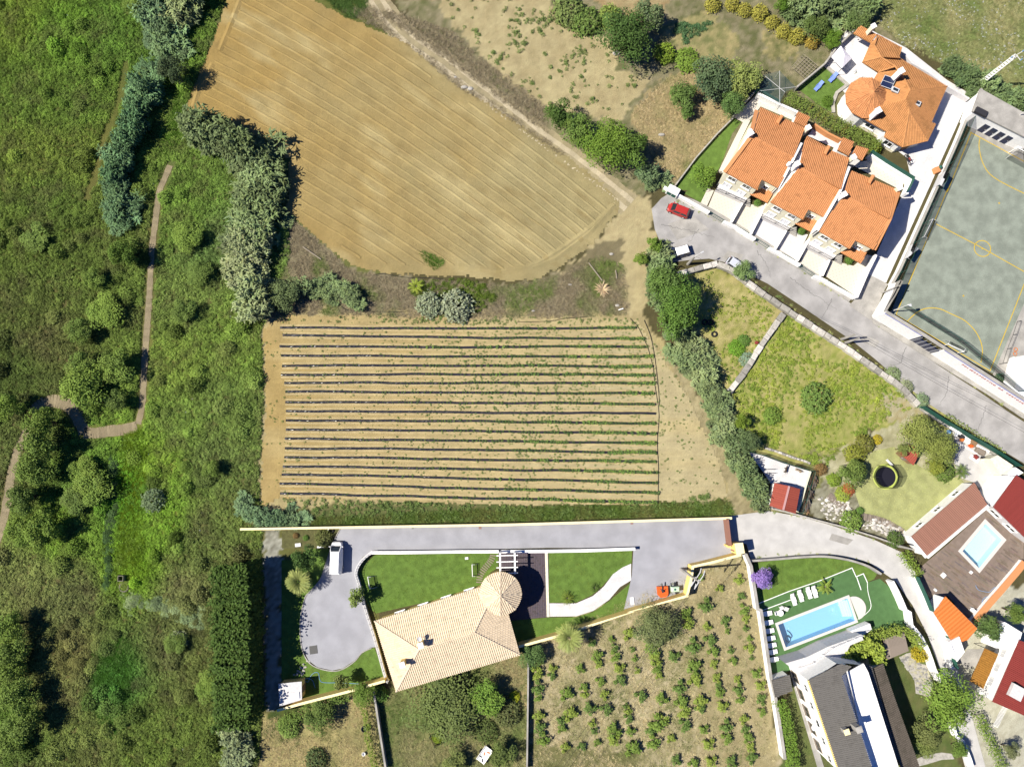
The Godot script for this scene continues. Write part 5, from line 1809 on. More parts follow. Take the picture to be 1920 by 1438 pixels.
func hedge(label: String,pts: Array,wide: float,tall: float,col: Color,density := 1.0,called := "hedge") -> void:
	var t := thing(called,label,"hedge",Vector3(pts[0].x,0,pts[0].z))
	rng.seed = int(pts[0].x * 100.0) + 77
	var mb := MB.new()
	var line := densify(pts,0.35)
	for p in line:
		if rng.randf() < 0.35:
			mb.tube([Vector3(p.x,0,p.z),Vector3(p.x,tall * 0.6,p.z)],0.03,5,0.015)
	part("stems",mb,M.bark,t).set_meta("kind","stuff")
	mb = MB.new()
	for i in line.size():
		var p: Vector3 = line[i]
		var d: Vector3 = line[mini(i + 1,line.size() - 1)] - line[maxi(i - 1,0)]
		d = d.normalized()
		var s := Vector3(-d.z,0,d.x)
		var bump := 1.0 + 0.25 * noise_a.get_noise_1d(i * 0.9)
		for k in int(46 * density * maxf(wide,0.8) * clampf(tall,1.0,2.5) * 0.6):
			var a := rng.randf() * PI
			var rr := rng.randf_range(0.82,1.1) * bump
			var out := s * cos(a) + Vector3.UP * sin(a)
			var sq := pow(absf(cos(a)),0.5) * signf(cos(a))
			var sy := pow(sin(a),0.45)
			if rng.randf() < 0.4:
				sq = rng.randf_range(-0.9,0.9)
				sy = 1.0
				out = Vector3.UP
			var pos := Vector3(p.x,0,p.z) + s * (sq * wide * 0.5 * rr) + Vector3(0,sy * tall * rr,0) + d * rng.randf_range(-0.2,0.2)
			var nn := (out + unit() * 0.8 + Vector3.UP * 0.3).normalized()
			var al := nn.cross(unit()).normalized()
			mb.col = shade_of(0.7,1.3)
			if noise_a.get_noise_2d(p.x * 0.7 + 30.0,p.z * 0.7) > 0.12 and col == Color(0.085,0.125,0.028):
				mb.col *= Color(1.35,0.85,0.9)
			var big := 2.3 if tall > 3.0 else 1.25
			mb.leaf(pos,al,nn.cross(al).normalized(),rng.randf_range(0.12,0.24) * big,rng.randf_range(0.08,0.15) * big)
	part("foliage",mb,leaf_mat(col),t)
func terrace_unit(label: String,px: Dictionary,left: bool,shade: Material) -> Node3D:
	var ev := 5.4
	var rd := 7.1
	var t := thing("terrace_house",label,"house",centre(q(W,px.ridge,6.0)),"orange roofed terrace houses")
	rng.seed = 520 + int(px.ridge[0])
	var s_plane := q3(W,[px.south[0],px.south[1],ev,px.south[2],px.south[3],ev,px.ridge[0],px.ridge[1],rd])
	var south := on_plane(W,px.south + [px.ridge[2],px.ridge[3],px.ridge[0],px.ridge[1]],s_plane)
	slope(t,south,shade,0.27,0.42,0.0,0.12)
	var n_plane := q3(W,[px.north[0],px.north[1],ev,px.north[2],px.north[3],ev,px.ridge[0],px.ridge[1],rd])
	var north := on_plane(W,px.north + [px.ridge[2],px.ridge[3],px.ridge[0],px.ridge[1]],n_plane)
	slope(t,north,shade,0.27,0.42,0.0,0.12)
	ridge_cap(t,[[south[-1],south[-2]]],shade)
	var foot := []
	for p in [north[0],north[1],south[3] if south.size() > 5 else south[1],south[2] if south.size() > 5 else south[1],south[1],south[0]]:
		foot.append(Vector3(p.x,0,p.z))
	var cc := centre(foot)
	var wl := []
	for p in foot:
		wl.append(p + (cc - p).normalized() * 0.35)
	var mb := MB.new()
	mb.prism(wl,0.0,ev - 0.12,false)
	part("wall",mb,M.cream_wall,t)
	for e in [[north[0],south[0],south[-1]],[north[1],south[-3],south[-2]]]:
		mb = MB.new()
		var k := []
		for p in e:
			k.append(p + (Vector3(cc.x,p.y,cc.z) - p).normalized() * 0.3 - Vector3(0,0.12,0))
		mb.face(k,Vector3(1,0,0))
		part("gable",mb,M.white,t)
	var a: Vector3 = wl[5]
	var b: Vector3 = wl[4]
	for f in [0.25,0.72]:
		window(t,a,b,f,3.6,1.25,1.1,cc)
		window(t,a,b,f,0.95,1.3,1.35,cc,"white","metal_white")
	if south.size() > 5:
		window(t,wl[3],wl[2],0.55,3.5,0.8,0.9,cc)
		door(t,wl[3],wl[2],0.5,1.0,2.1,cc)
	for f in [0.3,0.7]:
		window(t,wl[0],wl[1],f,3.4,1.2,1.1,cc)
	return t
func make_terrace() -> void:
	var units := [
		{"ridge": [1412.6,256.4,1489.0,295.8],"north": [1426.4,201.3,1510.2,240.1],"south": [1359.5,322.5,1420.5,356.0,1429.0,336.3,1459.6,352.5],"label": "terrace house nearest the trees with orange tile roof and white chimneys"},
		{"ridge": [1499.0,313.5,1577.6,355.2],"north": [1510.0,262.6,1592.6,296.0],"south": [1445.0,378.8,1506.5,412.0,1516.5,392.6,1547.6,408.2],"label": "middle terrace house with orange tile roof between two white party walls"},
		{"ridge": [1583.0,365.5,1668.0,410.7],"north": [1595.5,319.5,1686.0,356.5],"south": [1536.3,433.8,1593.2,466.4,1604.5,450.7,1638.9,468.2],"label": "end terrace house with orange tile roof nearest the sports court"}]
	var houses := []
	for u in units:
		houses.append(terrace_unit(u.label,u,true,M.tile_orange))
	var pw := [[1504.0,267.6,1489.0,297.0,1459.5,353.5],[1594.0,312.0,1577.0,357.0,1534.0,432.0]]
	for i in 2:
		var q0 := q3(W,[pw[i][0],pw[i][1],6.0,pw[i][2],pw[i][3],7.35,pw[i][4],pw[i][5],5.7])
		var mb := MB.new()
		for k in 2:
			var a: Vector3 = q0[k]
			var b: Vector3 = q0[k + 1]
			var d := (b - a)
			d.y = 0
			d = d.normalized()
			var s := Vector3(-d.z,0,d.x) * 0.17
			mb.quad(a + s,b + s,b - s,a - s)
			mb.quad(Vector3(a.x,3.0,a.z) + s,Vector3(b.x,3.0,b.z) + s,b + s,a + s)
			mb.quad(Vector3(b.x,3.0,b.z) - s,Vector3(a.x,3.0,a.z) - s,a - s,b - s)
		part("party_wall",mb,M.white,houses[i + 1])
	var vq := q3(W,[1419.0,207.0,5.5,1407.0,258.0,7.2,1359.0,322.5,5.5])
	var vm := MB.new()
	for k in 2:
		vm.beam(vq[k],vq[k + 1],0.55,0.22)
	part("verge",vm,M.tile_orange,houses[0])
	vq = q3(W,[1687.0,356.5,5.5,1669.5,410.5,7.2,1640.0,468.5,5.5])
	vm = MB.new()
	for k in 2:
		vm.beam(vq[k],vq[k + 1],0.45,0.22)
	part("verge",vm,M.tile_orange,houses[2])
	var porch := [[[910,290,1085,255,1200,318,1118,482,850,350],R3,0],[[1590,725,1760,690,1880,750,1795,930,1530,790],R3,1],[[690,700,850,650,1012,740,920,912,610,740],R4,2]]
	for p in porch:
		var o: Array = p[0]
		var s: Vector3 = p[1]
		slope(houses[p[2]],on_plane(s,o,q3(s,[o[8],o[9],2.7,o[6],o[7],2.7,o[2],o[3],3.5])),M.tile_orange,0.27,0.42,0.0,0.12,"porch_roof")
	for p in [[[1410,395,1590,470,1530,625,1355,545],R1,0,3.2],[[650,620,815,690,740,895,570,805],R2,1,3.2],[[850,745,1040,800,935,970,790,870],R2,2,3.2],[[110,600,400,760,385,825,85,665],R2,1,4.6]]:
		var o: Array = p[0]
		var s: Vector3 = p[1]
		var poly := on_plane(s,o,q3(s,[o[0],o[1],p[3],o[2],o[3],p[3] - 0.1,o[4],o[5],p[3] + 0.35]))
		slope(houses[p[2]],poly,M.tile_orange,0.27,0.42,0.0,0.12,"annex_roof")
		var base := []
		var cc := centre(poly)
		for v in poly:
			var w := Vector3(v.x,0,v.z)
			base.append(w + (cc - w).normalized() * 0.2)
		var mb := MB.new()
		mb.prism(base,0.0,p[3] - 0.15,false)
		part("annex_wall",mb,M.white,houses[p[2]])
	for ch in [[R1,700,720,0,7.9],[R1,1395,1180,1,7.9],[R1,1560,640,0,6.0],[R2,800,920,1,6.0],[R2,1490,1380,2,6.2],[D2,570,20,2,7.9]]:
		chimney(houses[ch[3]],ch[0],ch[1],ch[2],ch[4] - 1.8,ch[4],0.62,0.5,"white" if ch[4] > 7 else "cream_wall","white")
	for ch in [[R1,697,672,0],[R1,1285,1170,0]]:
		var p := q1(ch[0],ch[1],ch[2],7.6)
		var mb := MB.new()
		mb.lathe(p,[Vector2(0.0,-0.5),Vector2(0.30,-0.5),Vector2(0.30,0.1),Vector2(0.18,0.25),Vector2(0.0,0.28)],12)
		part("flue",mb,M.white,houses[ch[3]])
	for ch in [[R1,1150,500,0,6.3],[R1,1860,960,1,6.3],[R2,1085,1240,2,6.3]]:
		var p := q1(ch[0],ch[1],ch[2],ch[4])
		var mb := MB.new()
		mb.slab(p - Vector3(0,0.25,0),Vector3(0.5,0.5,1.5),-0.55,0.12)
		part("vent_hood",mb,M.tile_orange,houses[ch[3]])
	plot_front()
	plot_back()
func dotted_floor(label: String,poly3: Array,y: float,dots := true) -> void:
	var mb := MB.new()
	mb.sheet(poly3,y)
	var o := struct("tiled_yard" if dots else "paved_yard",mb,M.yard_tile if dots else M.grey_wall,label)
	if not dots:
		return
	var poly := flat(poly3)
	var r := bounds(poly)
	var a := Vector2(0.84,0.54)
	var b := Vector2(-0.54,0.84)
	var dm := MB.new()
	dm.box(Vector3(0,0,0),Vector3(0.13,0.012,0.13),0.3)
	var mesh := dm.mesh()
	var made := 0
	for i in range(-40,40):
		for j in range(-40,40):
			var c := r.get_center() + a * (i * 0.66 + (j % 2) * 0.33) + b * (j * 0.40)
			if inside(c,poly) and made < 300:
				made += 1
				piece("inset_tile",mesh,M.inset_a if (i + j) % 3 else M.inset_b,o,Transform3D(Basis.IDENTITY,Vector3(c.x,y + 0.005,c.y)))
func plot_front() -> void:
	mat("yard_tile",lin(0.62,0.58,0.50),0.7,"fine",0.6)
	mat("inset_a",lin(0.36,0.37,0.30),0.7)
	mat("inset_b",lin(0.42,0.33,0.33),0.7)
	dotted_floor("speckled tiled yard of the first terrace house",q(R3,[330,290,740,490,560,770,215,560]),0.10)
	dotted_floor("speckled tiled path yard beside the first front steps",q(R3,[740,500,1060,520,850,960,600,790]),0.10)
	dotted_floor("narrow speckled tiled side path of the first terrace house",q(R3,[215,270,310,300,200,545,105,495]),0.10)
	dotted_floor("smooth grey yard of the middle terrace house",q(R3,[1015,705,1370,900,1215,1150,890,960]),0.10,false)
	dotted_floor("smooth grey path yard beside the middle front steps",q(R3,[1400,910,1720,960,1540,1340,1250,1190]),0.10,false)
	dotted_floor("speckled tiled yard of the end terrace house beside the party wall",q(R4,[90,665,400,860,320,1100,-10,930]),0.10)
	dotted_floor("large speckled tiled corner yard of the end terrace house",q(R4,[470,860,800,950,1010,780,1090,800,830,1400,380,1100]),0.10)
	garden_wall("white front wall of the terrace row along the pavement, upper stretch",q(R3,[-440,250,-300,330,240,630],0.8) ,0.32,0.95,"white","garden_wall","white")
	garden_wall("white front wall of the terrace row along the pavement, middle stretch",q(R3,[450,765,640,850,850,985,930,1030],0.8),0.32,0.95,"white","garden_wall","white")
	garden_wall("white front wall of the terrace row along the pavement, lower stretch",q(R3,[1130,1160,1310,1250,1600,1420],0.8),0.32,0.95,"white","garden_wall","white")
	garden_wall("white front wall of the corner yard nearest the court",q(R4,[210,1100,390,1180,830,1425],0.8),0.36,0.95,"white","garden_wall","white")
	garden_wall("tall white side wall of the corner yard beside the villa drive",q(R4,[840,1425,1010,1030,1130,790],1.2),0.30,1.5,"white","garden_wall","white")
	for w in [[R3,[730,490,570,775],"white wall between the first yard and its steps"],[R3,[1180,380,1060,560,860,955],"white wall between the first and the middle plot"],[R3,[1390,900,1230,1170],"white wall between the middle yard and its steps"],[R3,[1880,940,1730,1040,1560,1350],"white wall between the middle and the end plot"],[R4,[440,860,335,1095],"white wall between the end yard and its steps"]]:
		garden_wall(w[2],q(w[0],w[1],0.9),0.26,1.0,"white","garden_wall","white")
	for w in [[R3,[340,285,480,60,905,270,770,480],"first"],[R3,[1020,690,1140,500,1590,720,1420,890],"middle"],[R4,[95,655,200,500,690,690,470,855],"end"]]:
		var poly := q(w[0],w[1],0.9)
		var mb := MB.new()
		mb.prism(poly,0.0,0.9)
		struct("front_terrace",mb,M.grey_wall,"raised grey front terrace of the %s terrace house" % w[2])
		fence("dark wrought iron railing on the %s house's front terrace" % w[2],[poly[0],poly[3]],0.9,0.9,"iron",1.6,"",9,"railing")
	for w in [[R3,[245,640,445,760],"first"],[R3,[640,850,820,950],"second"],[R3,[935,1035,1125,1155],"third"],[R3,[1310,1250,1490,1350],"fourth"],[R4,[5,960,205,1095],"fifth"],[R4,[400,1185,820,1420],"sixth"]]:
		fence("dark green ironwork in the %s gap of the terrace row's front wall" % w[2],q(w[0],w[1],0.5),0.12,1.0,"green_paint",1.4,"",8,"railing")
	for w in [[R3,790,420,640,"first"],[R3,1480,860,1000,"middle"],[R4,560,800,950,"end"]]:
		var t := thing("front_steps","short flight of pale front steps of the %s terrace house" % w[4],"steps",q1(w[0],w[1],w[2]))
		for i in 5:
			var p := q1(w[0],w[1] + i * 6.0 - 10.0,w[2] + i * 24.0)
			var mb := MB.new()
			mb.box(Vector3(p.x,0.45 - i * 0.085,p.z),Vector3(1.1,0.9 - i * 0.17,0.34),-0.5)
			part("step",mb,M.concrete,t)
	for w in [[R3,980,470,"first"],[R3,1640,900,"middle"],[R4,760,860,"end"]]:
		bush("potted_shrub","low green shrubs in the %s terrace house's porch planter" % w[3],w[1],w[2],110,1.2,GREEN,"",w[0])
	var p := q1(G1,340,140,1.0)
	var t := thing("meter_cupboard","white meter cupboard with green doors at the end of the front wall","cupboard",Vector3(p.x,0.14,p.z))
	var mb := MB.new()
	mb.slab(Vector3(p.x,0.75,p.z),Vector3(1.9,1.3,1.2),-0.5)
	part("body",mb,M.white,t)
	for s in [-0.4,0.4]:
		bp("door",M.green_paint,t,func(k_): k_.obox(Vector3(p.x,0.7,p.z) + Basis(Vector3.UP,-0.5) * Vector3(s,0,0.61),Basis(Vector3.UP,-0.5),Vector3(0.7,0.9,0.05)))
	mb = MB.new()
	mb.sheet(q(C1,[1720,910,1650,1000,1580,1200,1470,1438,1250,1420,1210,1400,1400,1160,1560,1000,1660,880]),0.02)
	struct("side_garden",mb,M.lawn,"shaggy grass strip beside the first terrace house")
	mb = MB.new()
	mb.sheet(q(C2,[1330,-20,1460,0,1415,80,1290,10]),0.03)
	struct("side_garden",mb,M.lawn,"small grass patch below the side garden")
	garden_wall("low old wall between the straw plot and the side garden",q(C1,[1215,1400,1380,1180,1540,1000,1660,880],0.4),0.2,0.6,"stone")
func plot_back() -> void:
	dotted_floor("speckled tiled back terrace of the first terrace house",q(R1,[445,480,800,130,1380,470,1340,530,850,320,700,510,590,560]),0.10)
	mb_strip()
	dotted_floor("smooth pale court behind the middle terrace house",q(R2,[215,460,610,715,560,800,120,600]),0.10,false)
	dotted_floor("speckled tiled back court of the end terrace house",q(R2,[1050,960,1560,1290,1540,1360,1430,1370,770,1030,850,1000]),0.10)
	garden_wall("white back wall of the terrace row beside the clipped hedge",q(R1,[800,125,1130,290,1400,410],1.2),0.28,1.4,"white","garden_wall","white")
	garden_wall("salmon wall behind the middle terrace house",q(R2,[210,420,420,560,620,660],1.0),0.3,1.2,"tile_orange")
	garden_wall("white curved back wall of the end terrace house",q(R2,[1050,870,1300,1040,1560,1200,1660,1270,1650,1330,1590,1470],1.2),0.45,1.4,"white","garden_wall","white")
	fence("green screen fence on the end house's curved back wall",q(R2,[1060,840,1300,1000,1560,1160,1690,1240,1670,1300,1600,1440],1.6),1.48,0.9,"green_paint",2.0,"green_paint")
	fence("green screen fence above the first house's back terrace",q(R1,[790,70,900,110,1140,250],1.6),0.1,1.9,"green_paint",2.0,"green_paint")
	garden_wall("dark weathered wall beside the first house's back terrace",q(R1,[430,470,520,360,640,230,770,90],1.0),0.2,1.2,"stone")
func mb_strip() -> void:
	var mb := MB.new()
	mb.sheet(q(R1,[590,545,700,520,320,1290,250,1330,215,1300,470,780]),0.09)
	struct("paved_yard",mb,M.yard_tile,"pale paved side strip of the first terrace house")
func stripe(mb: MB,s: Vector3,pts: Array,w: float,y := 0.075) -> void:
	mb.ribbon(q(s,pts),w,y)
func make_court() -> void:
	var mb := MB.new()
	mb.prism(q(W,[1822,246,1990,335,1990,470,1862,700,1668,596,1672,585,1745,390,1822,240]),-0.02,0.05)
	struct("sports_court",mb,M.court,"worn grey green five a side court with yellow lines")
	mb = MB.new()
	mb.sheet(q(D2,[1330,-480,1310,0,960,930,930,900,930,760,1250,0,1500,-600,1540,-520]),0.06)
	mb.sheet(q(R6,[1130,760,1170,670,1917,1130,1917,1330,1120,850]),0.06)
	mb.sheet(q(W,[1862,702,1925,560,1990,470,1990,800,1900,740]),0.061)
	struct("court_edge",mb,M.concrete,"grey concrete margin round the sports court")
	mb = MB.new()
	var w := 0.14
	stripe(mb,D1,[1525,990,1345,1438],w)
	stripe(mb,D2,[1350,-30,960,920],w)
	stripe(mb,D1,[1515,990,1920,1210,2200,1365],w)
	stripe(mb,D2,[960,920,1665,1340],w)
	stripe(mb,D2,[1665,1340,1917,700,2070,330,2200,10],w)
	stripe(mb,D2,[1260,240,1560,395,1660,450,1917,595,2200,750],w)
	var line := mb
	var arc := smooth(q(R7,[645,830,720,750,820,670,920,630,1040,620,1160,640,1280,695,1380,740,1500,800,1600,885,1680,980,1740,1090,1770,1190,1778,1290,1755,1438]),4)
	mb.ribbon(arc,w,0.075)
	arc = smooth(q(D1,[1588,1040,1582,1090,1590,1150,1610,1220,1650,1290,1710,1340,1780,1380,1880,1430]) + q(D2,[1917,10,1990,60]),4)
	mb.ribbon(arc,w,0.075)
	var cc := q1(D2,1608,424)
	var ring := []
	for i in 33:
		ring.append(cc + Vector3(cos(TAU * i / 32.0),0,sin(TAU * i / 32.0)) * 1.30)
	mb.ribbon(ring,w,0.075)
	for d in [[D2,1608,424],[D2,1466,778],[D2,1734,84]]:
		var p := q1(d[0],d[1],d[2])
		mb.lathe(Vector3(p.x,0.0,p.z),[Vector2(0.0,0.0),Vector2(0.14,0.0),Vector2(0.14,0.076),Vector2(0.0,0.076)],10)
	struct("court_marking",mb,M.yellow_line,"yellow painted lines of the sports court")
	var h := 3.9
	var wt := thing("court_wall","tall white court wall along the road with red lettering","wall",q1(R7,130,760))
	var pts := q(R7,[135,755,680,1085])
	bp("masonry",M.white,wt,func(k_): k_.wall(pts,0.3,0.0,h))
	var pts2 := q(R7,[1005,1295,1250,1440]) + q(R8,[380,690,1130,1170,1560,1438,1800,1590])
	pts2 = [pts2[0],q1(R8,1480,1388),q1(R8,2500,2035)]
	bp("masonry",M.white,wt,func(k_): k_.wall(pts2,0.3,0.0,h))
	for e in [pts,pts2]:
		bp("coping",M.concrete,wt,func(k_): k_.wall(at_y(e,0),0.5,h,h + 0.1))
		bp("blue_band",M.blue_line,wt,func(k_): k_.wall(e,0.33,h - 0.35,h - 0.2))
	var dd: Vector3 = (pts2[1] - pts2[0]).normalized()
	var out := Vector3(-dd.z,0,dd.x)
	letters(wt,"POLIDESPORTIVO DA VENTOSA",pts2[0] + dd * 3.7 + out * 0.2 + Vector3(0,h - 0.95,0),dd,0.52)
	var gate := bp("gate",M.panel_blue,wt,func(k_): k_.wall([pts[1],pts2[0]],0.12,0.0,2.2))
	for k in 5:
		mb = MB.new()
		var p: Vector3 = pts[1].lerp(pts2[0],(k + 0.5) / 5.0)
		mb.box(Vector3(p.x,1.6,p.z) + out * 0.08,Vector3(0.05,3.1,0.05),yaw_of(pts[1],pts2[0]))
		part("slat",mb,M.metal_grey,gate)
	bp("coping",M.concrete,wt,func(k_): k_.wall([pts[1],pts2[0]],0.5,h,h + 0.1))
	garden_wall("white side wall of the sports court sloping along the villa drive",q(R7,[130,750,290,480,385,290]),0.3,h - 0.3,"white","court_side_wall","concrete",0.0,2.2)
	garden_wall("long low white wall between the villa drive and the sports court",q(D2,[905,700,960,600,1050,400,1240,-20]) + q(D1,[1390,1080,1480,860,1570,690]),0.3,1.1,"white","court_side_wall","concrete")
	fence("green mesh fence on the low wall along the court",q(D2,[920,720,965,620,1065,400,1250,-20]) + q(D1,[1400,1090,1500,860]),1.15,1.8,"green_paint",3.2,"net")
	fence("green mesh fence on top of the court's road wall",[q1(R7,380,690),q1(R7,1150,1170),q1(R8,1480,1330)],4.0,1.3,"green_paint",3.0,"net")
	goal("white five a side goal at the road end of the court",q(R8,[420,470,700,600]),Vector3(0.45,0,-0.9),2.0)
	goal("white five a side goal at the villa end of the court",q(R6,[1690,1170,2120,1400]),Vector3(-0.45,0,0.9),2.0)
	goal("small white practice goal standing beside the court's side wall",q(D2,[1140,350,1205,220]),Vector3(0.9,0,0.42),1.2)
	for d in [[D2,[1090,390,1135,425,1075,510,1050,490],"pale dugout shelter beside the halfway line"],[D1,[1335,1280,1370,1305,1320,1400,1290,1380],"pale dugout shelter at the villa end of the touchline"]]:
		var poly := q(d[0],d[1],2.0)
		var t := thing("dugout",d[2],"dugout",centre(poly))
		mb = MB.new()
		mb.prism(poly,1.9,2.0)
		mb.face([poly[3],poly[2],poly[1],poly[0]],Vector3.DOWN)
		part("roof_panel",mb,M.metal_grey,t)
		bp("back_panel",M.metal_grey,t,func(k_): k_.wall([poly[0],poly[3]],0.06,0.05,1.9))
		for k in [[0,1],[3,2]]:
			bp("post",M.iron,t,func(k_): k_.tube([Vector3(poly[k[1]].x,0.05,poly[k[1]].z),Vector3(poly[k[1]].x,1.9,poly[k[1]].z)],0.03,6))
		mb = MB.new()
		var m0: Vector3 = poly[0].lerp(poly[1],0.35)
		var m1: Vector3 = poly[3].lerp(poly[2],0.35)
		mb.beam(Vector3(m0.x,0.45,m0.z),Vector3(m1.x,0.45,m1.z),0.35,0.06)
		part("bench",mb,M.wood_brown,t)
	var roof := q(R6,[1275,205,1917,560,2300,770,2150,1010,1917,920,1380,650,1150,545],3.6)
	var t := thing("changing_rooms","flat grey roofed white changing room block behind the sports court","building",centre(roof))
	bp("roof_slab",M.concrete,t,func(k_): k_.prism(roof,3.35,3.6))
	var cc2 := centre(roof)
	var wl := []
	for p in roof:
		var g := Vector3(p.x,0,p.z)
		wl.append(g + (cc2 - g).normalized() * 0.35)
	bp("wall",M.white,t,func(k_): k_.prism(wl,0.0,3.35,false))
	for i in 4:
		door(t,wl[5],wl[4],0.15 + i * 0.24,0.9,2.1,cc2,"panel_blue")
	bp("roof_hatch",M.iron,t,func(k_): k_.slab(q1(R6,1280,560,3.75),Vector3(1.9,0.5,0.9),-0.5))
	garden_wall("white ledge wall in front of the changing rooms",q(R6,[1160,640,1500,830,1917,1060],0.9),1.0,0.9,"white","ledge_wall")
	fence("green mesh ball stop fence at the villa end of the court",q(R6,[1130,765,1310,860,1500,960,1680,1055,1850,1055]),0.06,3.2,"green_paint",2.4,"net")
	lamp_post("white floodlight post on the changing room side of the court",q1(R6,1620,765),4.6,0.5,"steel",true)
	lamp_post("pale floodlight post at the court's road corner",q1(R7,400,675),4.6,0.5,"steel",true)
	var pp := q1(R7,270,395)
	lamp_post("grey concrete pole beside the court's side wall",pp,5.0,0.0,"concrete",false)
	fence("black low railing along the court's lower east side",q(R8,[1480,790,1540,780,1620,520,1720,270,1800,30]),0.07,0.9,"iron",1.6,"",0,"railing")
	for r in [[1770,530,"rusty iron ring lying on the court margin"],[1760,605,"second rusty iron ring lying below the first on the court margin"]]:
		var p := q1(R8,r[0],r[1])
		mb = MB.new()
		var pts3 := []
		for i in 17:
			pts3.append(Vector3(p.x + cos(TAU * i / 16.0) * 0.28,0.11,p.z + sin(TAU * i / 16.0) * 0.28))
		mb.tube(pts3,0.05,6)
		single("iron_ring",mb,M.metal_orange,r[2],"ring",Vector3(p.x,0.06,p.z))
	bush("potted_shrub","dark spiky shrub in the court's lower corner",1505,1045,170,1.0,Color(0.030,0.055,0.030),"",R8)
	garden_wall("white ramp wall at the court's lower east corner",q(R8,[1760,670,1590,1240],0.6),0.35,0.7,"white","ramp_wall")
	mb = MB.new()
	mb.prism(q(R8,[1917,640,2100,640,2100,1500,1740,1350,1830,950],3.0),0.0,3.0)
	var bt := thing("annex_building","white flat building cut by the east edge below the court","building",q1(R8,1950,1000))
	part("wall",mb,M.white,bt)
func letters(parent: Node3D,text: String,at: Vector3,along: Vector3,size: float) -> void:
	var x := 0.0
	var font := SystemFont.new()
	font.font_names = PackedStringArray(["Droid Sans"])
	font.font_weight = 700
	var up := Vector3.UP
	var bas := Basis(along,up,along.cross(up))
	if not M.has("red_paint"):
		mat("red_paint",lin(0.30,0.03,0.05),0.6)
	for i in text.length():
		var ch := text[i]
		if ch != " ":
			var tm := TextMesh.new()
			tm.text = ch
			tm.font = font
			tm.font_size = 64
			tm.pixel_size = size / 64.0
			tm.depth = 0.03
			piece("letter",tm,M.red_paint,parent,Transform3D(bas,at + along * x))
		x += size * 0.86 if ch != "I" else size * 0.6
func goal(label: String,pts: Array,back: Vector3,h: float) -> void:
	var a: Vector3 = pts[0]
	var b: Vector3 = pts[1]
	var t := thing("goal",label,"goal",Vector3(a.x,0.05,a.z).lerp(Vector3(b.x,0.05,b.z),0.5))
	var up := Vector3(0,h,0)
	for p in [a,b]:
		var mb := MB.new()
		mb.tube([p,p + up],0.05,8)
		part("post",mb,M.plastic_white,t)
		bp("stay",M.metal_grey,t,func(k_): k_.tube([p + up,p + up + back * 0.5,p + back * 1.1],0.03,6))
	var mb := MB.new()
	mb.tube([a + up,b + up],0.05,8)
	part("crossbar",mb,M.plastic_white,t)
	bp("base_bar",M.metal_grey,t,func(k_): k_.tube([a + back * 1.1,b + back * 1.1],0.03,6))
	mb = MB.new()
	var s := [a + up,b + up,b + up + back * 0.5,a + up + back * 0.5,a + back * 1.1,b + back * 1.1]
	mb.quad(s[0],s[1],s[2],s[3])
	mb.quad(s[3],s[2],s[5],s[4])
	part("netting",mb,M.net,t)
func lamp_post(label: String,at: Vector3,h: float,arm: float,m: String,head: bool) -> void:
	var t := thing("lamp_post" if head else "pole",label,"lamp post" if head else "pole",Vector3(at.x,0,at.z))
	var mb := MB.new()
	mb.tube([Vector3(at.x,0,at.z),Vector3(at.x,h,at.z)],0.10,8,0.07)
	part("shaft",mb,M[m],t)
	if head:
		bp("bracket",M[m],t,func(k_): k_.beam(Vector3(at.x - 0.1,h,at.z),Vector3(at.x + arm,h,at.z),0.06,0.06))
		var hd := bp("lamp_head",M.metal_grey,t,func(k_): k_.slab(Vector3(at.x + arm * 0.7,h + 0.1,at.z),Vector3(0.55,0.18,0.42),0.2,0.04))
		bp("lens",M.plastic_white,hd,func(k_): k_.box(Vector3(at.x + arm * 0.7,h - 0.005,at.z),Vector3(0.4,0.02,0.3),0.2))
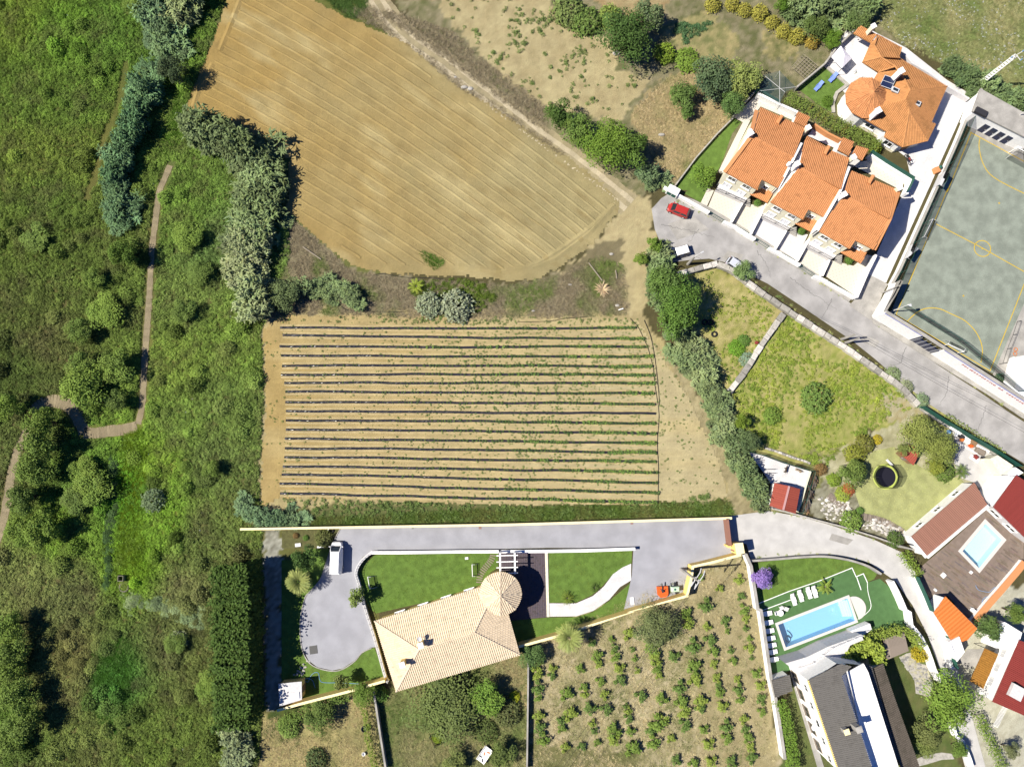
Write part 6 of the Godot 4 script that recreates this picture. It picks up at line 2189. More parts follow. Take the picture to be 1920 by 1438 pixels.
func make_beige_villa() -> void:
	var ev := 3.3
	var c := q1(B4,1430,500,4.0)
	c.y = 0
	var t := thing("villa","long beige tiled villa with hipped roof and a round turret","house",c)
	rng.seed = 601
	var rd := 5.0
	for f in [
		[[885,345,1820,45,1635,430,1220,560],[885,345,ev,1820,45,ev,1635,430,rd]],
		[[885,345,1220,560,1048,875],[885,345,ev,1048,875,ev,1220,560,rd]],
		[[1048,875,1220,560,1635,430,1977,600],[1048,875,ev,1977,600,ev,1220,560,rd]],
		[[1977,600,1635,430,1820,45],[1977,600,ev,1820,45,ev,1635,430,rd]]]:
		slope(t,on_plane(B4,f[0],q3(B4,f[1])),M.tile_beige,0.30,0.42,0.0,0.10)
	var caps := []
	for l in [[885,345,ev,1220,560,rd],[1048,875,ev,1220,560,rd],[1220,560,rd,1635,430,rd],[1635,430,rd,1977,600,ev],[1635,430,rd,1820,45,ev]]:
		caps.append(q3(B4,l))
	ridge_cap(t,caps,M.tile_beige)
	var foot := []
	for p in q(B4,[885,345,1820,45,1977,600,1048,875],ev):
		var g := Vector3(p.x,0,p.z)
		foot.append(g + (c - g).normalized() * 0.6)
	var mb := MB.new()
	mb.prism(foot,0.0,ev - 0.1,false)
	part("wall",mb,M.yellow_wall,t)
	for i in 4:
		window(t,foot[0],foot[1],0.16 + i * 0.2,0.9,1.4,1.2,c)
		window(t,foot[3],foot[2],0.16 + i * 0.2,0.9,1.4,1.2,c)
	door(t,foot[1],foot[2],0.6,1.0,2.1,c)
	var tc := q1(S3,625,825,4.0)
	tc.y = 0
	mb = MB.new()
	var prof := [Vector2(2.6,0.0),Vector2(2.6,3.95)]
	mb.lathe(tc,prof,28)
	part("turret_wall",mb,M.yellow_wall,t)
	var apex := tc + Vector3(0,5.5,0)
	var n := 8
	var hips := []
	for i in n:
		var seg := []
		for k in 5:
			var a := TAU * (i + k / 4.0) / n + PI / 2
			seg.append(tc + Vector3(cos(a) * 3.12,4.0,sin(a) * 3.12))
		slope(t,[seg[0],seg[1],seg[2],seg[3],seg[4],apex],M.tile_beige,0.30,0.42,0.0,0.10)
		hips.append([seg[0],apex])
	ridge_cap(t,hips,M.tile_beige,0.09)
	chimney(t,S2,1190,955,4.4,6.0,0.65,0.3,"yellow_wall","white")
	chimney(t,S2,915,1245,3.9,5.7,0.65,0.3,"yellow_wall","white")
	var dp := q1(S2,1170,865,5.6)
	bp("dish",M.metal_grey,t,func(k_): k_.lathe(dp,[Vector2(0,0.0),Vector2(0.2,0.04),Vector2(0.36,0.14)],14))
	mb = MB.new()
	mb.tube([dp - Vector3(0,1.2,0),dp],0.03,5)
	mb.tube([dp + Vector3(0.0,0.1,0),dp + Vector3(0.5,0.8,-0.5)],0.02,5)
	part("aerial",mb,M.steel,t)
	var lawns := [
		["main lawn of the beige villa with two small goals",q(S1,[1530,565,1420,680,1330,800,1310,860,1345,1000,1420,1290,1490,1390,1560,1438]) + q(S3,[-100,860,310,720,400,620,470,510,590,430,590,212]),0.03],
		["square east lawn of the beige villa",q(S3,[1340,196,1917,190]) + q(C3,[900,1246,896,1340,830,1380,745,1438]) + q(C4,[680,80,600,150,480,205,275,207]),0.03],
		["triangular lawn strip below the white curved path",q(C4,[-20,345,275,318,480,316,610,276,730,195,888,60,884,252,520,378,130,490,30,520]),0.03],
		["lawn strip west and south of the round drive",q(S1,[140,640,300,640,560,470,860,470,780,760,730,900,590,1080,500,1185,435,1438]) + q(B4,[345,230,326,400,340,545,385,645,455,697,570,722,655,706,745,645,795,585,865,550,885,545,975,770,345,930,340,800,190,790,190,100]),0.03]]
	for l in lawns:
		mb = MB.new()
		mb.sheet(l[1],l[2])
		struct("lawn",mb,M.lawn,l[0])
	mb = MB.new()
	mb.sheet(q(S1,[145,165,960,165,1010,165,920,370,860,465,540,470,145,465]),0.035)
	struct("garden_bed",mb,M.ground_bed,"scruffy brown green planting bed beside the yellow wall")
	mb = MB.new()
	mb.prism(q(W,[639,991,700,989,960,983,1358,971,1370,1020,1376,1036,1289,1058,1287,1110,1170,1143,1185,1080,1188,1028,1027,1027,860,1031,700,1033,680,1044,670,1060,665,1076,669,1090,676,1114,690,1160,700,1200,706,1213,695,1214,678,1223,665,1238,643,1253,623,1257,595,1251,578,1238,566,1213,563,1178,566,1140,573,1118,585,1105,601,1085,610,1060,625,1017]),-0.02,0.05)
	struct("driveway",mb,M.gravel_drive,"grey driveway along the yellow wall with a round turning place")
	garden_wall("thin pale kerb round the turning place",smooth(q(S1,[1022,165,915,375,795,720,725,920,585,1090,495,1195,438,1438]),3) + smooth(q(B4,[342,240,328,400,342,545,387,645,457,694,570,719,652,703,742,642,792,582,865,547]),3),0.14,0.12,"concrete","kerb")
	mb = MB.new()
	mb.sheet(q(S3,[600,205,1345,200,1362,1170,780,1225,700,1100,620,700]),0.04)
	var pat := struct("patio",mb,M.paver_plum,"dark plum block paved patio beside the turret")
	var pb := MB.new()
	var pp := flat(q(S3,[640,212,1288,208,1318,1165,785,1215,700,1100]))
	var r := bounds(pp)
	rng.seed = 77
	for i in int(r.size.x / 0.26):
		for j in int(r.size.y / 0.26):
			var p := r.position + Vector2(i + 0.5,j + 0.5) * 0.26
			if inside(p,pp):
				pb.col = shade_of(0.8,1.35)
				pb.slab(Vector3(p.x,0.055,p.y),Vector3(0.235,0.04,0.235),0.0,0.006)
	part("paver",pb,M.paver_plum,pat).set_meta("kind","stuff")
	garden_wall("pale edging kerb on the patio's east side",q(S3,[1312,205,1340,1170]),0.4,0.12,"cream_wall","kerb")
	mb = MB.new()
	mb.sheet(q(C4,[278,212,480,212,605,158,690,84,755,-5,830,-58,893,-85,893,40,810,90,728,185,610,268,480,309,278,312]),0.05)
	struct("garden_path",mb,M.white_paving,"white curved garden path across the east lawn")
	var st := thing("stepping_path","curved path of narrow wooden stepping slabs on the main lawn","path",q1(S3,400,450))
	var line := densify(smooth(q(S3,[515,215,510,270,470,350,400,430,345,510,315,580,305,690]),5),0.06)
	var len := 0.0
	var slab := MB.new()
	slab.slab(Vector3.ZERO,Vector3(0.92,0.05,0.18),0.0,0.01)
	var sm := slab.mesh()
	for i in range(1,line.size() - 1):
		len += line[i].distance_to(line[i - 1])
		if len > 0.32:
			len = 0.0
			var d: Vector3 = line[i + 1] - line[i - 1]
			piece("slab",sm,M.wood_grey,st,Transform3D(Basis(Vector3.UP,atan2(-d.x,-d.z)),Vector3(line[i].x,0.05,line[i].z)))
	var cz := thing("stone_path","short crazy paved path between the turning place and the shed","path",q1(B4,360,720))
	rng.seed = 12
	for i in 22:
		var a := q1(B4,400,650).lerp(q1(B4,300,765),rng.randf()) + Vector3(rng.randf_range(-0.45,0.45),0.05,rng.randf_range(-0.3,0.3))
		var sb := MB.new()
		sb.lathe(a,[Vector2(0,0.0),Vector2(0.2,0.0),Vector2(0.19,0.03),Vector2(0,0.035)],6,Vector3(1,1,0.8),rng.randf() * 3.0)
		part("flagstone",sb,M.stone,cz)
	var pg := thing("pergola","white slatted pergola between turret and garden wall","pergola",q1(S3,720,350))
	for x in [618,838]:
		bp("beam",M.white,pg,func(k_): k_.beam(q1(S3,x,205,2.6),q1(S3,x + 6,530,2.6),0.26,0.24))
		for y in [215,500]:
			var p := q1(S3,x + 2,y,2.5)
			bp("post",M.white,pg,func(k_): k_.box(Vector3(p.x,1.25,p.z),Vector3(0.22,2.45,0.22)))
	for y in [252,345,432,518]:
		bp("slat",M.white,pg,func(k_): k_.beam(q1(S3,565,y + 4,2.8),q1(S3,888,y - 4,2.8),0.14,0.14))
	garden_wall("cream garden wall between drive and lawns, west stretch",q(S1,[1500,515,1917,515]) + q(S3,[0,182,600,180]),0.35,1.0,"cream_wall","garden_wall","white")
	garden_wall("cream garden wall between drive and lawns, east stretch",q(S3,[640,180,1330,175,1917,165]) + q(C3,[915,1228]),0.35,1.0,"cream_wall","garden_wall","white")
	var curve := smooth(q(S1,[1500,520,1380,610,1290,730,1255,850,1285,960,1340,1150],0.6) + q(S2,[330,330,400,560,480,800,560,1080,660,1438],0.6) + q(B4,[990,800],0.6),3)
	garden_wall("long white curved wall between turning place and villa",curve,0.3,0.7,"white","garden_wall","grey_wall")
	fence("pale railing on the long curved wall beside the villa",curve,0.77,0.55,"metal_grey",1.6,"",0,"railing")
	var n1 := garden_wall("long thin yellow boundary wall between crop field and drive",[survey(458,990),survey(960,981.5),survey(1366,969.5)],0.24,1.7,"yellow_wall","boundary_wall","yellow_cap")
	garden_wall("yellow wall below the shed and the turning place",q(B4,[175,995,330,950,700,855,975,775],1.0),0.26,2.1,"yellow_wall","boundary_wall","yellow_cap")
	garden_wall("yellow wall between the lawn strip and the orchard",q(C4,[50,522,320,448,520,385,900,262],1.0) + q(S4,[-20,1470,840,1235,905,960,925,800,1200,740,1640,625],1.0),0.26,2.1,"yellow_wall","boundary_wall","yellow_cap")
	var gp := thing("gate_pier","tall yellow gate pier block at the lane","gate pier",q1(S4,1650,560))
	bp("block",M.yellow_wall,gp,func(k_): k_.prism(q(S4,[1590,480,1700,470,1725,610,1620,640],2.8),0.0,2.8))
	bp("cap",M.yellow_cap,gp,func(k_): k_.prism(q(S4,[1580,470,1705,460,1735,615,1615,650],2.9),2.8,2.9))
	bp("niche",M.metal_brown,gp,func(k_): k_.prism(q(S4,[1570,490,1600,500,1615,610,1580,600],1.8),0.1,1.8))
	var gt := thing("sliding_gate","brown metal sliding gate across the driveway","gate",q1(S4,1460,300))
	var ga := q1(S4,1435,100,1.0)
	var gb := q1(S4,1480,490,1.0)
	for i in 10:
		mb = MB.new()
		var y := 0.15 + i * 0.19
		mb.beam(Vector3(ga.x,y + 0.08,ga.z),Vector3(gb.x,y + 0.08,gb.z),0.06,0.17)
		part("slat",mb,M.metal_brown,gt)
	for p in [ga,gb]:
		bp("post",M.metal_brown,gt,func(k_): k_.box(Vector3(p.x,1.05,p.z),Vector3(0.14,2.1,0.14)))
	bp("top_rail",M.metal_brown,gt,func(k_): k_.beam(Vector3(ga.x,2.06,ga.z),Vector3(gb.x,2.06,gb.z),0.5,0.08))
	for e in [[S4,1485,515,"low yellow stub wall beside the sliding gate"]]:
		garden_wall(e[3],q(e[0],[1445,495,1475,520,1520,515],0.8),0.25,1.2,"yellow_wall")
	for e in [[S4,38,155,"brown drain grate beside the yellow wall, east one"],[B3,1678,1072,"brown drain grate beside the yellow wall, west one"]]:
		var p := q1(e[0],e[1],e[2])
		var o := thing("drain_grate",e[3],"drain",Vector3(p.x,0.05,p.z))
		for k in 3:
			bp("slat",M.metal_brown,o,func(k_): k_.box(Vector3(p.x,0.065,p.z - 0.2 + k * 0.2),Vector3(0.42,0.03,0.15)))
	var sp := q(B4,[165,815,340,798,342,935,175,985],2.2)
	var sh := thing("shed","small flat roofed grey shed in the garden's corner below the tall hedge","shed",centre(sp))
	mb = MB.new()
	mb.prism(sp,2.1,2.22)
	mb.face([sp[3],sp[2],sp[1],sp[0]],Vector3.DOWN)
	part("roof_slab",mb,M.grey_wall,sh)
	var sc := centre(sp)
	var sf := []
	for p in sp:
		var g := Vector3(p.x,0,p.z)
		sf.append(g + (sc - g).normalized() * 0.2)
	bp("wall",M.yellow_wall,sh,func(k_): k_.prism(sf,0.0,2.1,false))
	door(sh,sf[1],sf[2],0.5,0.9,1.9,sc)
	mb = MB.new()
	var rq := q1(B4,290,905,2.3)
	mb.slab(rq,Vector3(1.3,0.08,0.9),0.1)
	part("roof_sheet",mb,M.metal_white,sh)
	goal("small black framed goal on the lawn beside the curved wall",q(S1,[1450,880,1480,1050]),Vector3(0.9,0,-0.05),0.9)
	goal("small black framed goal on the lawn near the stepping path",q(S3,[205,375,212,550]),Vector3(0.8,0,0),0.9)
	mb = MB.new()
	mb.tube(smooth(q(B4,[440,845,420,790,380,775,362,795,390,800,400,770,430,735,465,735,475,780,500,805,620,808,770,815],0.06),5),0.035,5)
	single("hose",mb,M.hose_blue,"light blue garden hose looped on the grass by the shed","hose",q1(B4,440,800))
	var tp := q1(S1,890,195)
	tyre("old tyre lying on the bed beside the yellow wall",Vector3(tp.x,0.035,tp.z),0.42)
	for e in [[S1,388,413,0.85,0.5,"white slab lying on the planting bed"],[S1,722,428,0.95,0.6,"white crate lid beside the van"],[S1,830,170,0.6,0.5,"white board leaning by the yellow wall"],[S4,45,1330,0.55,1.1,"pale wooden crate at the end of the drive"],[S3,120,292,0.5,0.35,"small white cover plate on the main lawn"]]:
		var p := q1(e[0],e[1],e[2])
		mb = MB.new()
		mb.slab(Vector3(p.x,0.11,p.z),Vector3(e[3],0.12,e[4]),0.1)
		single("slab",mb,M.white,e[5],"slab",Vector3(p.x,0.05,p.z))
	var mc := q1(B4,430,560)
	mb = MB.new()
	mb.slab(Vector3(mc.x,0.06,mc.z),Vector3(1.2,0.04,1.2),0.15)
	single("manhole_cover",mb,M.dark_grey,"dark square manhole cover in the turning place","manhole cover",Vector3(mc.x,0.05,mc.z))
	var o := q1(S4,490,1185)
	var mo := thing("mower_deck","bright orange rotary mower deck parked on the drive","mower",Vector3(o.x,0.05,o.z))
	bp("deck",M.orange_paint,mo,func(k_): k_.prism([o + Vector3(-0.85,0,-0.75),o + Vector3(0.8,0,-0.8),o + Vector3(0.85,0,0.35),o + Vector3(0.55,0,0.78),o + Vector3(-0.35,0,0.85),o + Vector3(-0.75,0,0.45)],0.15,0.55))
	mb = MB.new()
	mb.box(o + Vector3(0,0.68,-0.1),Vector3(0.35,0.28,0.35),0.3)
	mb.beam(o + Vector3(0,0.6,-0.1),o + Vector3(-0.15,0.85,-1.3),0.12,0.12)
	mb.beam(o + Vector3(-0.4,0.6,-0.4),o + Vector3(0,0.85,-0.2),0.08,0.08)
	mb.beam(o + Vector3(0.5,0.6,-0.4),o + Vector3(0,0.85,-0.2),0.08,0.08)
	part("gearbox",mb,M.iron,mo)
	for k in 3:
		bp("rib",M.orange_paint,mo,func(k_): k_.beam(o + Vector3(-0.7,0.57,-0.4 + k * 0.4),o + Vector3(0.7,0.57,-0.4 + k * 0.4),0.06,0.05))
	o = q1(S4,672,1140)
	var tk := thing("sprayer_tank","pale green sprayer tank on a small frame beside the orange mower","sprayer",Vector3(o.x,0.05,o.z))
	bp("tank",M.tank_green,tk,func(k_): k_.slab(o + Vector3(0,0.75,0),Vector3(1.25,0.75,0.75),0.05,0.15))
	bp("lid",M.green_paint,tk,func(k_): k_.lathe(o + Vector3(-0.1,1.13,0),[Vector2(0,0),Vector2(0.16,0),Vector2(0.15,0.06),Vector2(0,0.07)],12))
	mb = MB.new()
	for s in [-1.0,1.0]:
		mb.beam(o + Vector3(s * 0.5,0.1,-0.8),o + Vector3(s * 0.5,0.4,0.6),0.07,0.07)
	mb.beam(o + Vector3(0.1,0.4,0.4),o + Vector3(0.25,0.5,0.8),0.25,0.25)
	mb.beam(o + Vector3(0,0.4,-0.4),o + Vector3(0,0.6,-0.95),0.2,0.2)
	part("frame",mb,M.iron,tk)
	power_pole("tall concrete power pole leaning over the yellow wall with insulator arms",q1(S4,775,855),10.5)
	var v := q1(S1,955,610,1.0)
	car("white van with a pale blue bonnet parked on the turning drive",Vector3(v.x,0.05,v.z),PI / 2,4.75,1.8,1.85,"car_white","car_white",0.17,0.0,true)
func tyre(label: String,at: Vector3,r: float,group := "") -> void:
	var mb := MB.new()
	var pts := []
	for i in 21:
		var a := TAU * i / 20.0
		pts.append(at + Vector3(cos(a) * r * 0.75,0.11,sin(a) * r * 0.75))
	mb.tube(pts,r * 0.28,7)
	single("tyre",mb,M.rubber,label,"tyre",at,group)
func power_pole(label: String,at: Vector3,h: float,arms := true) -> void:
	var t := thing("power_pole",label,"power pole",Vector3(at.x,0,at.z))
	var mb := MB.new()
	var o := Vector3(at.x,0,at.z)
	mb.tube([o,o + Vector3(0,h,0)],0.24,8,0.12)
	part("shaft",mb,M.concrete,t)
	if arms:
		for k in 2:
			var arm := bp("cross_arm",M.steel,t,func(k_): k_.beam(o + Vector3(-0.7,h - 0.3 - k * 1.8,1.0),o + Vector3(0.7,h - 0.3 - k * 1.8,-1.0),0.09,0.09))
			for s in [-0.9,-0.3,0.9]:
				bp("insulator",M.metal_grey,arm,func(k_): k_.tube([o + Vector3(0.7 * s,h - 0.3 - k * 1.8,-1.0 * s),o + Vector3(0.7 * s + 0.25,h - 0.5 - k * 1.8,-1.0 * s - 0.55)],0.07,6))
func overhead_wire(label: String,a: Vector3,b: Vector3,sag: float) -> void:
	var mb := MB.new()
	var pts := []
	for i in 13:
		var s := i / 12.0
		pts.append(a.lerp(b,s) - Vector3(0,sag * 4.0 * s * (1.0 - s),0))
	mb.tube(pts,0.018,4)
	single("overhead_wire",mb,M.rubber,label,"wire",a)
const ORCHARD := [
	1410,20,60,1700,40,70,1720,160,60,1740,265,75,1755,325,60,1750,400,45,1780,475,45,1785,550,70,1795,625,35,1830,740,70,1860,830,70,1870,930,75,1875,1030,60,
	1560,100,55,1450,235,95,1310,290,85,1320,370,85,1600,345,70,1615,420,40,1460,385,60,1490,490,85,1515,575,75,1515,665,60,1640,570,50,1660,645,60,1535,770,65,1550,830,55,1555,885,65,1690,780,55,1695,860,70,1710,935,65,1575,985,75,
	1355,540,100,1365,690,105,1375,790,90,1210,610,80,1085,700,75,1105,755,50,1255,850,90,1275,950,90,1290,1030,90,1300,1130,85,1120,925,80,1415,950,95,1415,1000,70,1435,1160,65,1470,1270,80,1605,1140,85,1615,1230,75,1740,1080,65,1750,1160,65,1775,1220,70,1790,1290,65,1800,1370,75,
	1045,540,110,1075,620,95,905,560,40,920,630,45,940,720,45,770,550,55,775,615,75,800,700,75,815,790,80,640,610,85,650,670,60,600,510,60,745,480,45,880,440,85,970,910,80,1090,1120,110,1140,1095,80,1040,1160,75,1060,1260,95,1195,1225,60,1230,1385,70,1365,1410,70,1490,1400,75,1645,1400,80,
	510,700,65,300,700,60,300,760,55,665,800,65,695,895,65,710,1010,80,540,840,60,545,895,60,580,1000,85,410,890,90,440,1040,95,365,1090,60,375,1150,60,600,1115,55,615,1170,50,760,1160,95,760,1240,80,875,1080,65,885,1170,65,870,1020,55,850,985,40,910,1300,105,400,1290,65,525,1285,60,640,1255,50,
	190,740,85,195,850,85,195,920,60,200,1060,80,210,1150,85,235,1240,85,200,660,65]
func make_orchard() -> void:
	var mats := [leaf_mat(Color(0.085,0.135,0.030)),leaf_mat(Color(0.120,0.165,0.035)),leaf_mat(Color(0.065,0.110,0.030))]
	for i in range(0,ORCHARD.size(),3):
		rng.seed = 3000 + i
		var r: float = ORCHARD[i + 2] / 3.994 * 0.0828 * 0.5
		var h := r * 1.25 + 0.2
		var c := q1(C4,ORCHARD[i],ORCHARD[i + 1],h * 0.5)
		var t := thing("vine_bush","low leafy vine bush planted in the sandy orchard rows","vine",Vector3(c.x,0,c.z),"vine bushes of the orchard")
		var mb := MB.new()
		mb.tube([t.position,t.position + Vector3(0.03,h * 0.5,0.02)],0.05,5,0.03)
		part("trunk",mb,M.bark,t)
		var o := MeshInstance3D.new()
		o.name = "crown"
		o.mesh = L.vine[i % 3]
		o.material_override = mats[(i / 3) % 3]
		t.add_child(o,true)
		o.transform = Transform3D(Basis(Vector3.UP,rng.randf() * TAU).scaled(Vector3(r / 0.62 * 1.2,h,r / 0.62 * 1.2)),Vector3(0,0.05,0))
func make_south_gardens() -> void:
	garden_wall("white concrete wall between orchard and pool garden",q(S4,[1720,620,1800,800,1900,1438],0.8) + q(E4,[190,900,270,1438],0.8) + q(F5,[20,100,90,400,160,850,225,1290],0.8),0.35,1.6,"white","garden_wall","concrete")
	garden_wall("grey retaining wall between the two south gardens",q(B4,[880,840,905,1000,935,1200,975,1450],0.6),0.28,1.1,"concrete","garden_wall")
	garden_wall("grey wall between the beige villa's garden and the orchard",q(C4,[122,630,118,1000,112,1450],0.6),0.22,1.0,"concrete","garden_wall")
	hedge("tall dark conifer hedge west of the beige villa",q(W,[446,1058,450,1120,450,1180,448,1240,450,1300,452,1345],3.0),5.4,6.2,Color(0.036,0.068,0.014),1.0)
	hedge("narrow green hedge beside the grey retaining wall",q(B4,[800,960,830,1060,840,1200,870,1330,900,1450],0.6),0.9,1.3,Color(0.085,0.125,0.022),1.0)
	hedge("leafy hedge below the yellow wall under the turning place",q(B4,[180,1120,260,1080,360,1010,480,950,600,920,700,890],0.6),1.5,1.6,Color(0.080,0.130,0.030),0.9)
	hedge("bushy green hedge along the white wall below the pool",q(F5,[150,430,210,560,250,760,290,950,330,1150,370,1440],0.8),1.7,1.9,Color(0.075,0.135,0.022),1.0)
	tree("fruit_tree","dense dark green fruit tree beside the parked van",480,600,370,4.6,0.8,"mid",DARK,"",S1)
	palm("fan_palm","pale fan palm beside the turning place",400,960,2.2,"fan_palm",Color(0.15,0.18,0.065),0.95,S1)
	tree("small_tree","small airy tree beside the curved wall on the turning place",1245,1200,270,3.4,0.9,"small",Color(0.105,0.150,0.045),"",S1)
	bush("garden_shrub","dark red green shrub on the planting bed beside the van",760,320,260,1.6,Color(0.070,0.085,0.030),"",S1)
	bush("garden_shrub","tiny dark shrub on the planting bed by the white slab",345,278,80,0.6,RUST,"",S1)
	bush("garden_shrub","second tiny shrub on the planting bed",500,310,80,0.5,GREEN,"",S1)
	tree("olive_tree","grey green olive tree on the grass beside the blue hose",640,800,110,3.2,1.0,"small",OLIVE,"",B4)
	palm("fan_palm","large pale fan palm straddling the yellow wall by the orchard",430,470,3.4,"fan_palm",Color(0.15,0.185,0.065),1.0,C4)
	palm("cycad","round green cycad on the east lawn beside the white path",415,175,0.45,"cycad",Color(0.085,0.120,0.022),1.0,C4)
	palm("cycad","smaller dark cycad on the east lawn",620,95,0.35,"cycad",Color(0.050,0.085,0.020),0.72,C4)
	tree("fig_tree","large grey green fig tree behind the yellow wall in the orchard",1080,370,300,3.6,0.5,"big",Color(0.085,0.110,0.050),"",C4)
	tree("lemon_tree","dark glossy lemon tree at the beige villa's east corner",140,590,180,2.6,0.5,"mid",Color(0.055,0.100,0.035),"",C4)
	tree("fruit_tree","large sprawling fruit tree below the beige villa",1400,980,480,4.0,0.8,"big",Color(0.075,0.105,0.035),"",B4)
	tree("orange_tree","round bright green orange tree below the beige villa",1735,900,240,3.4,0.6,"mid",Color(0.090,0.160,0.030),"",B4)
	bush("garden_shrub","small yellow green globe shrub beside the grey garden wall",20,915,75,0.9,Color(0.23,0.27,0.02),"",C4)
	bush("garden_shrub","dark bush with scattered twigs in the south garden",1880,1040,200,1.8,Color(0.060,0.075,0.030),"",B4)
	bush("garden_shrub","low dark bush near the white cart in the south garden",1720,1180,160,1.3,Color(0.055,0.080,0.025),"",B4)
	tree("fruit_tree","fruit tree at the bottom of the south garden",1840,1330,200,2.6,0.4,"mid",Color(0.070,0.100,0.030),"",B4)
	tree("fruit_tree","low fruit tree below the white cart",1480,1390,170,2.4,0.4,"mid",OLIVE,"",B4)
	tree("fruit_tree","spreading tree in the plot below the shed",460,1060,210,3.0,0.5,"mid",Color(0.070,0.110,0.030),"",B4)
	bush("garden_shrub","dark tussock bush with a long shadow in the dry plot",440,1390,150,1.6,Color(0.050,0.075,0.030),"",B4)
	bush("garden_shrub","bright leafy bush beside the tall hedge's end",240,1150,150,1.5,Color(0.100,0.160,0.040),"",B4)
	tree("garden_tree","round green tree at the yellow wall beside the beige villa",800,880,170,3.0,0.5,"mid",Color(0.075,0.125,0.025),"",B4)
	bush("garden_shrub","clump of green shrubs below the beige villa's west corner",920,900,120,1.4,GREEN,"",B4)
	var o := q1(B4,1360,1215)
	var cf := thing("compost_frame","green netted frame full of leaves in the south garden","compost bin",o)
	for i in 4:
		var a := o + Vector3(cos(TAU * i / 4.0 + 0.3) * 1.15,0,sin(TAU * i / 4.0 + 0.3) * 1.15)
		var mb := MB.new()
		mb.tube([a,a + Vector3(0,1.1,0)],0.04,6)
		part("post",mb,M.green_paint,cf)
		var b := o + Vector3(cos(TAU * (i + 1) / 4.0 + 0.3) * 1.15,0,sin(TAU * (i + 1) / 4.0 + 0.3) * 1.15)
		bp("mesh_panel",M.net,cf,func(k_): k_.wall([a,b],0.03,0.05,1.0))
	var lf := MeshInstance3D.new()
	lf.name = "leaves"
	lf.mesh = L.mound[0]
	lf.material_override = leaf_mat(Color(0.125,0.185,0.020))
	cf.add_child(lf,true)
	lf.scale = Vector3(1.05,1.0,1.05)
	o = q1(B4,1712,1335)
	var ct := thing("hand_cart","white paint splashed hand cart in the south garden","cart",o)
	var bas := Basis(Vector3.UP,0.95)
	var mb := MB.new()
	mb.obox(o + Vector3(0,0.55,0),bas,Vector3(2.3,0.06,1.35))
	part("bed",mb,M.white,ct)
	for s in [-1.0,1.0]:
		bp("side_board",M.white,ct,func(k_): k_.obox(o + bas * Vector3(0,0.68,s * 0.66),bas,Vector3(2.3,0.22,0.05)))
		mb = MB.new()
		var c := o + bas * Vector3(0,0.28,s * 0.78)
		mb.tube([c - bas * Vector3(0,0,0.06),c + bas * Vector3(0,0,0.06)],0.28,12)
		part("wheel",mb,M.rubber,ct)
		bp("leg",M.iron,ct,func(k_): k_.obox(o + bas * Vector3(s * 0.7,0.28,0),bas,Vector3(0.08,0.56,1.0)))
	for e in [[0.6,0.3],[-0.5,-0.35],[0.1,-0.1],[-0.8,0.2]]:
		bp("board_scrap",M.metal_orange if e[0] > 0 else M.iron,ct,func(k_): k_.obox(o + bas * Vector3(e[0],0.60,e[1]),bas * Basis(Vector3.UP,e[0] * 3.0),Vector3(0.5,0.04,0.16)))
	o = q1(B4,810,1150,0.5)
	mb = MB.new()
	mb.lathe(Vector3(o.x,0,o.z),[Vector2(0.0,0.0),Vector2(0.36,0.0),Vector2(0.42,0.8),Vector2(0.38,0.82),Vector2(0.33,0.5),Vector2(0,0.45)],16)
	single("barrel",mb,M.panel_blue,"dark blue barrel beside the narrow hedge","barrel",Vector3(o.x,0,o.z))
	o = q1(B4,808,1335)
	mb = MB.new()
	mb.lathe(Vector3(o.x,0,o.z),[Vector2(0.0,0.0),Vector2(0.22,0.0),Vector2(0.28,0.4),Vector2(0.24,0.41),Vector2(0.2,0.1),Vector2(0,0.08)],12)
	single("bucket",mb,M.white,"white bucket standing by the narrow hedge","bucket",Vector3(o.x,0,o.z))
func stone_wall(label: String,pts: Array,block: float,w: float,h: float,sd: int) -> void:
	var t := thing("stone_wall",label,"wall",Vector3(pts[0].x,0,pts[0].z))
	rng.seed = sd
	var mats := [M.stone] + tints("stone",4,0.28) + [M.block_pale]
	var line := densify(pts,0.2)
	var i := 0
	while i < line.size() - 2:
		var n := mini(line.size() - 1,i + int(block * rng.randf_range(0.75,1.3) / 0.2))
		var a: Vector3 = line[i]
		var b: Vector3 = line[n]
		var mb := MB.new()
		var hh := h * rng.randf_range(0.88,1.08)
		mb.slab(Vector3((a.x + b.x) * 0.5,hh * 0.5,(a.z + b.z) * 0.5),Vector3(a.distance_to(b) - 0.05,hh,w * rng.randf_range(0.85,1.1)),yaw_of(a,b) + rng.randf_range(-0.05,0.05),0.06)
		part("block",mb,mats[rng.randi() % mats.size()],t)
		i = n
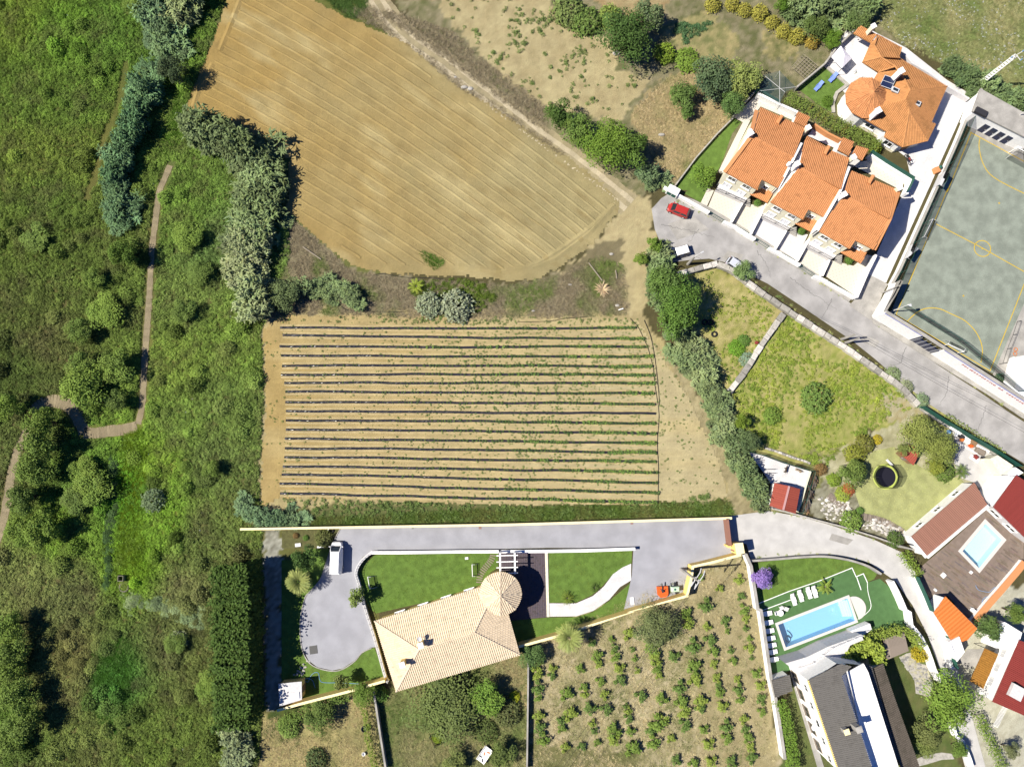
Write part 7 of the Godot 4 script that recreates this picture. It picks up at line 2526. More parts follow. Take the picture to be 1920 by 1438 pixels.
func make_roadside() -> void:
	mat("block_pale",lin(0.66,0.63,0.58),0.9,"fine",0.5,"stain",0.2)
	stone_wall("wall of large grey stone blocks along the road above the paddocks",q(W,[1346,496,1370,504,1400,528,1430,550,1474,580,1520,610,1580,648,1640,690,1690,725,1722,760],0.6),1.5,0.85,0.9,701)
	stone_wall("short wall of big stone blocks beside the parked blue car",q(W,[1270,515,1300,506,1346,494],0.6),1.5,0.95,0.9,702)
	stone_wall("pale stone wall dividing the two paddocks",q(W,[1470,588,1440,630,1420,660,1395,700,1368,735],0.4),1.3,0.9,0.6,703)
	stone_wall("broken row of small white stones below the large paddock",q(E1,[280,0,420,40,560,90,720,150,860,190,985,240],0.3),0.5,0.35,0.35,704)
	car("red hatchback parked at the top of the road",q1(G1,425,430,0.7) * Vector3(1,0,1) + Vector3(0,0.05,0),2.75,3.55,1.6,1.38,"car_red","car_red",0.22,0.02)
	car("dark blue small car with a white roof parked beside the canes",q1(G1,425,1060,0.7) * Vector3(1,0,1) + Vector3(0,0.05,0),PI + 0.28,3.65,1.68,1.42,"car_blue","car_white",0.24,0.02)
	car("silver grey car half hidden by a roadside shrub",q1(G1,1310,1280,0.7) * Vector3(1,0,1) + Vector3(0,0.05,0),-0.62,3.9,1.65,1.42,"car_silver","car_silver",0.24,0.02)
	tree("roadside_shrub","leafy green shrub growing over the silver car",1400,1330,330,2.3,0.4,"mid",Color(0.095,0.150,0.060),"",G1)
	power_pole("short pale pole with a street lamp beside the blue car",q1(G1,560,1240),4.2,false)
	var lp := q1(G1,560,1240)
	var t := thing("street_lamp","curved street lamp arm over the road beside the blue car","street lamp",Vector3(lp.x,4.2,lp.z))
	var mb := MB.new()
	mb.tube([Vector3(lp.x,4.15,lp.z),Vector3(lp.x + 0.3,4.5,lp.z - 0.2),Vector3(lp.x + 0.9,4.6,lp.z - 0.5)],0.035,6)
	part("arm",mb,M.steel,t)
	bp("lamp_head",M.metal_grey,t,func(k_): k_.slab(Vector3(lp.x + 1.05,4.55,lp.z - 0.58),Vector3(0.5,0.12,0.2),0.5,0.03))
	power_pole("first of the twin grey poles at the bend of the stone wall",q1(D2,553,1103),4.6,false)
	power_pole("second of the twin grey poles, closer to the paddock grass",q1(D2,585,1128),4.2,false)
	power_pole("grey pole leaning by the brown roofed gallery",q1(F3,-10,15),4.6,false)
	var py := q1(D1,1560,650)
	var pt := thing("lattice_pylon","tall white ladder like lattice pole in the meadow corner","pylon",Vector3(py.x,0,py.z))
	var h := 9.0
	for s in [-1.0,1.0]:
		bp("leg",M.plastic_white,pt,func(k_): k_.tube([Vector3(py.x + s * 0.28,0,py.z + s * 0.2),Vector3(py.x + s * 0.16,h,py.z + s * 0.12)],0.07,6))
	for i in 15:
		mb = MB.new()
		var y := 0.5 + i * 0.57
		mb.beam(Vector3(py.x - 0.25,y,py.z - 0.18),Vector3(py.x + 0.25,y,py.z + 0.18),0.10,0.28)
		part("rung",mb,M.plastic_white,pt)
	for e in [[-0.9,0.5],[0.9,-0.5],[0.5,0.9]]:
		bp("arm",M.steel,pt,func(k_): k_.beam(Vector3(py.x,h,py.z),Vector3(py.x + e[0],h + 0.1,py.z + e[1]),0.08,0.08))
		bp("insulator",M.hose_blue,pt,func(k_): k_.tube([Vector3(py.x + e[0],h + 0.1,py.z + e[1]),Vector3(py.x + e[0],h + 0.55,py.z + e[1])],0.09,8,0.05))
	var pa := q1(S4,775,855) + Vector3(0,10.0,0)
	for i in 3:
		overhead_wire("thin overhead wire crossing the orchard, %s of three" % ["upper","middle","lower"][i],pa + Vector3(0.8 * (i - 1),0,-0.9 * (i - 1)),Vector3(-9.0 + i * 1.6,8.0,62.0),0.8)
	overhead_wire("thin overhead wire along the road below the twin poles",q1(D2,553,1103) + Vector3(0,4.5,0),survey(1930,790,5.0),0.4)
	overhead_wire("second thin overhead wire along the road",q1(D2,585,1128) + Vector3(0,4.2,0),survey(1930,815,5.0),0.4)
	overhead_wire("thin overhead wire between street lamp and twin poles",lp + Vector3(0.2,4.2,0),q1(D2,553,1103) + Vector3(0,4.4,0),0.4)
	for e in [[1445,975,"old tyre in the shade nearest the tree trunk"],[1490,978,"second old tyre in the shade of the tree"],[1515,1065,"old tyre lying in the sun beside the tree's shadow"]]:
		var p := q1(C2,e[0],e[1])
		tyre(e[2],Vector3(p.x,0,p.z),0.5)
	var pb := q1(C2,1830,1130)
	mb = MB.new()
	mb.lathe(pb,[Vector2(0,0.0),Vector2(0.25,0.02),Vector2(0.3,0.3),Vector2(0.22,0.5),Vector2(0.0,0.52)],14)
	single("clay_pot",mb,M.metal_red,"round red clay pot beside the dividing stone wall","pot",pb)
	bush("vegetable_bush","bright green bean patch beside the dividing stone wall",1690,1170,120,0.8,Color(0.08,0.17,0.02),"",C2)
	bush("vegetable_bush","dark green vegetable clump above the bean patch",1740,1110,90,0.7,GREEN,"",C2)
	bush("agave","blue green agave beside the dividing stone wall",1770,1250,110,0.8,Color(0.12,0.18,0.14),"",C2)
	for e in [[C2,625,600,3.6,2.2,"long grey plank lying in dead grass by the track"],[C2,780,620,1.4,1.7,"short grey plank beside the dead agave"],[C2,815,880,0.8,0.3,"white plank piece at the crop field's corner"],[B2,420,460,3.6,-0.6,"long pale plank lying on the bank below the canes"],[C1,935,495,1.4,-0.6,"white plank below the dark tree"]]:
		var p := q1(e[0],e[1],e[2])
		mb = MB.new()
		mb.slab(Vector3(p.x,0.25,p.z),Vector3(e[3],0.10,0.16),e[4])
		single("plank",mb,M.bark_pale if e[3] > 1.0 else M.white,e[5],"plank",Vector3(p.x,0.2,p.z))
	for e in [[C2,435,695,0.5,"pale sandstone block at the harrowed field's foot"],[C2,790,850,0.55,"pale boulder at the crop field's upper corner"],[C2,160,890,0.45,"small pale boulder above the first crop row"],[C2,745,465,0.5,"flat pale stone by the long plank"],[B1,1560,655,0.9,"broken white concrete slab on the harrowed field's edge"],[B1,1605,665,0.7,"sandstone slab leaning beside the white slab"],[B1,1492,578,0.4,"small pale stone above the broken slab"],[C1,780,400,0.9,"grey stone well head beside the dark tree"],[C1,1120,1010,0.8,"grey ash heap on the straw plot"]]:
		var p := q1(e[0],e[1],e[2])
		mb = MB.new()
		rng.seed = int(e[1] * 3)
		e[3] *= 0.7
		mb.lathe(p,[Vector2(0,-0.02),Vector2(e[3],0.0),Vector2(e[3] * 0.92,e[3] * 0.35),Vector2(e[3] * 0.5,e[3] * 0.5),Vector2(0,e[3] * 0.48)],7,Vector3(1.0,1,rng.randf_range(0.45,0.8)),rng.randf() * 3.0)
		single("boulder",mb,M.stone,e[4],"stone",p)
	var ag := q1(C2,680,725,0.5)
	ag.y = 0
	var at := thing("dead_agave","spiky bleached dead agave by the farm track corner","agave",ag)
	var lf := MeshInstance3D.new()
	lf.name = "leaves"
	lf.mesh = L.agave
	lf.material_override = leaf_mat(Color(0.33,0.27,0.19))
	at.add_child(lf,true)
	lf.scale = Vector3(1.9,1.1,1.9)
func make_trampoline() -> void:
	var o := q1(E2,165,1070,0.7)
	o.y = 0
	var t := thing("trampoline","round black trampoline with yellow green rim and leaning safety net","trampoline",o)
	var r := 1.65
	var mb := MB.new()
	mb.lathe(o,[Vector2(0,0.70),Vector2(r,0.70)],28)
	mb.lathe(o,[Vector2(r,0.71),Vector2(0,0.71)],28)
	part("mat",mb,M.trampoline_mat,t)
	bp("rim_pad",M.lime_pad,t,func(k_): k_.lathe(o,[Vector2(r - 0.1,0.70),Vector2(r + 0.28,0.70),Vector2(r + 0.28,0.76),Vector2(r - 0.1,0.78)],28))
	for i in 6:
		var a := TAU * i / 6.0
		bp("leg",M.steel,t,func(k_): k_.tube([o + Vector3(cos(a) * (r + 0.1),0,sin(a) * (r + 0.1)),o + Vector3(cos(a) * (r + 0.1),0.7,sin(a) * (r + 0.1))],0.03,6))
		bp("net_pole",M.iron,t,func(k_): k_.tube([o + Vector3(cos(a) * (r + 0.3),0.3,sin(a) * (r + 0.3)),o + Vector3(cos(a) * (r + 0.25),2.3,sin(a) * (r + 0.25))],0.025,6))
	mb = MB.new()
	var pts := []
	for i in 25:
		var a := TAU * i / 24.0
		var k := 1.0 - 0.06 * absf(sin(a * 3.0))
		pts.append(o + Vector3(cos(a) * (r + 0.22) * k,0,sin(a) * (r + 0.22) * k))
	mb.wall(pts,0.01,0.78,2.25)
	part("safety_net",mb,M.net,t)
	bp("ladder",M.steel,t,func(k_): k_.beam(o + Vector3(0.7,0.05,-2.6),o + Vector3(1.2,0.7,-1.7),0.35,0.05))
func dog(label: String,at: Vector3,yaw: float,col: Color,lying: bool) -> void:
	var t := thing("dog",label,"dog",at)
	var b := Basis(Vector3.UP,yaw)
	var k := 0.55 if lying else 1.0
	var mb := MB.new()
	var spine := [[-0.36,0.46,0.09],[-0.25,0.50,0.13],[0.0,0.49,0.125],[0.22,0.48,0.155],[0.36,0.52,0.13],[0.48,0.62,0.09],[0.56,0.68,0.095],[0.66,0.66,0.075],[0.76,0.62,0.045],[0.80,0.61,0.02]]
	var rings := []
	for e in spine:
		var ring := []
		for i in 10:
			var a := TAU * i / 10.0
			ring.append(at + b * Vector3(e[0],e[1] * k + 0.0 + sin(a) * e[2] * (1.15 if e[0] < 0.4 else 1.0),cos(a) * e[2]))
		rings.append(ring)
	for i in rings.size() - 1:
		for j in 10:
			mb.quad(rings[i][j],rings[i + 1][j],rings[i + 1][(j + 1) % 10],rings[i][(j + 1) % 10])
	mb.face(rings[0],b * Vector3.LEFT)
	mb.face(rings[-1],b * Vector3.RIGHT)
	for s in [-1.0,1.0]:
		if lying:
			mb.tube([at + b * Vector3(0.28,0.18,s * 0.12),at + b * Vector3(0.42,0.06,s * 0.15),at + b * Vector3(0.62,0.05,s * 0.13)],0.05,6,0.035)
			mb.tube([at + b * Vector3(-0.25,0.2,s * 0.13),at + b * Vector3(-0.08,0.1,s * 0.2),at + b * Vector3(-0.3,0.05,s * 0.2)],0.07,6,0.035)
		else:
			mb.tube([at + b * Vector3(0.26,0.42,s * 0.10),at + b * Vector3(0.25,0.24,s * 0.10),at + b * Vector3(0.27,0.03,s * 0.10),at + b * Vector3(0.33,0.02,s * 0.10)],0.06,6,0.035)
			mb.tube([at + b * Vector3(-0.27,0.46,s * 0.09),at + b * Vector3(-0.20,0.30,s * 0.11),at + b * Vector3(-0.34,0.18,s * 0.10),at + b * Vector3(-0.30,0.02,s * 0.10),at + b * Vector3(-0.23,0.02,s * 0.10)],0.085,6,0.03)
		mb.tri(at + b * Vector3(0.54,0.75 * k + 0.02,s * 0.05),at + b * Vector3(0.50,0.72 * k,s * 0.12),at + b * Vector3(0.55,0.64 * k,s * 0.13))
		mb.tri(at + b * Vector3(0.50,0.72 * k,s * 0.12),at + b * Vector3(0.54,0.75 * k + 0.02,s * 0.05),at + b * Vector3(0.49,0.66 * k,s * 0.12))
	mb.tube([at + b * Vector3(-0.34,0.5 * k,0),at + b * Vector3(-0.5,0.48 * k,0.05),at + b * Vector3(-0.64,0.55 * k,0.12)],0.04,6,0.015)
	var key := "fur_" + col.to_html()
	mat(key,col,0.95,"fine",6.0)
	part("body",mb,M[key],t)
func make_kennel_yard() -> void:
	var mb := MB.new()
	mb.prism(q(E1,[30,60,250,110,560,220,960,350,890,560,770,960,350,900,380,560,270,390]),-0.02,0.10)
	struct("dog_yard",mb,M.white_paving,"pale concrete dog yard beside the red roofed kennel")
	var y := 0.1
	garden_wall("low cream wall of the dog yard beside the firewood",q(E1,[960,350,890,580,765,960],0.3),0.28,0.5,"cream_wall")
	fence("green post and wire fence round the dog yard's north side",q(E1,[30,60,250,110,560,225,975,350],0.5),0.1,1.7,"green_paint",1.9,"net")
	fence("green post and wire fence beside the firewood stack",q(E1,[975,350,905,570,850,770,780,970],0.5),0.5,1.5,"green_paint",1.6,"net")
	var a := q3(E1,[425,515,2.0,640,570,2.5,550,930,2.5,350,870,2.0])
	var b := q3(E1,[640,570,2.5,805,615,2.0,740,985,2.0,550,930,2.5])
	var k := thing("kennel_shed","shed with a low red sheet gable roof in the dog yard","shed",centre(a + b))
	corrugated(k,a,M.roof_red,0.33,0.03)
	corrugated(k,b,M.roof_red,0.33,0.03)
	bp("ridge_flashing",M.ridge_pink,k,func(k_): k_.beam(a[1] + Vector3(0,0.06,0),a[2] + Vector3(0,0.06,0),0.3,0.06))
	var cc := centre(a + b)
	var f := []
	for p in [a[0],b[1],b[2],a[3]]:
		var g := Vector3(p.x,0,p.z)
		f.append(g + (cc - g).normalized() * 0.25)
	bp("wall",M.white,k,func(k_): k_.prism(f,0.1,1.95,false))
	for e in [[a[0],a[1],b[1]],[a[3],a[2],b[2]]]:
		mb = MB.new()
		mb.face([e[0].lerp(cc + Vector3(0,2,0),0.03) - Vector3(0,0.1,0),e[2].lerp(cc + Vector3(0,2,0),0.03) - Vector3(0,0.1,0),e[1].lerp(cc + Vector3(0,2,0),0.03) - Vector3(0,0.06,0)],Vector3(0,0,1))
		part("gable",mb,M.white,k)
	door(k,f[0],f[1],0.35,0.9,1.7,cc,"green_paint",0.1)
	window(k,f[0],f[1],0.75,0.9,0.6,0.6,cc)
	var dp := q1(E1,572,330)
	dog("dark brown dog standing on the pale dog yard",Vector3(dp.x,y,dp.z),1.35,lin(0.055,0.04,0.03),false)
	dp = q1(E1,785,340)
	dog("tan dog lying on the pale dog yard",Vector3(dp.x,y,dp.z),2.7,lin(0.26,0.20,0.14),true)
	var tp := q1(E1,370,350,0.6)
	var tr := thing("trestle","dark metal trestle frame standing on the dog yard","trestle",Vector3(tp.x,y,tp.z))
	for s in [[-0.6,-0.3],[0.6,-0.3],[-0.6,0.3],[0.6,0.3]]:
		bp("leg",M.iron,tr,func(k_): k_.beam(Vector3(tp.x + s[0],y,tp.z + s[1]),Vector3(tp.x + s[0],0.75,tp.z + s[1]),0.05,0.05))
	for s in [-0.3,0.3]:
		bp("rail",M.iron,tr,func(k_): k_.beam(Vector3(tp.x - 0.65,0.75,tp.z + s),Vector3(tp.x + 0.65,0.75,tp.z + s),0.05,0.05))
	var fw := thing("firewood_stack","long stack of weathered firewood logs beside the dog yard","firewood",q1(E1,960,700))
	rng.seed = 31
	for i in 70:
		var p := q1(E1,985,430).lerp(q1(E1,850,960),rng.randf()) + Vector3(rng.randf_range(-0.6,0.7),rng.randf_range(0.1,0.55),0)
		var d := Vector3(rng.randf_range(-0.5,0.5),rng.randf_range(-0.1,0.1),-1.0).normalized() * rng.randf_range(0.4,1.1)
		var r := rng.randf_range(0.06,0.13)
		mb = MB.new()
		mb.tube([p - d * 0.5,p + d * 0.5],r,7)
		part("log",mb,[M.bark,M.bark_pale,M.wood_grey,M.wood_brown][rng.randi() % 4],fw)
	rng.seed = 44
	var rk := []
	for i in 260:
		var p := q1(E1,1250,830).lerp(q1(E1,1440,1010),rng.randf()) + Vector3(rng.randf_range(-2.0,2.2),0,rng.randf_range(-1.3,1.2))
		if i % 2:
			p = q1(D3,760,1040).lerp(q1(D3,1000,1120),rng.randf()) + Vector3(rng.randf_range(-1.2,0.6),0,rng.randf_range(-0.9,0.8))
		var s := rng.randf_range(0.10,0.34)
		rk.append([Transform3D(Basis(Vector3.UP,rng.randf() * TAU).scaled(Vector3(s,s * 0.7,s * rng.randf_range(0.6,1.0))),p),Color(1.0,0.95,0.88) * rng.randf_range(0.25,0.6)])
	mb = MB.new()
	mb.lathe(Vector3.ZERO,[Vector2(0,-0.2),Vector2(1.0,0.0),Vector2(0.8,0.6),Vector2(0,0.8)],6)
	multi("rubble","heaps of whitish rubble stones along the boardwalk",mb.mesh(),rk,M.plain)
	var bw := thing("boardwalk","curved grey wooden boardwalk along the garden lawn","boardwalk",q1(D3,600,900))
	var line := densify(smooth(q(D3,[450,830,520,885,600,940,680,985,780,1005,880,1035,960,1080,1010,1110]),5),0.05)
	var len := 0.0
	var pm := MB.new()
	pm.slab(Vector3.ZERO,Vector3(1.05,0.05,0.145),0.0,0.008)
	var mesh := pm.mesh()
	var wm := tints("wood_grey",4,0.22)
	for i in range(1,line.size() - 1):
		len += line[i].distance_to(line[i - 1])
		if len > 0.165:
			len = 0.0
			var d: Vector3 = line[i + 1] - line[i - 1]
			piece("plank",mesh,wm[rng.randi() % 4],bw,Transform3D(Basis(Vector3.UP,atan2(-d.x,-d.z)),Vector3(line[i].x,0.10,line[i].z)))
func make_east_garden() -> void:
	mat("trampoline_mat",lin(0.012,0.012,0.02),0.6)
	mat("lime_pad",lin(0.36,0.42,0.10),0.6)
	mat("roof_red",lin(0.27,0.062,0.042),0.65,"soft",0.4)
	mat("ridge_pink",lin(0.38,0.22,0.22),0.6)
	var mb := MB.new()
	mb.sheet(q(D3,[690,580,800,500,950,470,1040,560,1130,610,1270,700,1440,700,1490,760,1320,900,1130,1060,1060,1120,1020,1100,920,1040,820,990,730,970,690,920,660,830,650,760,720,720]),0.03)
	struct("garden_lawn",mb,M.lawn_dry,"dry yellow green lawn round the trampoline")
	scatter("grass","short dry grass of the trampoline lawn",flat(q(D3,[690,580,800,500,950,470,1040,560,1130,610,1270,700,1440,700,1490,760,1320,900,1130,1060,1060,1120,920,1040,730,970,660,830,720,720])),16.0,L.tuft,0.25,0.45,func(p: Vector2) -> Color: return Color(0.48,0.48,0.19).lerp(Color(0.24,0.33,0.09),clampf(0.4 + noise_b.get_noise_2d(p.x * 0.3,p.y * 0.3) + (p.x - 60.0) * 0.05,0,1)),always,71)
	make_trampoline()
	make_kennel_yard()
	var r := q3(E2,[650,640,1.9,690,690,1.9,590,900,1.5,470,790,1.6])
	var ph := thing("play_house","little garden house with red sheet roof half under the big tree","shed",centre(r))
	corrugated(ph,q3(E2,[520,580,1.9,690,690,1.9,590,900,1.5,380,720,1.5]),M.roof_red,0.3,0.03)
	var f := []
	var cc := centre(q(E2,[520,580,690,690,590,900,380,720],1.5))
	for p in q(E2,[520,580,690,690,590,900,380,720],1.5):
		var g := Vector3(p.x,0,p.z)
		f.append(g + (cc - g).normalized() * 0.2)
	bp("wall",M.wood_brown,ph,func(k_): k_.prism(f,0.0,1.5,false))
	door(ph,f[2],f[3],0.5,0.7,1.3,cc,"wood_grey")
	tree("garden_tree","big spreading olive green tree over the play house, upper crown",640,420,560,6.0,1.4,"big",Color(0.125,0.155,0.045),"",E2)
	tree("garden_tree","olive green tree joined to the spreading tree, lower crown",960,640,480,5.6,1.2,"big",Color(0.115,0.145,0.040),"",E2)
	tree("garden_tree","small olive green tree in front of the play house",430,660,180,3.4,0.8,"mid",Color(0.095,0.125,0.040),"",E2)
	tree("garden_tree","leafy light green tree beside the tan yard",900,870,280,3.6,0.6,"mid",Color(0.125,0.155,0.030),"",E2)
	bush("garden_shrub","dark glossy shrub with yellow tips at the tan yard's edge",1080,1000,300,1.6,Color(0.065,0.105,0.025),"",E2)
	palm("feather_palm","small feathery palm at the edge of the tan yard",1300,990,0.9,"feather_palm",Color(0.07,0.11,0.03),0.75,E2)
	tree("round_tree","round dark green tree on the lawn's west side",615,665,200,3.4,0.4,"mid",Color(0.075,0.115,0.030),"",D3)
	bush("garden_shrub","golden flecked dome shrub above the round tree",740,450,140,1.8,Color(0.095,0.105,0.025),"",D3)
	bush("garden_shrub","green and gold dome shrub beside the lawn",665,530,150,1.8,Color(0.12,0.14,0.025),"",D3)
	bush("garden_shrub","small golden globe shrub beside the white stone",830,418,70,0.9,Color(0.25,0.22,0.02),"",D3)
	bush("garden_shrub","bright green shrub above the boardwalk's start",505,720,100,1.2,Color(0.11,0.17,0.025),"",D3)
	bush("flower_bush","bush dotted with red flowers beside the lawn",610,790,90,0.9,Color(0.20,0.07,0.03),"",D3)
	bush("garden_shrub","pale green shrub below the red flowers",570,830,110,0.8,Color(0.16,0.21,0.04),"",D3)
	bush("garden_shrub","leafy shrub below the boardwalk by the lane wall",640,1030,150,1.7,Color(0.095,0.155,0.035),"",D3)
	bush("garden_shrub","small green shrub on the boardwalk's inner edge",700,950,55,0.8,GREEN,"",D3)
	bush("garden_shrub","dark shrub at the gallery's west corner",970,1170,120,1.8,Color(0.050,0.085,0.025),"",D3)
	bush("garden_shrub","brown dried shrub beside the dog yard corner",405,640,90,1.2,RUST,"",D3)
	bush("paddock_bush","large round bush in the walled paddock",375,110,220,1.9,Color(0.080,0.135,0.035),"",D3)
	bush("paddock_bush","low leafy bush at the paddock's west side",40,240,130,1.2,Color(0.09,0.15,0.03),"",D3)
	tree("round_tree","round bright green tree beside the cane hedge",1720,275,120,3.0,0.5,"mid",Color(0.09,0.14,0.02),"",C3)
	tree("round_tree","round grey green tree beside the cane hedge",1770,440,150,3.4,0.6,"mid",Color(0.055,0.085,0.040),"",C3)
	bush("roadside_shrub","blue green shrub where the block wall meets the green fence",1165,125,110,1.4,Color(0.12,0.175,0.11),"",D3)
	bush("roadside_shrub","grey green agave like shrub along the block wall",1040,25,120,1.2,Color(0.15,0.18,0.12),"",D3)
	bush("roadside_shrub","roadside weeds clump below the block wall",945,1365,120,0.9,Color(0.12,0.165,0.09),"",D2)
	hedge("low green growth outside the green screen fence",q(E2,[1080,150,1200,230,1400,370,1560,480,1750,590,1917,720],0.4),0.9,0.7,Color(0.12,0.16,0.055),0.8)
	fence("dark green screen fence along the road beside the tan yard",q(E2,[700,20,1080,260,1400,450,1700,620,1920,760,2160,910],0.8),0.0,1.8,"green_paint",2.2,"green_paint")
	garden_wall("low pale wall under the green screen fence",q(E2,[690,50,1060,290,1380,490,1690,660,1900,790],0.3),0.3,0.35,"concrete")
	mb = MB.new()
	mb.sheet(q(E2,[1140,330,1270,420,1640,690,1900,760,2150,980,1700,1380,1500,1160,1280,1080,1200,860,1230,560]),0.025)
	struct("tan_yard",mb,M.pale_lane,"tan gravel yard behind the red roofed house")
	rng.seed = 91
	for e in [[1225,435,0.5,0.5,"plastic_white","white round basin on the tan yard's wall"],[1315,470,0.7,0.5,"iron","black barrow tray on the tan yard's wall"],[1320,515,0.35,0.5,"metal_orange","small orange crate on the tan yard's wall"],[1480,570,1.0,0.8,"wood_brown","stack of orange brown boards by the fence"],[1455,605,0.5,0.45,"orange_paint","bright orange tub by the brown boards"],[1590,690,1.4,0.8,"wood_grey","pile of grey brown planks by the fence"],[1390,540,0.9,0.4,"white","white slab leaning by the fence"],[1520,775,0.6,0.5,"metal_red","dark red lid on the white workbench"],[1680,830,1.0,0.5,"white","white machine on the tan yard"],[1640,790,0.5,0.4,"iron","black tool box on the tan yard"],[1120,400,0.5,0.5,"hose_blue","blue bucket in the big tree's shade"]]:
		var p := q1(E2,e[0],e[1],0.4)
		mb = MB.new()
		mb.slab(Vector3(p.x,0.35,p.z),Vector3(e[2],0.6,e[3]),rng.randf_range(-0.8,-0.4),0.05)
		single("yard_item",mb,M[e[4]],e[5],"yard clutter",Vector3(p.x,0.03,p.z))
	garden_wall("low white ledge wall with clutter along the tan yard",q(E2,[1130,330,1250,400,1420,520,1560,620,1720,700],0.3),0.35,0.4,"white")
	garden_wall("thin white kerb across the tan yard",q(E2,[1270,565,1400,640,1550,725],0.2),0.2,0.2,"white","kerb")
	mb = MB.new()
	var bt := q1(E2,1540,800,0.8)
	var wb := thing("workbench","white workbench with a dark red lid on the tan yard","bench",Vector3(bt.x,0.025,bt.z))
	mb.slab(Vector3(bt.x,0.25,bt.z),Vector3(1.5,0.12,0.7),-0.55)
	part("bench_top",mb,M.white,wb)
	for s in [-0.6,0.6]:
		bp("leg",M.white,wb,func(k_): k_.box(Vector3(bt.x,0.11,bt.z) + Basis(Vector3.UP,-0.55) * Vector3(s,0,0),Vector3(0.1,0.17,0.6),-0.55))
	var sp := q(E2,[1850,745,2090,905,1900,1050,1740,800],2.2)
	var st := thing("store_shed","flat pale roofed store beside the green screen fence","shed",centre(sp))
	bp("wall",M.cream_wall,st,func(k_): k_.prism(sp,0.0,2.2))
	var pp := q1(E2,1765,1100)
	var pl := thing("pipe_bundle","bundle of pale blue pipes lying on the tan yard","pipes",pp)
	for i in 6:
		bp("pipe",M.metal_white,pl,func(k_): k_.tube([pp + Vector3(-0.35 + i * 0.11,0.1,0.7),pp + Vector3(0.1 + i * 0.11,0.1,-0.8)],0.05,6))
	var g := q3(E3,[1180,355,2.6,1385,705,3.2,470,1480,3.2,220,1180,2.6])
	var ga := thing("pool_gallery","long gallery with brown corrugated roof beside the pool terrace","building",centre(g))
	corrugated(ga,g,M.metal_brown,0.28,0.05)
	cc = centre(g)
	f = footing(g,0.25)
	bp("wall",M.white,ga,func(k_): k_.prism(f,0.0,2.45,false))
	bp("parapet",M.white,ga,func(k_): k_.beam(g[1] + Vector3(0,0.05,0),g[2] + Vector3(0,0.05,0),0.35,0.3))
	bp("parapet",M.white,ga,func(k_): k_.beam(g[2] + Vector3(-0.1,0.0,0),g[3] + Vector3(-0.1,0.0,0),0.35,0.3))
	for i in 3:
		window(ga,f[3],f[0],0.2 + i * 0.3,0.8,1.2,1.0,cc)
	garden_wall("low pale kerb wall between lawn and gallery",q(E3,[980,480,720,700,540,850,330,1060,230,1150],0.3),0.2,0.4,"concrete")
	var rr := q3(E3,[1810,245,3.0,2400,700,3.0,2300,1420,3.6,1917,1165,3.6,1465,725,3.6])
	var rh := thing("red_roofed_house","house with a dark red corrugated roof beside the pool terrace","house",centre(rr))
	corrugated(rh,on_plane(E3,[1810,245,2400,640,2400,1500,1917,1165,1465,725],q3(E3,[1465,725,3.0,1917,1165,3.0,1810,245,3.5])),M.metal_red,0.24,0.05)
	var hp := q(E3,[1810,245,2400,640,2400,1500,1917,1165,1465,725],3.0)
	cc = centre(hp)
	f = footing(hp,0.3)
	bp("wall",M.grey_wall,rh,func(k_): k_.prism(f,0.0,2.9,false))
	window(rh,f[4],f[3],0.25,0.9,1.7,1.0,cc)
	window(rh,f[4],f[3],0.80,0.9,1.7,1.0,cc)
	var lt := q3(E3,[1610,255,2.5,1790,265,2.7,1450,715,2.7,1345,575,2.5])
	var lo := thing("lean_to","white corrugated lean-to between gallery and red roofed house","shed",centre(lt))
	corrugated(lo,lt,M.metal_white,0.3,0.04)
	bp("wall",M.white,lo,func(k_): k_.prism(at_y(lt,0),0.0,2.4,false))
	mb = MB.new()
	mb.prism(q(E3,[1690,250,1800,130,1920,210,1830,260],2.6),0.0,2.6)
	single("water_tank",mb,M.white,"white block tank behind the lean-to","tank",q1(E3,1780,200))
	mb = MB.new()
	var deck := q(F3,[480,250,780,0]) + q(E3,[1390,730,1917,1240]) + q(F3,[1917,300,1700,480,1400,870,1150,1170,760,760,590,970,320,460,400,320])
	var pool := q(E3,[1335,900,1655,1215]) + q(F3,[1250,435,930,105])
	mb.sheet_round(deck,pool,0.10)
	var dk := struct("pool_deck",mb,M.deck_brown,"brown plank patterned pool terrace of the red roofed house")
	var da := flat(deck)
	var db := MB.new()
	rng.seed = 66
	var along := Vector2(0.80,0.60)
	paving_strip(db,da,flat(pool),0.105,along,1.25,0.22,0.02)
	part("deck_board",db,M.deck_brown,dk).set_meta("kind","stuff")
	build_pool("light blue rectangular pool in the brown terrace",pool,0.14,1.3,0.5,M.pool_tile_pale)
	for e in [[720,470,"white",0.65,0.6,"white low table on the brown terrace"],[600,690,"plastic_white",0.3,0.4,"pale blue bag on the brown terrace"],[1135,425,"plastic_white",0.4,0.35,"white toy on the brown terrace near the pool"]]:
		var p := q1(F3,e[0],e[1],0.3)
		mb = MB.new()
		mb.slab(Vector3(p.x,0.25,p.z),Vector3(e[3],0.28,e[4]),0.75)
		single("terrace_item",mb,M[e[2]],e[5],"terrace clutter",Vector3(p.x,0.11,p.z))
	var cp := q1(F3,1110,975)
	chair("white garden chair alone on the brown terrace",Vector3(cp.x,0.12,cp.z),2.4,M.plastic_white)
	mb = MB.new()
	mb.tube(smooth(q(F3,[1200,620,1250,690,1400,720,1450,680,1500,650,1440,760,1330,810,1300,880,1390,860,1450,740],0.14),5),0.03,5)
	single("hose",mb,M.hose_blue,"pale blue hose tangled on the brown terrace","hose",q1(F3,1400,740,0.1))
	garden_wall("white wall between brown terrace and lane",q(F3,[260,490,380,760,500,1040,570,1060,760,1480],0.6) + q(F2,[1440,800,1480,900],0.6),0.5,1.0,"white","garden_wall")
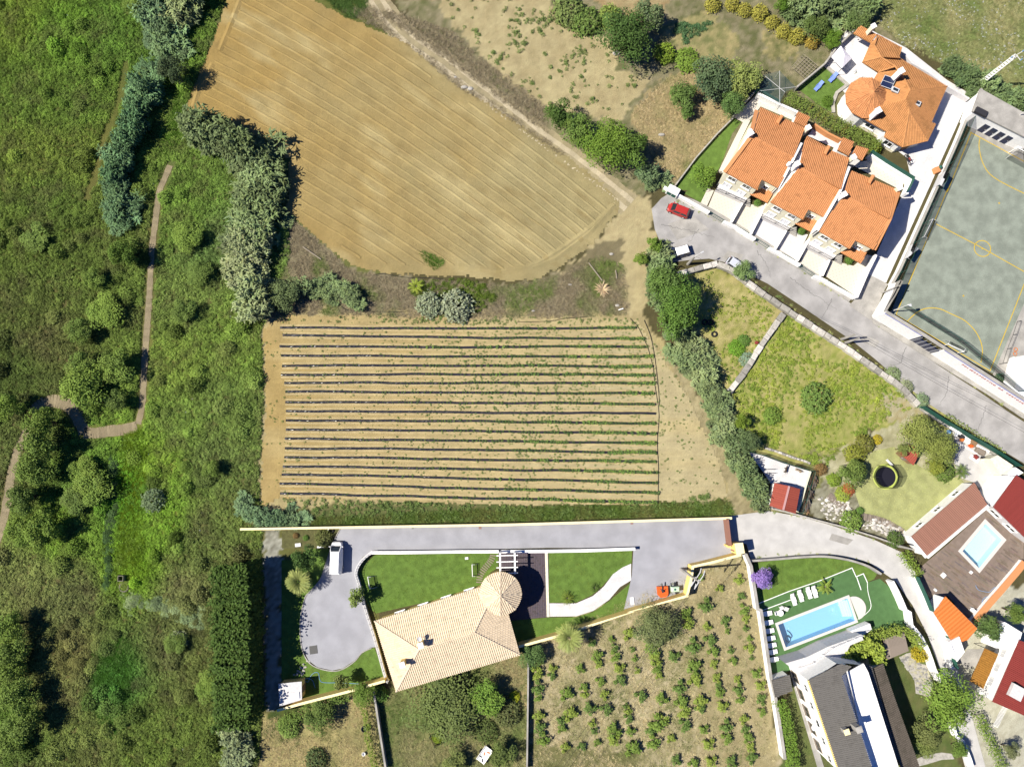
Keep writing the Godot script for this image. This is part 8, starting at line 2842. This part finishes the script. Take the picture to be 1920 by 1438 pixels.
	fence("green screen fence on the white wall beside the lane",q(F3,[280,480,410,760,520,1030,590,1050,790,1480],1.0) + q(F2,[1480,790,1510,880],1.0),1.0,1.2,"green_paint",2.0,"green_paint")
	garden_wall("white planter wall on the terrace's lower side",q(F3,[1150,1180,1400,880,1570,690,1800,420,1920,270],0.6),0.9,0.8,"white","planter_wall","tile_orange")
	var oa := q3(F3,[750,785,3.2,1225,1265,3.2,1000,1560,2.6,800,1440,2.6,570,1030,2.6])
	var an := thing("orange_roofed_annex","annex with a plain orange corrugated roof beside the lane","building",centre(oa))
	var oroof := on_plane(F3,[750,785,1225,1265,1080,1440,870,1500,570,1030],q3(F3,[750,785,3.1,1225,1265,3.1,570,1030,2.6]))
	corrugated(an,oroof,M.metal_orange,0.5,0.04)
	cc = centre(oroof)
	f = footing(oroof,0.3)
	bp("wall",M.white,an,func(k_): k_.prism(f,0.0,2.5,false))
	door(an,f[0],f[1],0.7,0.9,2.0,cc)
	hedge("flowering green bank between lane and gallery",q(F3,[90,120,190,260,260,380,320,450],0.5),1.6,1.4,Color(0.095,0.15,0.025),0.9)
	garden_wall("long grey stone lane wall below the dog yard and boardwalk",q(E1,[350,900,560,950,760,1000,1070,1085,1400,1170,1917,1330],0.4) + q(D3,[1000,1215,1090,1240],0.4),0.22,0.8,"stone")
func paving_strip(mb: MB,poly: PackedVector2Array,hole: PackedVector2Array,y: float,along: Vector2,lx: float,lz: float,gap: float) -> void:
	var across := Vector2(-along.y,along.x)
	var r := bounds(poly)
	var c := r.get_center()
	var n := int(r.size.length() / lz / 2.0)
	for j in range(-n,n):
		for i in range(-int(r.size.length() / lx / 2.0),int(r.size.length() / lx / 2.0)):
			var p := c + along * (i * lx + (j % 3) * lx * 0.37) + across * (j * lz)
			if inside(p,poly) and not inside(p,hole) and inside(p + along * lx * 0.5,poly) and inside(p - along * lx * 0.5,poly) and not inside(p + along * lx * 0.5,hole) and not inside(p - along * lx * 0.5,hole):
				mb.col = shade_of(0.72,1.28)
				mb.slab(Vector3(p.x,y,p.y),Vector3(lx - gap,0.04,lz - gap),-along.angle(),0.006)
	mb.col = Color.WHITE
func build_pool(label: String,rim: Array,y: float,depth: float,cope: float,tile: Material) -> Node3D:
	var c := centre(rim)
	var t := thing("swimming_pool",label,"pool",c)
	var inner := []
	for i in rim.size():
		var a: Vector3 = rim[(i - 1 + rim.size()) % rim.size()]
		var p: Vector3 = rim[i]
		var b: Vector3 = rim[(i + 1) % rim.size()]
		inner.append(p + ((a - p).normalized() + (b - p).normalized()) * cope)
	var mb := MB.new()
	for i in rim.size():
		var j := (i + 1) % rim.size()
		var q4 := [at_y([rim[i]],y)[0],at_y([rim[j]],y)[0],at_y([inner[j]],y)[0],at_y([inner[i]],y)[0]]
		mb.face(q4)
		mb.quad(at_y([rim[i]],0.0)[0],at_y([rim[j]],0.0)[0],q4[1],q4[0])
	part("coping",mb,M.coping_stone,t)
	mb = MB.new()
	for i in rim.size():
		var j := (i + 1) % rim.size()
		mb.quad(at_y([inner[j]],y - depth)[0],at_y([inner[i]],y - depth)[0],at_y([inner[i]],y)[0],at_y([inner[j]],y)[0])
	mb.sheet(inner,y - depth)
	part("basin",mb,tile,t)
	mb = MB.new()
	mb.sheet(inner,y - 0.12)
	part("water",mb,M.pool_water,t)
	return t
const POOL := [1453.2,1168.3,1592,1115,1609,1166.4,1470.7,1220]
const POOL_EAST := [1847,972.6,1887,1012,1836.5,1074.4,1796.4,1033]
func make_pool_garden() -> void:
	var mb := MB.new()
	mb.sheet(q(E4,[110,200,600,150,1150,120,1560,180,1800,265,1960,360,1917,445,1810,490,1750,360,1640,405,1580,270,1170,435,1035,485,640,620,180,805]),0.03)
	struct("lawn",mb,M.lawn,"patchy lawn above the green pool deck")
	mb = MB.new()
	mb.sheet_round(q(W,[1422.5,1131,1480,1108,1529.5,1091,1546.4,1085,1597.7,1064.4,1605,1081,1619,1075.7,1626.5,1092,1650,1085,1668,1100,1691,1140,1706,1172,1690,1176,1640,1182,1570,1215,1510,1245,1475,1260,1447,1262,1440,1210]),q(W,POOL),0.06)
	struct("turf_deck",mb,M.green_turf,"green artificial turf deck round the long pool")
	build_pool("long blue pool with white coping in the green turf deck",q(W,POOL),0.12,1.5,0.38,M.pool_tile)
	var st := thing("pool_steps","pale submerged steps at the long pool's east end","steps",q1(E4,1510,900,-1.0))
	for i in 4:
		var a := q1(E4,1440 + i * 24,790 - i * 8,0.0)
		var b := q1(E4,1520 + i * 24,1035 - i * 8,0.0)
		var y := -1.2 + i * 0.3
		bp("step",M.pool_tile_pale,st,func(k_): k_.beam(Vector3(a.x,y * 0.5 - 0.7,a.z),Vector3(b.x,y * 0.5 - 0.7,b.z),0.32,y + 1.4))
	var vc := smooth(q(E4,[605,1215,650,1250,680,1300,660,1330,610,1300,590,1350,640,1390,660,1330,620,1290,590,1330,600,1400],-1.2),4)
	var hm := MB.new()
	hm.tube(vc,0.05,5)
	single("pool_hose",hm,M.panel_blue,"dark curled cleaning hose on the long pool's floor","hose",vc[0])
	var c := q1(E4,1650,880)
	var ring := []
	for i in 13:
		var a := -PI * 0.5 - 0.35 + PI * i / 12.0
		ring.append(Vector3(c.x - 0.35 + cos(a) * 1.75,0,c.z + sin(a) * 1.75))
	mb = MB.new()
	mb.prism(ring,0.0,0.15)
	single("pool_step",mb,M.coping_stone,"white half round landing at the pool's end","landing",Vector3(c.x,0,c.z))
	var k := 0
	for e in [[690,745],[795,690],[920,645],[1005,630]]:
		var p := q1(E4,e[0],e[1])
		lounger("white sun lounger above the long pool, %s from the wall" % ORDINAL[k],Vector3(p.x,0.06,p.z),1.88,lin(0.8,0.8,0.8),"white loungers round the long pool")
		k += 1
	k = 0
	for y in [955,1090,1215,1325,1430,1530,1640]:
		var p := q1(E4,285 + k * 16,y)
		lounger("white sun lounger along the orchard wall, %s from the table" % ORDINAL[k],Vector3(p.x,0.06,p.z),PI + 0.15,lin(0.8,0.8,0.8),"white loungers round the long pool")
		k += 1
	var tp := q1(E4,510,955,0.7)
	round_table("white round table beside the long pool",Vector3(tp.x,0.06,tp.z),0.46,M.plastic_white)
	for e in [[430,945,0.2,"west of"],[505,868,-1.2,"north of"],[572,885,-2.0,"north east of"]]:
		var p := q1(E4,e[0],e[1])
		chair("white garden chair %s the round pool table" % e[3],Vector3(p.x,0.06,p.z),e[2],M.plastic_white)
	palm("feather_palm","bushy green palm in the white edged bed by the loungers",1180,560,0.7,"banana",Color(0.12,0.175,0.035),0.95,E4)
	tree("bougainvillea","purple flowering bougainvillea against the white orchard wall",235,440,290,2.8,0.4,"mid",Color(0.17,0.12,0.36),"",E4)
	for e in [["white kerb along the lawn edge of the turf deck",[180,810,640,625,1035,490,1170,440,1580,275,1640,408,1750,362,1810,495]],["short white kerb behind the loungers",[230,915,660,755]],["short white kerb stub on the turf deck",[1650,415,1715,605]]]:
		garden_wall(e[0],q(E4,e[1]),0.10,0.14,"white","kerb")
	garden_wall("grey curved wall between pool lawn and lane",smooth(q(E4,[30,165,400,140,800,108,1150,98,1500,150,1800,245,1990,360],0.5),3),0.3,1.2,"concrete")
	garden_wall("white curved wall between turf deck and lane",q(F3,[-90,545,-20,680,50,830,110,975,170,1010],0.8) + q(F2,[835,240,900,310,990,430,1075,600,1130,745,1180,900,1280,1090],0.8),0.4,1.7,"white")
	mb = MB.new()
	mb.tube(smooth(q(E4,[1815,495,1825,640,1870,850,1800,960,1670,1045],0.08),6),0.04,5)
	single("hose",mb,M.white,"pale hose curving over the turf deck","hose",q1(E4,1815,495))
func make_grey_house() -> void:
	var we := 7.4
	var rf := on_plane(F5,[605,145,1090,-100,1260,-70,1110,75,1560,1438,1600,1560,1080,1560],q3(F5,[605,145,we,1040,1438,we,1110,75,8.4]))
	var t := thing("grey_roofed_house","tall white house with a grey tiled roof and flat white roof terrace","house",centre(rf))
	rng.seed = 808
	slope(t,rf,M.tile_grey,0.26,0.4,0.0,0.0)
	bp("eave_trim",M.yellow_wall,t,func(k_): k_.beam(rf[0],rf[6],0.22,0.16))
	var tr := q(F5,[1180,30,1440,-110,1510,20,1930,1330,2000,1560,1600,1560,1110,75],6.6)
	bp("roof_terrace",M.white,t,func(k_): k_.prism(tr,6.4,6.6))
	var body := footing([rf[0],rf[1],q1(F5,1440,-110,6.6),q1(F5,2000,1560,6.6),rf[6]],0.3)
	bp("wall",M.white,t,func(k_): k_.prism(body,0.0,6.45,false))
	var up := footing([rf[0],rf[1],rf[2],rf[5],rf[6]],0.25)
	bp("wall",M.white,t,func(k_): k_.prism(up,6.4,7.3,false))
	var hi: Vector3 = rf[3]
	var hj: Vector3 = rf[4]
	bp("upstand",M.white,t,func(k_): k_.wall([hi,hj],0.2,6.4,8.3))
	var cc := centre(body)
	for i in 5:
		window(t,body[0],body[4],0.13 + i * 0.2,4.3,1.0,1.3,cc,"white","glass_dark")
		window(t,body[0],body[4],0.10 + i * 0.2,1.0,1.5,1.5,cc,"wood_grey","glass_dark")
	chimney(t,F5,1175,905,7.2,8.8,0.6,0.3,"concrete","yellow_cap")
	chimney(t,F5,1360,870,7.6,9.6,0.7,0.3,"concrete","concrete")
	var dp := q1(F5,690,845,6.0)
	bp("dish",M.plastic_white,t,func(k_): k_.lathe(dp,[Vector2(0,0),Vector2(0.3,0.05),Vector2(0.42,0.16)],14))
	for e in [[[1440,-110,1560,-60,1960,1330,1900,1300,1510,20],5.2,"tile_grey"],[[1590,-40,1725,-110,1917,450,2300,1500,2010,1500,1850,900],4.2,"tile_brown"]]:
		var o: Array = e[0]
		var pl := on_plane(F5,o,q3(F5,[o[0],o[1],e[1] + 0.5,o[2],o[3],e[1],o[6],o[7],e[1] + 0.1]))
		slope(t,pl,M[e[2]],0.26,0.4,0.0,0.5,"verandah_roof")
		bp("verandah_wall",M.white,t,func(k_): k_.prism(footing(pl,0.3),0.0,e[1] - 0.3,false))
	var nb := q(F1,[265,830,590,735,905,580,1400,400,1440,480,1240,560,1090,840,605,1085],3.4)
	bp("north_terrace",M.grey_wall,t,func(k_): k_.prism(nb,0.0,3.4))
	bp("stair_block",M.white,t,func(k_): k_.prism(q(F1,[1240,350,1535,235,1560,320,1400,440],1.6),0.0,1.6))
	var bal := q(F1,[450,890,660,810,940,590,1400,400],3.5)
	fence("white balustrade along the grey house's north terrace",bal,3.4,0.9,"white",1.2,"",6,"railing")
	var dk := thing("roof_deck","square weathered plank roof deck beside the ivy","deck",q1(F2,640,570))
	var dq := q(F2,[455,465,770,372,835,645,515,775],2.6)
	bp("frame",M.wood_grey,dk,func(k_): k_.prism(dq,2.4,2.56))
	for p in dq:
		bp("post",M.wood_grey,dk,func(k_): k_.box(Vector3(p.x,1.2,p.z),Vector3(0.14,2.4,0.14)))
	for i in 16:
		var a: Vector3 = dq[0].lerp(dq[1],(i + 0.5) / 16.0)
		var b: Vector3 = dq[3].lerp(dq[2],(i + 0.5) / 16.0)
		bp("plank",tints("wood_grey",3,0.2)[i % 3] if i < 3 else M.wood_grey,dk,func(k_): k_.beam(a,b,0.22,0.05))
	hedge("bright ivy mat covering the end of the grey house's verandah",q(F1,[1130,810,1250,720,1400,620,1560,540,1640,620,1640,800],3.0),1.9,3.6,Color(0.145,0.195,0.035),0.8,"ivy_hedge")
	hedge("curved ivy hedge round the plank deck",q(F2,[200,480,400,400,620,330,780,340,900,430,1000,560],2.0),1.3,2.7,Color(0.125,0.175,0.035),0.9,"ivy_hedge")
	bush("garden_shrub","yellow flowering bush at the lane wall",1040,720,210,2.2,Color(0.24,0.21,0.02),"",F2)
	var mb := MB.new()
	mb.sheet(q(F2,[690,740,800,680,900,660,1010,830,1120,860,1160,1050,1200,1130,1160,1330,940,1280,920,1080,830,940]),0.04)
	mb.sheet(q(F6,[450,1330,600,1260,850,1220,1000,1240,1040,1320,850,1330,620,1400,460,1438]),0.04)
	var fp := struct("flagged_path",mb,M.stone,"crazy paved garden path of pale and grey flagstones")
	rng.seed = 5
	var fl := flat(q(F2,[700,740,800,690,890,670,1000,835,1110,865,1150,1050,1190,1130,1150,1320,945,1270,925,1080,835,940]))
	var rb := bounds(fl)
	for i in 240:
		var p := rb.position + Vector2(rng.randf(),rng.randf()) * rb.size
		if inside(p,fl):
			var s := rng.randf_range(0.16,0.30)
			var sb := MB.new()
			sb.col = [Color(1.3,1.28,1.25),Color(0.6,0.62,0.68),Color(1.2,1.05,0.8)][i % 3]
			sb.lathe(Vector3(p.x,0.04,p.y),[Vector2(s,0),Vector2(s * 0.94,0.03 + 0.0001 * i),Vector2(0,0.031 + 0.0001 * i)],6,Vector3(1,1,0.8),rng.randf() * 3.0)
			part("flagstone",sb,M.stone,fp)
	var sq := q3(F5,[60,145,2.2,330,60,2.5,375,300,2.5,115,400,2.2])
	var st := thing("tiled_store","small store with a grey tiled roof against the orchard wall","shed",centre(sq))
	slope(st,sq,M.tile_grey,0.26,0.4,0.0,0.2)
	bp("wall",M.white,st,func(k_): k_.prism(footing(sq,0.2),0.0,2.1,false))
	mb = MB.new()
	mb.prism(q(F5,[330,0,430,380,760,1500,860,1500,620,700,450,200]),-0.02,0.06)
	struct("house_walk",mb,M.concrete,"grey paved walk along the grey house's west wall")
	var r2 := on_plane(F4,[1850,0,2400,250,2300,1420,1917,1230,1410,1010],q3(F4,[1850,0,3.6,1410,1010,3.6,2400,250,4.4]))
	var h := thing("red_roofed_house","white house with a dark red corrugated roof at the lower east edge","house",centre(r2))
	corrugated(h,r2,M.metal_red,0.26,0.05)
	var f2 := footing(r2,0.15)
	bp("wall",M.white,h,func(k_): k_.prism(f2,0.0,3.5,false))
	for i in 3:
		window(h,f2[4],f2[0],0.25 + i * 0.24,1.2,1.1,1.1,centre(r2),"white","metal_grey")
	bp("roof_hatch",M.grey_wall,h,func(k_): k_.slab(q1(F4,1800,850,4.4),Vector3(1.8,0.6,1.9),-0.5))
	var yc := thing("yard_canopy","rust yellow sheet canopy beside the red roofed house","canopy",q1(F4,1270,460))
	var yq := q3(F4,[1290,130,2.4,1505,235,2.7,1260,800,2.7,1040,680,2.4])
	corrugated(yc,yq,M.rust_sheet,0.3,0.04)
	for p in [yq[0],yq[3]]:
		bp("post",M.iron,yc,func(k_): k_.tube([Vector3(p.x,0,p.z),Vector3(p.x,2.35,p.z)],0.05,6))
	var wb := q(F3,[1560,1190,1640,1170,1900,1330,1830,1560,1500,1560],3.2)
	var wh := thing("white_annex","white flat annex beside the dark green tree","building",centre(wb))
	bp("wall",M.white,wh,func(k_): k_.prism(wb,0.0,3.2))
	mb = MB.new()
	mb.sheet(q(F4,[860,330,1000,150,1280,150,1150,420,980,480]),0.04)
	struct("yard",mb,M.concrete,"pale concrete yard between annex and rusty canopy")
	var ter := q(F2,[1435,510,1575,435,1650,650,1550,780],2.6)
	var tb := thing("white_porch","small white walled porch roof beside the orange annex","porch",centre(ter))
	bp("slab",M.white,tb,func(k_): k_.prism(ter,0.0,2.6))
	bp("parapet",M.white,tb,func(k_): k_.wall(at_y(ter,0),0.18,2.6,2.85,true))
	garden_wall("white wall on the lane's lower east side",q(F6,[980,790,1040,960,1130,1030,1240,1300,1280,1438],0.5),0.4,1.2,"white")
	var dr := thing("drying_rack","two white slatted racks on the gravel beside the red roofed house","rack",q1(F4,1540,1250))
	for i in 18:
		var a := q1(F4,1570 - i * 9,1090 + i * 18,0.5)
		bp("slat",M.plastic_white,dr,func(k_): k_.beam(a,a + Vector3(0.75,0,0.3),0.06,0.05))
	for e in [[0,0],[170,330]]:
		var a := q1(F4,1570 - e[0],1090 + e[1],0.5)
		bp("leg",M.plastic_white,dr,func(k_): k_.beam(Vector3(a.x + 0.3,0,a.z),Vector3(a.x + 0.3,0.5,a.z + 0.1),0.05,0.05))
func make_trees() -> void:
	var west := "rounded green bush rising from the west slope undergrowth"
	var wg := "bushes of the west slope"
	var gold := "golden leaved citrus shrub in the row beyond the vegetable plots"
	var gg := "golden citrus shrubs"
	for e in [
		[F4,740,1010,800,7.0,1.5,"big",Color(0.095,0.160,0.030),"garden_tree","very large round green tree between lane and rusty canopy",""],
		[F3,1770,1010,270,4.2,0.6,"mid",Color(0.075,0.120,0.030),"garden_tree","green tree beside the terrace planter wall",""],
		[F3,1370,1270,380,4.0,0.6,"mid",Color(0.055,0.095,0.030),"garden_tree","dark green tree overhanging the orange annex",""],
		[F6,620,880,380,4.0,0.6,"mid",Color(0.085,0.105,0.040),"garden_tree","twiggy olive tree beside the mossy verandah",""],
		[F6,540,1120,330,3.2,0.5,"mid",Color(0.095,0.125,0.040),"garden_tree","low bushy tree below the twiggy olive",""],
		[F6,1105,1160,220,3.0,0.4,"mid",Color(0.075,0.130,0.030),"garden_tree","rounded tree against the lane wall",""],
		[F6,1860,1170,230,2.8,0.4,"mid",Color(0.095,0.115,0.060),"garden_tree","grey green tree on the gravel at the east edge",""],
		[C1,880,260,420,6.5,0.9,"big",Color(0.038,0.075,0.020),"dark_tree","big dark tree beside the stone well head",""],
		[C1,1010,110,240,5.0,0.8,"mid",Color(0.080,0.115,0.060),"grey_tree","grey green tree behind the big dark tree",""],
		[C1,340,860,230,4.5,0.6,"mid",Color(0.045,0.085,0.020),"track_tree","dark tree at the west end of the clump by the track",""],
		[C1,490,960,240,4.2,0.6,"mid",Color(0.075,0.125,0.030),"track_tree","mid green tree in the middle of the clump by the track",""],
		[C1,720,1080,400,5.5,0.7,"big",Color(0.075,0.130,0.020),"track_tree","broad bright green tree of the clump by the track",""],
		[C1,900,1120,290,5.0,0.7,"mid",Color(0.055,0.100,0.020),"track_tree","dark tree at the east end of the clump by the track",""],
		[C1,1500,600,320,5.0,0.8,"mid",Color(0.050,0.080,0.042),"garden_tree","dark bluish tree above the straw plot",""],
		[C1,1290,720,230,3.6,0.5,"mid",Color(0.065,0.110,0.030),"garden_tree","green tree at the west of the straw plot's group",""],
		[C1,1320,840,110,2.0,0.3,"small",Color(0.065,0.120,0.030),"garden_tree","small tree below the straw plot's group",""],
		[C1,1730,590,300,4.2,0.6,"mid",Color(0.125,0.160,0.050),"garden_tree","light olive tree behind the terrace's back corner",""],
		[C1,1640,790,180,3.6,0.5,"mid",Color(0.060,0.110,0.035),"garden_tree","round green tree beside the dark weathered wall",""],
		[C1,1420,1300,190,3.0,0.6,"mid",Color(0.085,0.150,0.025),"garden_tree","leafy tree in the terrace's side garden",""],
		[C2,1160,690,290,5.8,0.8,"mid",Color(0.065,0.115,0.030),"tall_tree","tall green tree at the upper part of the cane hedge",""],
		[C2,1260,800,330,6.6,0.8,"big",Color(0.055,0.110,0.022),"tall_tree","tallest green tree rising from the cane hedge",""],
		[C2,1240,960,290,6.0,0.8,"mid",Color(0.060,0.115,0.024),"tall_tree","tall green tree at the lower part of the cane hedge",""],
		[C2,1065,385,120,2.6,0.4,"small",Color(0.080,0.135,0.025),"roadside_shrub","green shrub beside the parked blue car",""],
		[C2,965,495,110,2.4,0.4,"small",Color(0.085,0.135,0.025),"roadside_shrub","green shrub at the cane hedge's upper tip",""],
		[A1,1300,540,210,5.0,0.5,"mid",Color(0.045,0.070,0.035),"dark_tree","dark tree between two osier thickets",""],
		[B2,1290,835,190,2.2,0.2,"mound",Color(0.145,0.180,0.125),"grey_bush","smaller grey green dome bush between the fields",""],
		[B2,1500,845,250,2.6,0.2,"mound",Color(0.150,0.180,0.130),"grey_bush","larger grey green dome bush between the fields",""],
		[B2,220,760,240,3.0,0.3,"mid",Color(0.070,0.100,0.045),"bank_bush","dark bush at the foot of the pale cane thicket",""],
		[D1,490,290,150,2.6,0.3,"mid",Color(0.060,0.115,0.015),"garden_shrub","dark green shrub beside the villa's patio wall",""],
		[D1,350,200,200,3.2,0.4,"mid",Color(0.055,0.085,0.025),"garden_shrub","dark shrub behind the golden citrus row",""],
		[D1,110,40,120,2.8,0.3,"mid",Color(0.055,0.110,0.015),"garden_shrub","dark green shrub at the top edge near the canes",""],
		[D1,660,160,190,2.8,0.3,"mid",Color(0.065,0.100,0.035),"garden_shrub","dark shrub behind the villa's chimney",""],
		[D1,460,750,85,1.3,0.2,"mound",Color(0.055,0.105,0.015),"garden_shrub","clipped round shrub on the villa lawn",""],
		[D1,825,1100,85,1.9,0.2,"mound",Color(0.115,0.170,0.015),"garden_shrub","bright green ball at the end of the clipped hedge",""],
		[C1,430,60,260,2.2,0.2,"mound",Color(0.085,0.120,0.040),"garden_shrub","low wide shrub above the sandy plot",""],
		[C1,570,140,230,2.4,0.2,"mound",Color(0.070,0.115,0.030),"garden_shrub","green shrub between sandy plot and dark tree",""],
		[C1,740,100,190,2.4,0.2,"mound",Color(0.115,0.165,0.040),"garden_shrub","yellow green shrub above the big dark tree",""],
		[C1,1150,380,160,1.8,0.2,"mound",Color(0.105,0.165,0.020),"garden_shrub","bright vine heap east of the big dark tree",""],
		[C1,1320,440,190,1.4,0.2,"mound",Color(0.090,0.150,0.025),"garden_shrub","vine row below the pumpkin patch",""],
		[D1,40,150,110,1.9,0.2,"mound",GOLD,"golden_shrub",gold,gg],[D1,130,215,115,2.0,0.2,"mound",GOLD,"golden_shrub",gold,gg],[D1,232,255,125,2.1,0.2,"mound",GOLD,"golden_shrub",gold,gg],[D1,345,300,105,1.9,0.2,"mound",Color(0.20,0.16,0.035),"golden_shrub",gold,gg],
		[C1,1660,15,110,1.9,0.2,"mound",GOLD,"golden_shrub",gold,gg],[C1,1750,55,110,1.9,0.2,"mound",GOLD,"golden_shrub",gold,gg],[C1,1870,75,125,2.0,0.2,"mound",GOLD,"golden_shrub",gold,gg],[C1,1510,20,120,1.8,0.2,"mound",GOLD,"golden_shrub",gold,gg],
		[A2,940,470,210,4.6,0.5,"mid",Color(0.060,0.105,0.020),"path_tree","dark tree throwing its shadow over the brown path",""],
		[A4,930,80,80,0.5,0.1,"mound",Color(0.08,0.12,0.02),"well_fern","small fern growing in the old stone well ring",""]]:
		tree(e[8],e[9],e[1],e[2],e[3],e[4],e[5],e[6],e[7],e[10],e[0])
	for e in [[A2,600,1030,190,3.0],[A2,620,1290,210,3.2],[A2,880,1290,280,3.4],[A2,780,900,260,2.4],[A2,700,640,170,2.4],[A2,250,350,230,1.6],[A2,1420,330,230,2.4],[A2,1480,600,200,2.2],[A2,1370,880,190,2.2],[A1,1020,60,180,3.0],[A3,330,290,230,5.0],[A3,310,470,270,5.2],[A3,290,640,250,5.0],[A3,190,850,220,4.4],[A3,340,1090,240,4.6],[A3,160,1120,220,3.4],[A3,700,790,270,3.0],[A3,870,130,160,2.6],[A3,640,40,300,4.4],[A3,70,170,200,4.2],[A3,600,640,200,2.0],[A3,1590,640,140,2.2],[A3,560,890,200,2.2],[A4,90,380,220,4.0],[A4,110,560,210,4.2],[A4,70,700,230,4.0],[A4,150,900,240,4.4],[A4,190,1120,240,4.4],[A4,60,1250,220,3.0],[A4,1320,520,160,1.8],[A4,1560,840,200,2.0]]:
		rng.seed = int(e[1] * 7 + e[2])
		var f := rng.randf_range(0.85,1.2)
		tree("slope_bush",west,e[1],e[2],e[3],e[4],0.3,"mid",Color(0.085 * f,0.135 * f,0.030),wg,e[0])
	bush("pale_bush","pale blue green bush on the lower west slope",1130,870,170,2.0,Color(0.085,0.125,0.070),"",A3)
	bush("pale_bush","pale bush in the middle of the lower west slope",1320,500,130,1.4,Color(0.17,0.20,0.13),"",A4)
	palm("feather_palm","small bright feather palm on the bank between the fields",1200,705,0.6,"feather_palm",Color(0.15,0.20,0.03),0.8,B2)
	hedge("flowering green hedge along the gravel's lane side",q(F6,[1370,640,1420,760,1480,900,1560,1060,1640,1250,1740,1450],0.5),1.4,1.5,Color(0.085,0.135,0.025),0.9)
	var p := q1(A4,930,90)
	var t := thing("well_ring","old round stone well ring on the west slope","well",p)
	for i in 14:
		var a := TAU * i / 14.0
		bp("stone",M.old_stone,t,func(k_): k_.slab(p + Vector3(cos(a) * 0.65,0.15,sin(a) * 0.65),Vector3(0.28,0.3,0.2),-a + PI / 2,0.05))
	p = q1(A4,920,20)
	t = thing("pump_box","square stone pump box beside the old well","box",p)
	for i in 4:
		var a := TAU * i / 4.0
		bp("side",M.old_stone,t,func(k_): k_.slab(p + Vector3(cos(a) * 0.38,0.4,sin(a) * 0.38),Vector3(0.12,0.8,0.88),-a,0.03))
	t = thing("bean_frame","lattice of pale canes over the vegetable plot","frame",q1(D1,275,500))
	for i in 7:
		var s := i / 6.0
		bp("cane",M.bark_pale,t,func(k_): k_.tube([q1(D1,180,500,1.0).lerp(q1(D1,270,405,1.0),s),q1(D1,280,585,1.0).lerp(q1(D1,375,490,1.0),s)],0.035,5))
		bp("cane",M.bark_pale,t,func(k_): k_.tube([q1(D1,180,500,1.04).lerp(q1(D1,280,585,1.04),s),q1(D1,270,405,1.04).lerp(q1(D1,375,490,1.04),s)],0.035,5))
	for e in [[180,500],[280,585],[375,490],[270,405]]:
		var a := q1(D1,e[0],e[1],1.0)
		bp("stake",M.bark_pale,t,func(k_): k_.tube([Vector3(a.x,0,a.z),a],0.035,5))
	t = thing("shade_house","grey shade net house between terrace and bean frame","net house",q1(D1,80,640))
	var sq := q(D1,[-30,560,90,530,210,650,130,690,90,775,-60,680],2.0)
	bp("net",M.shade_net,t,func(k_): k_.prism(sq,1.98,2.0))
	for i in 6:
		var a: Vector3 = sq[i]
		var b: Vector3 = sq[(i + 3) % 6]
		bp("pole",M.steel,t,func(k_): k_.tube([Vector3(a.x,0,a.z),a],0.03,5))
		if i < 3:
			bp("rafter",M.steel,t,func(k_): k_.tube([a,b],0.03,5))
func _ready() -> void:
	make_view()
	make_materials()
	var t0 := Time.get_ticks_msec()
	make_ground()
	make_fields()
	make_roads()
	print("land ",Time.get_ticks_msec() - t0)
	make_plant_shapes()
	make_villa()
	make_terrace()
	make_court()
	make_beige_villa()
	make_orchard()
	make_south_gardens()
	make_roadside()
	make_east_garden()
	make_pool_garden()
	make_grey_house()
	make_trees()
	make_crop_rows()
	make_weeds()
	make_scrub()
	make_lawn_grass()
	make_thickets()
	print("plants ",Time.get_ticks_msec() - t0)
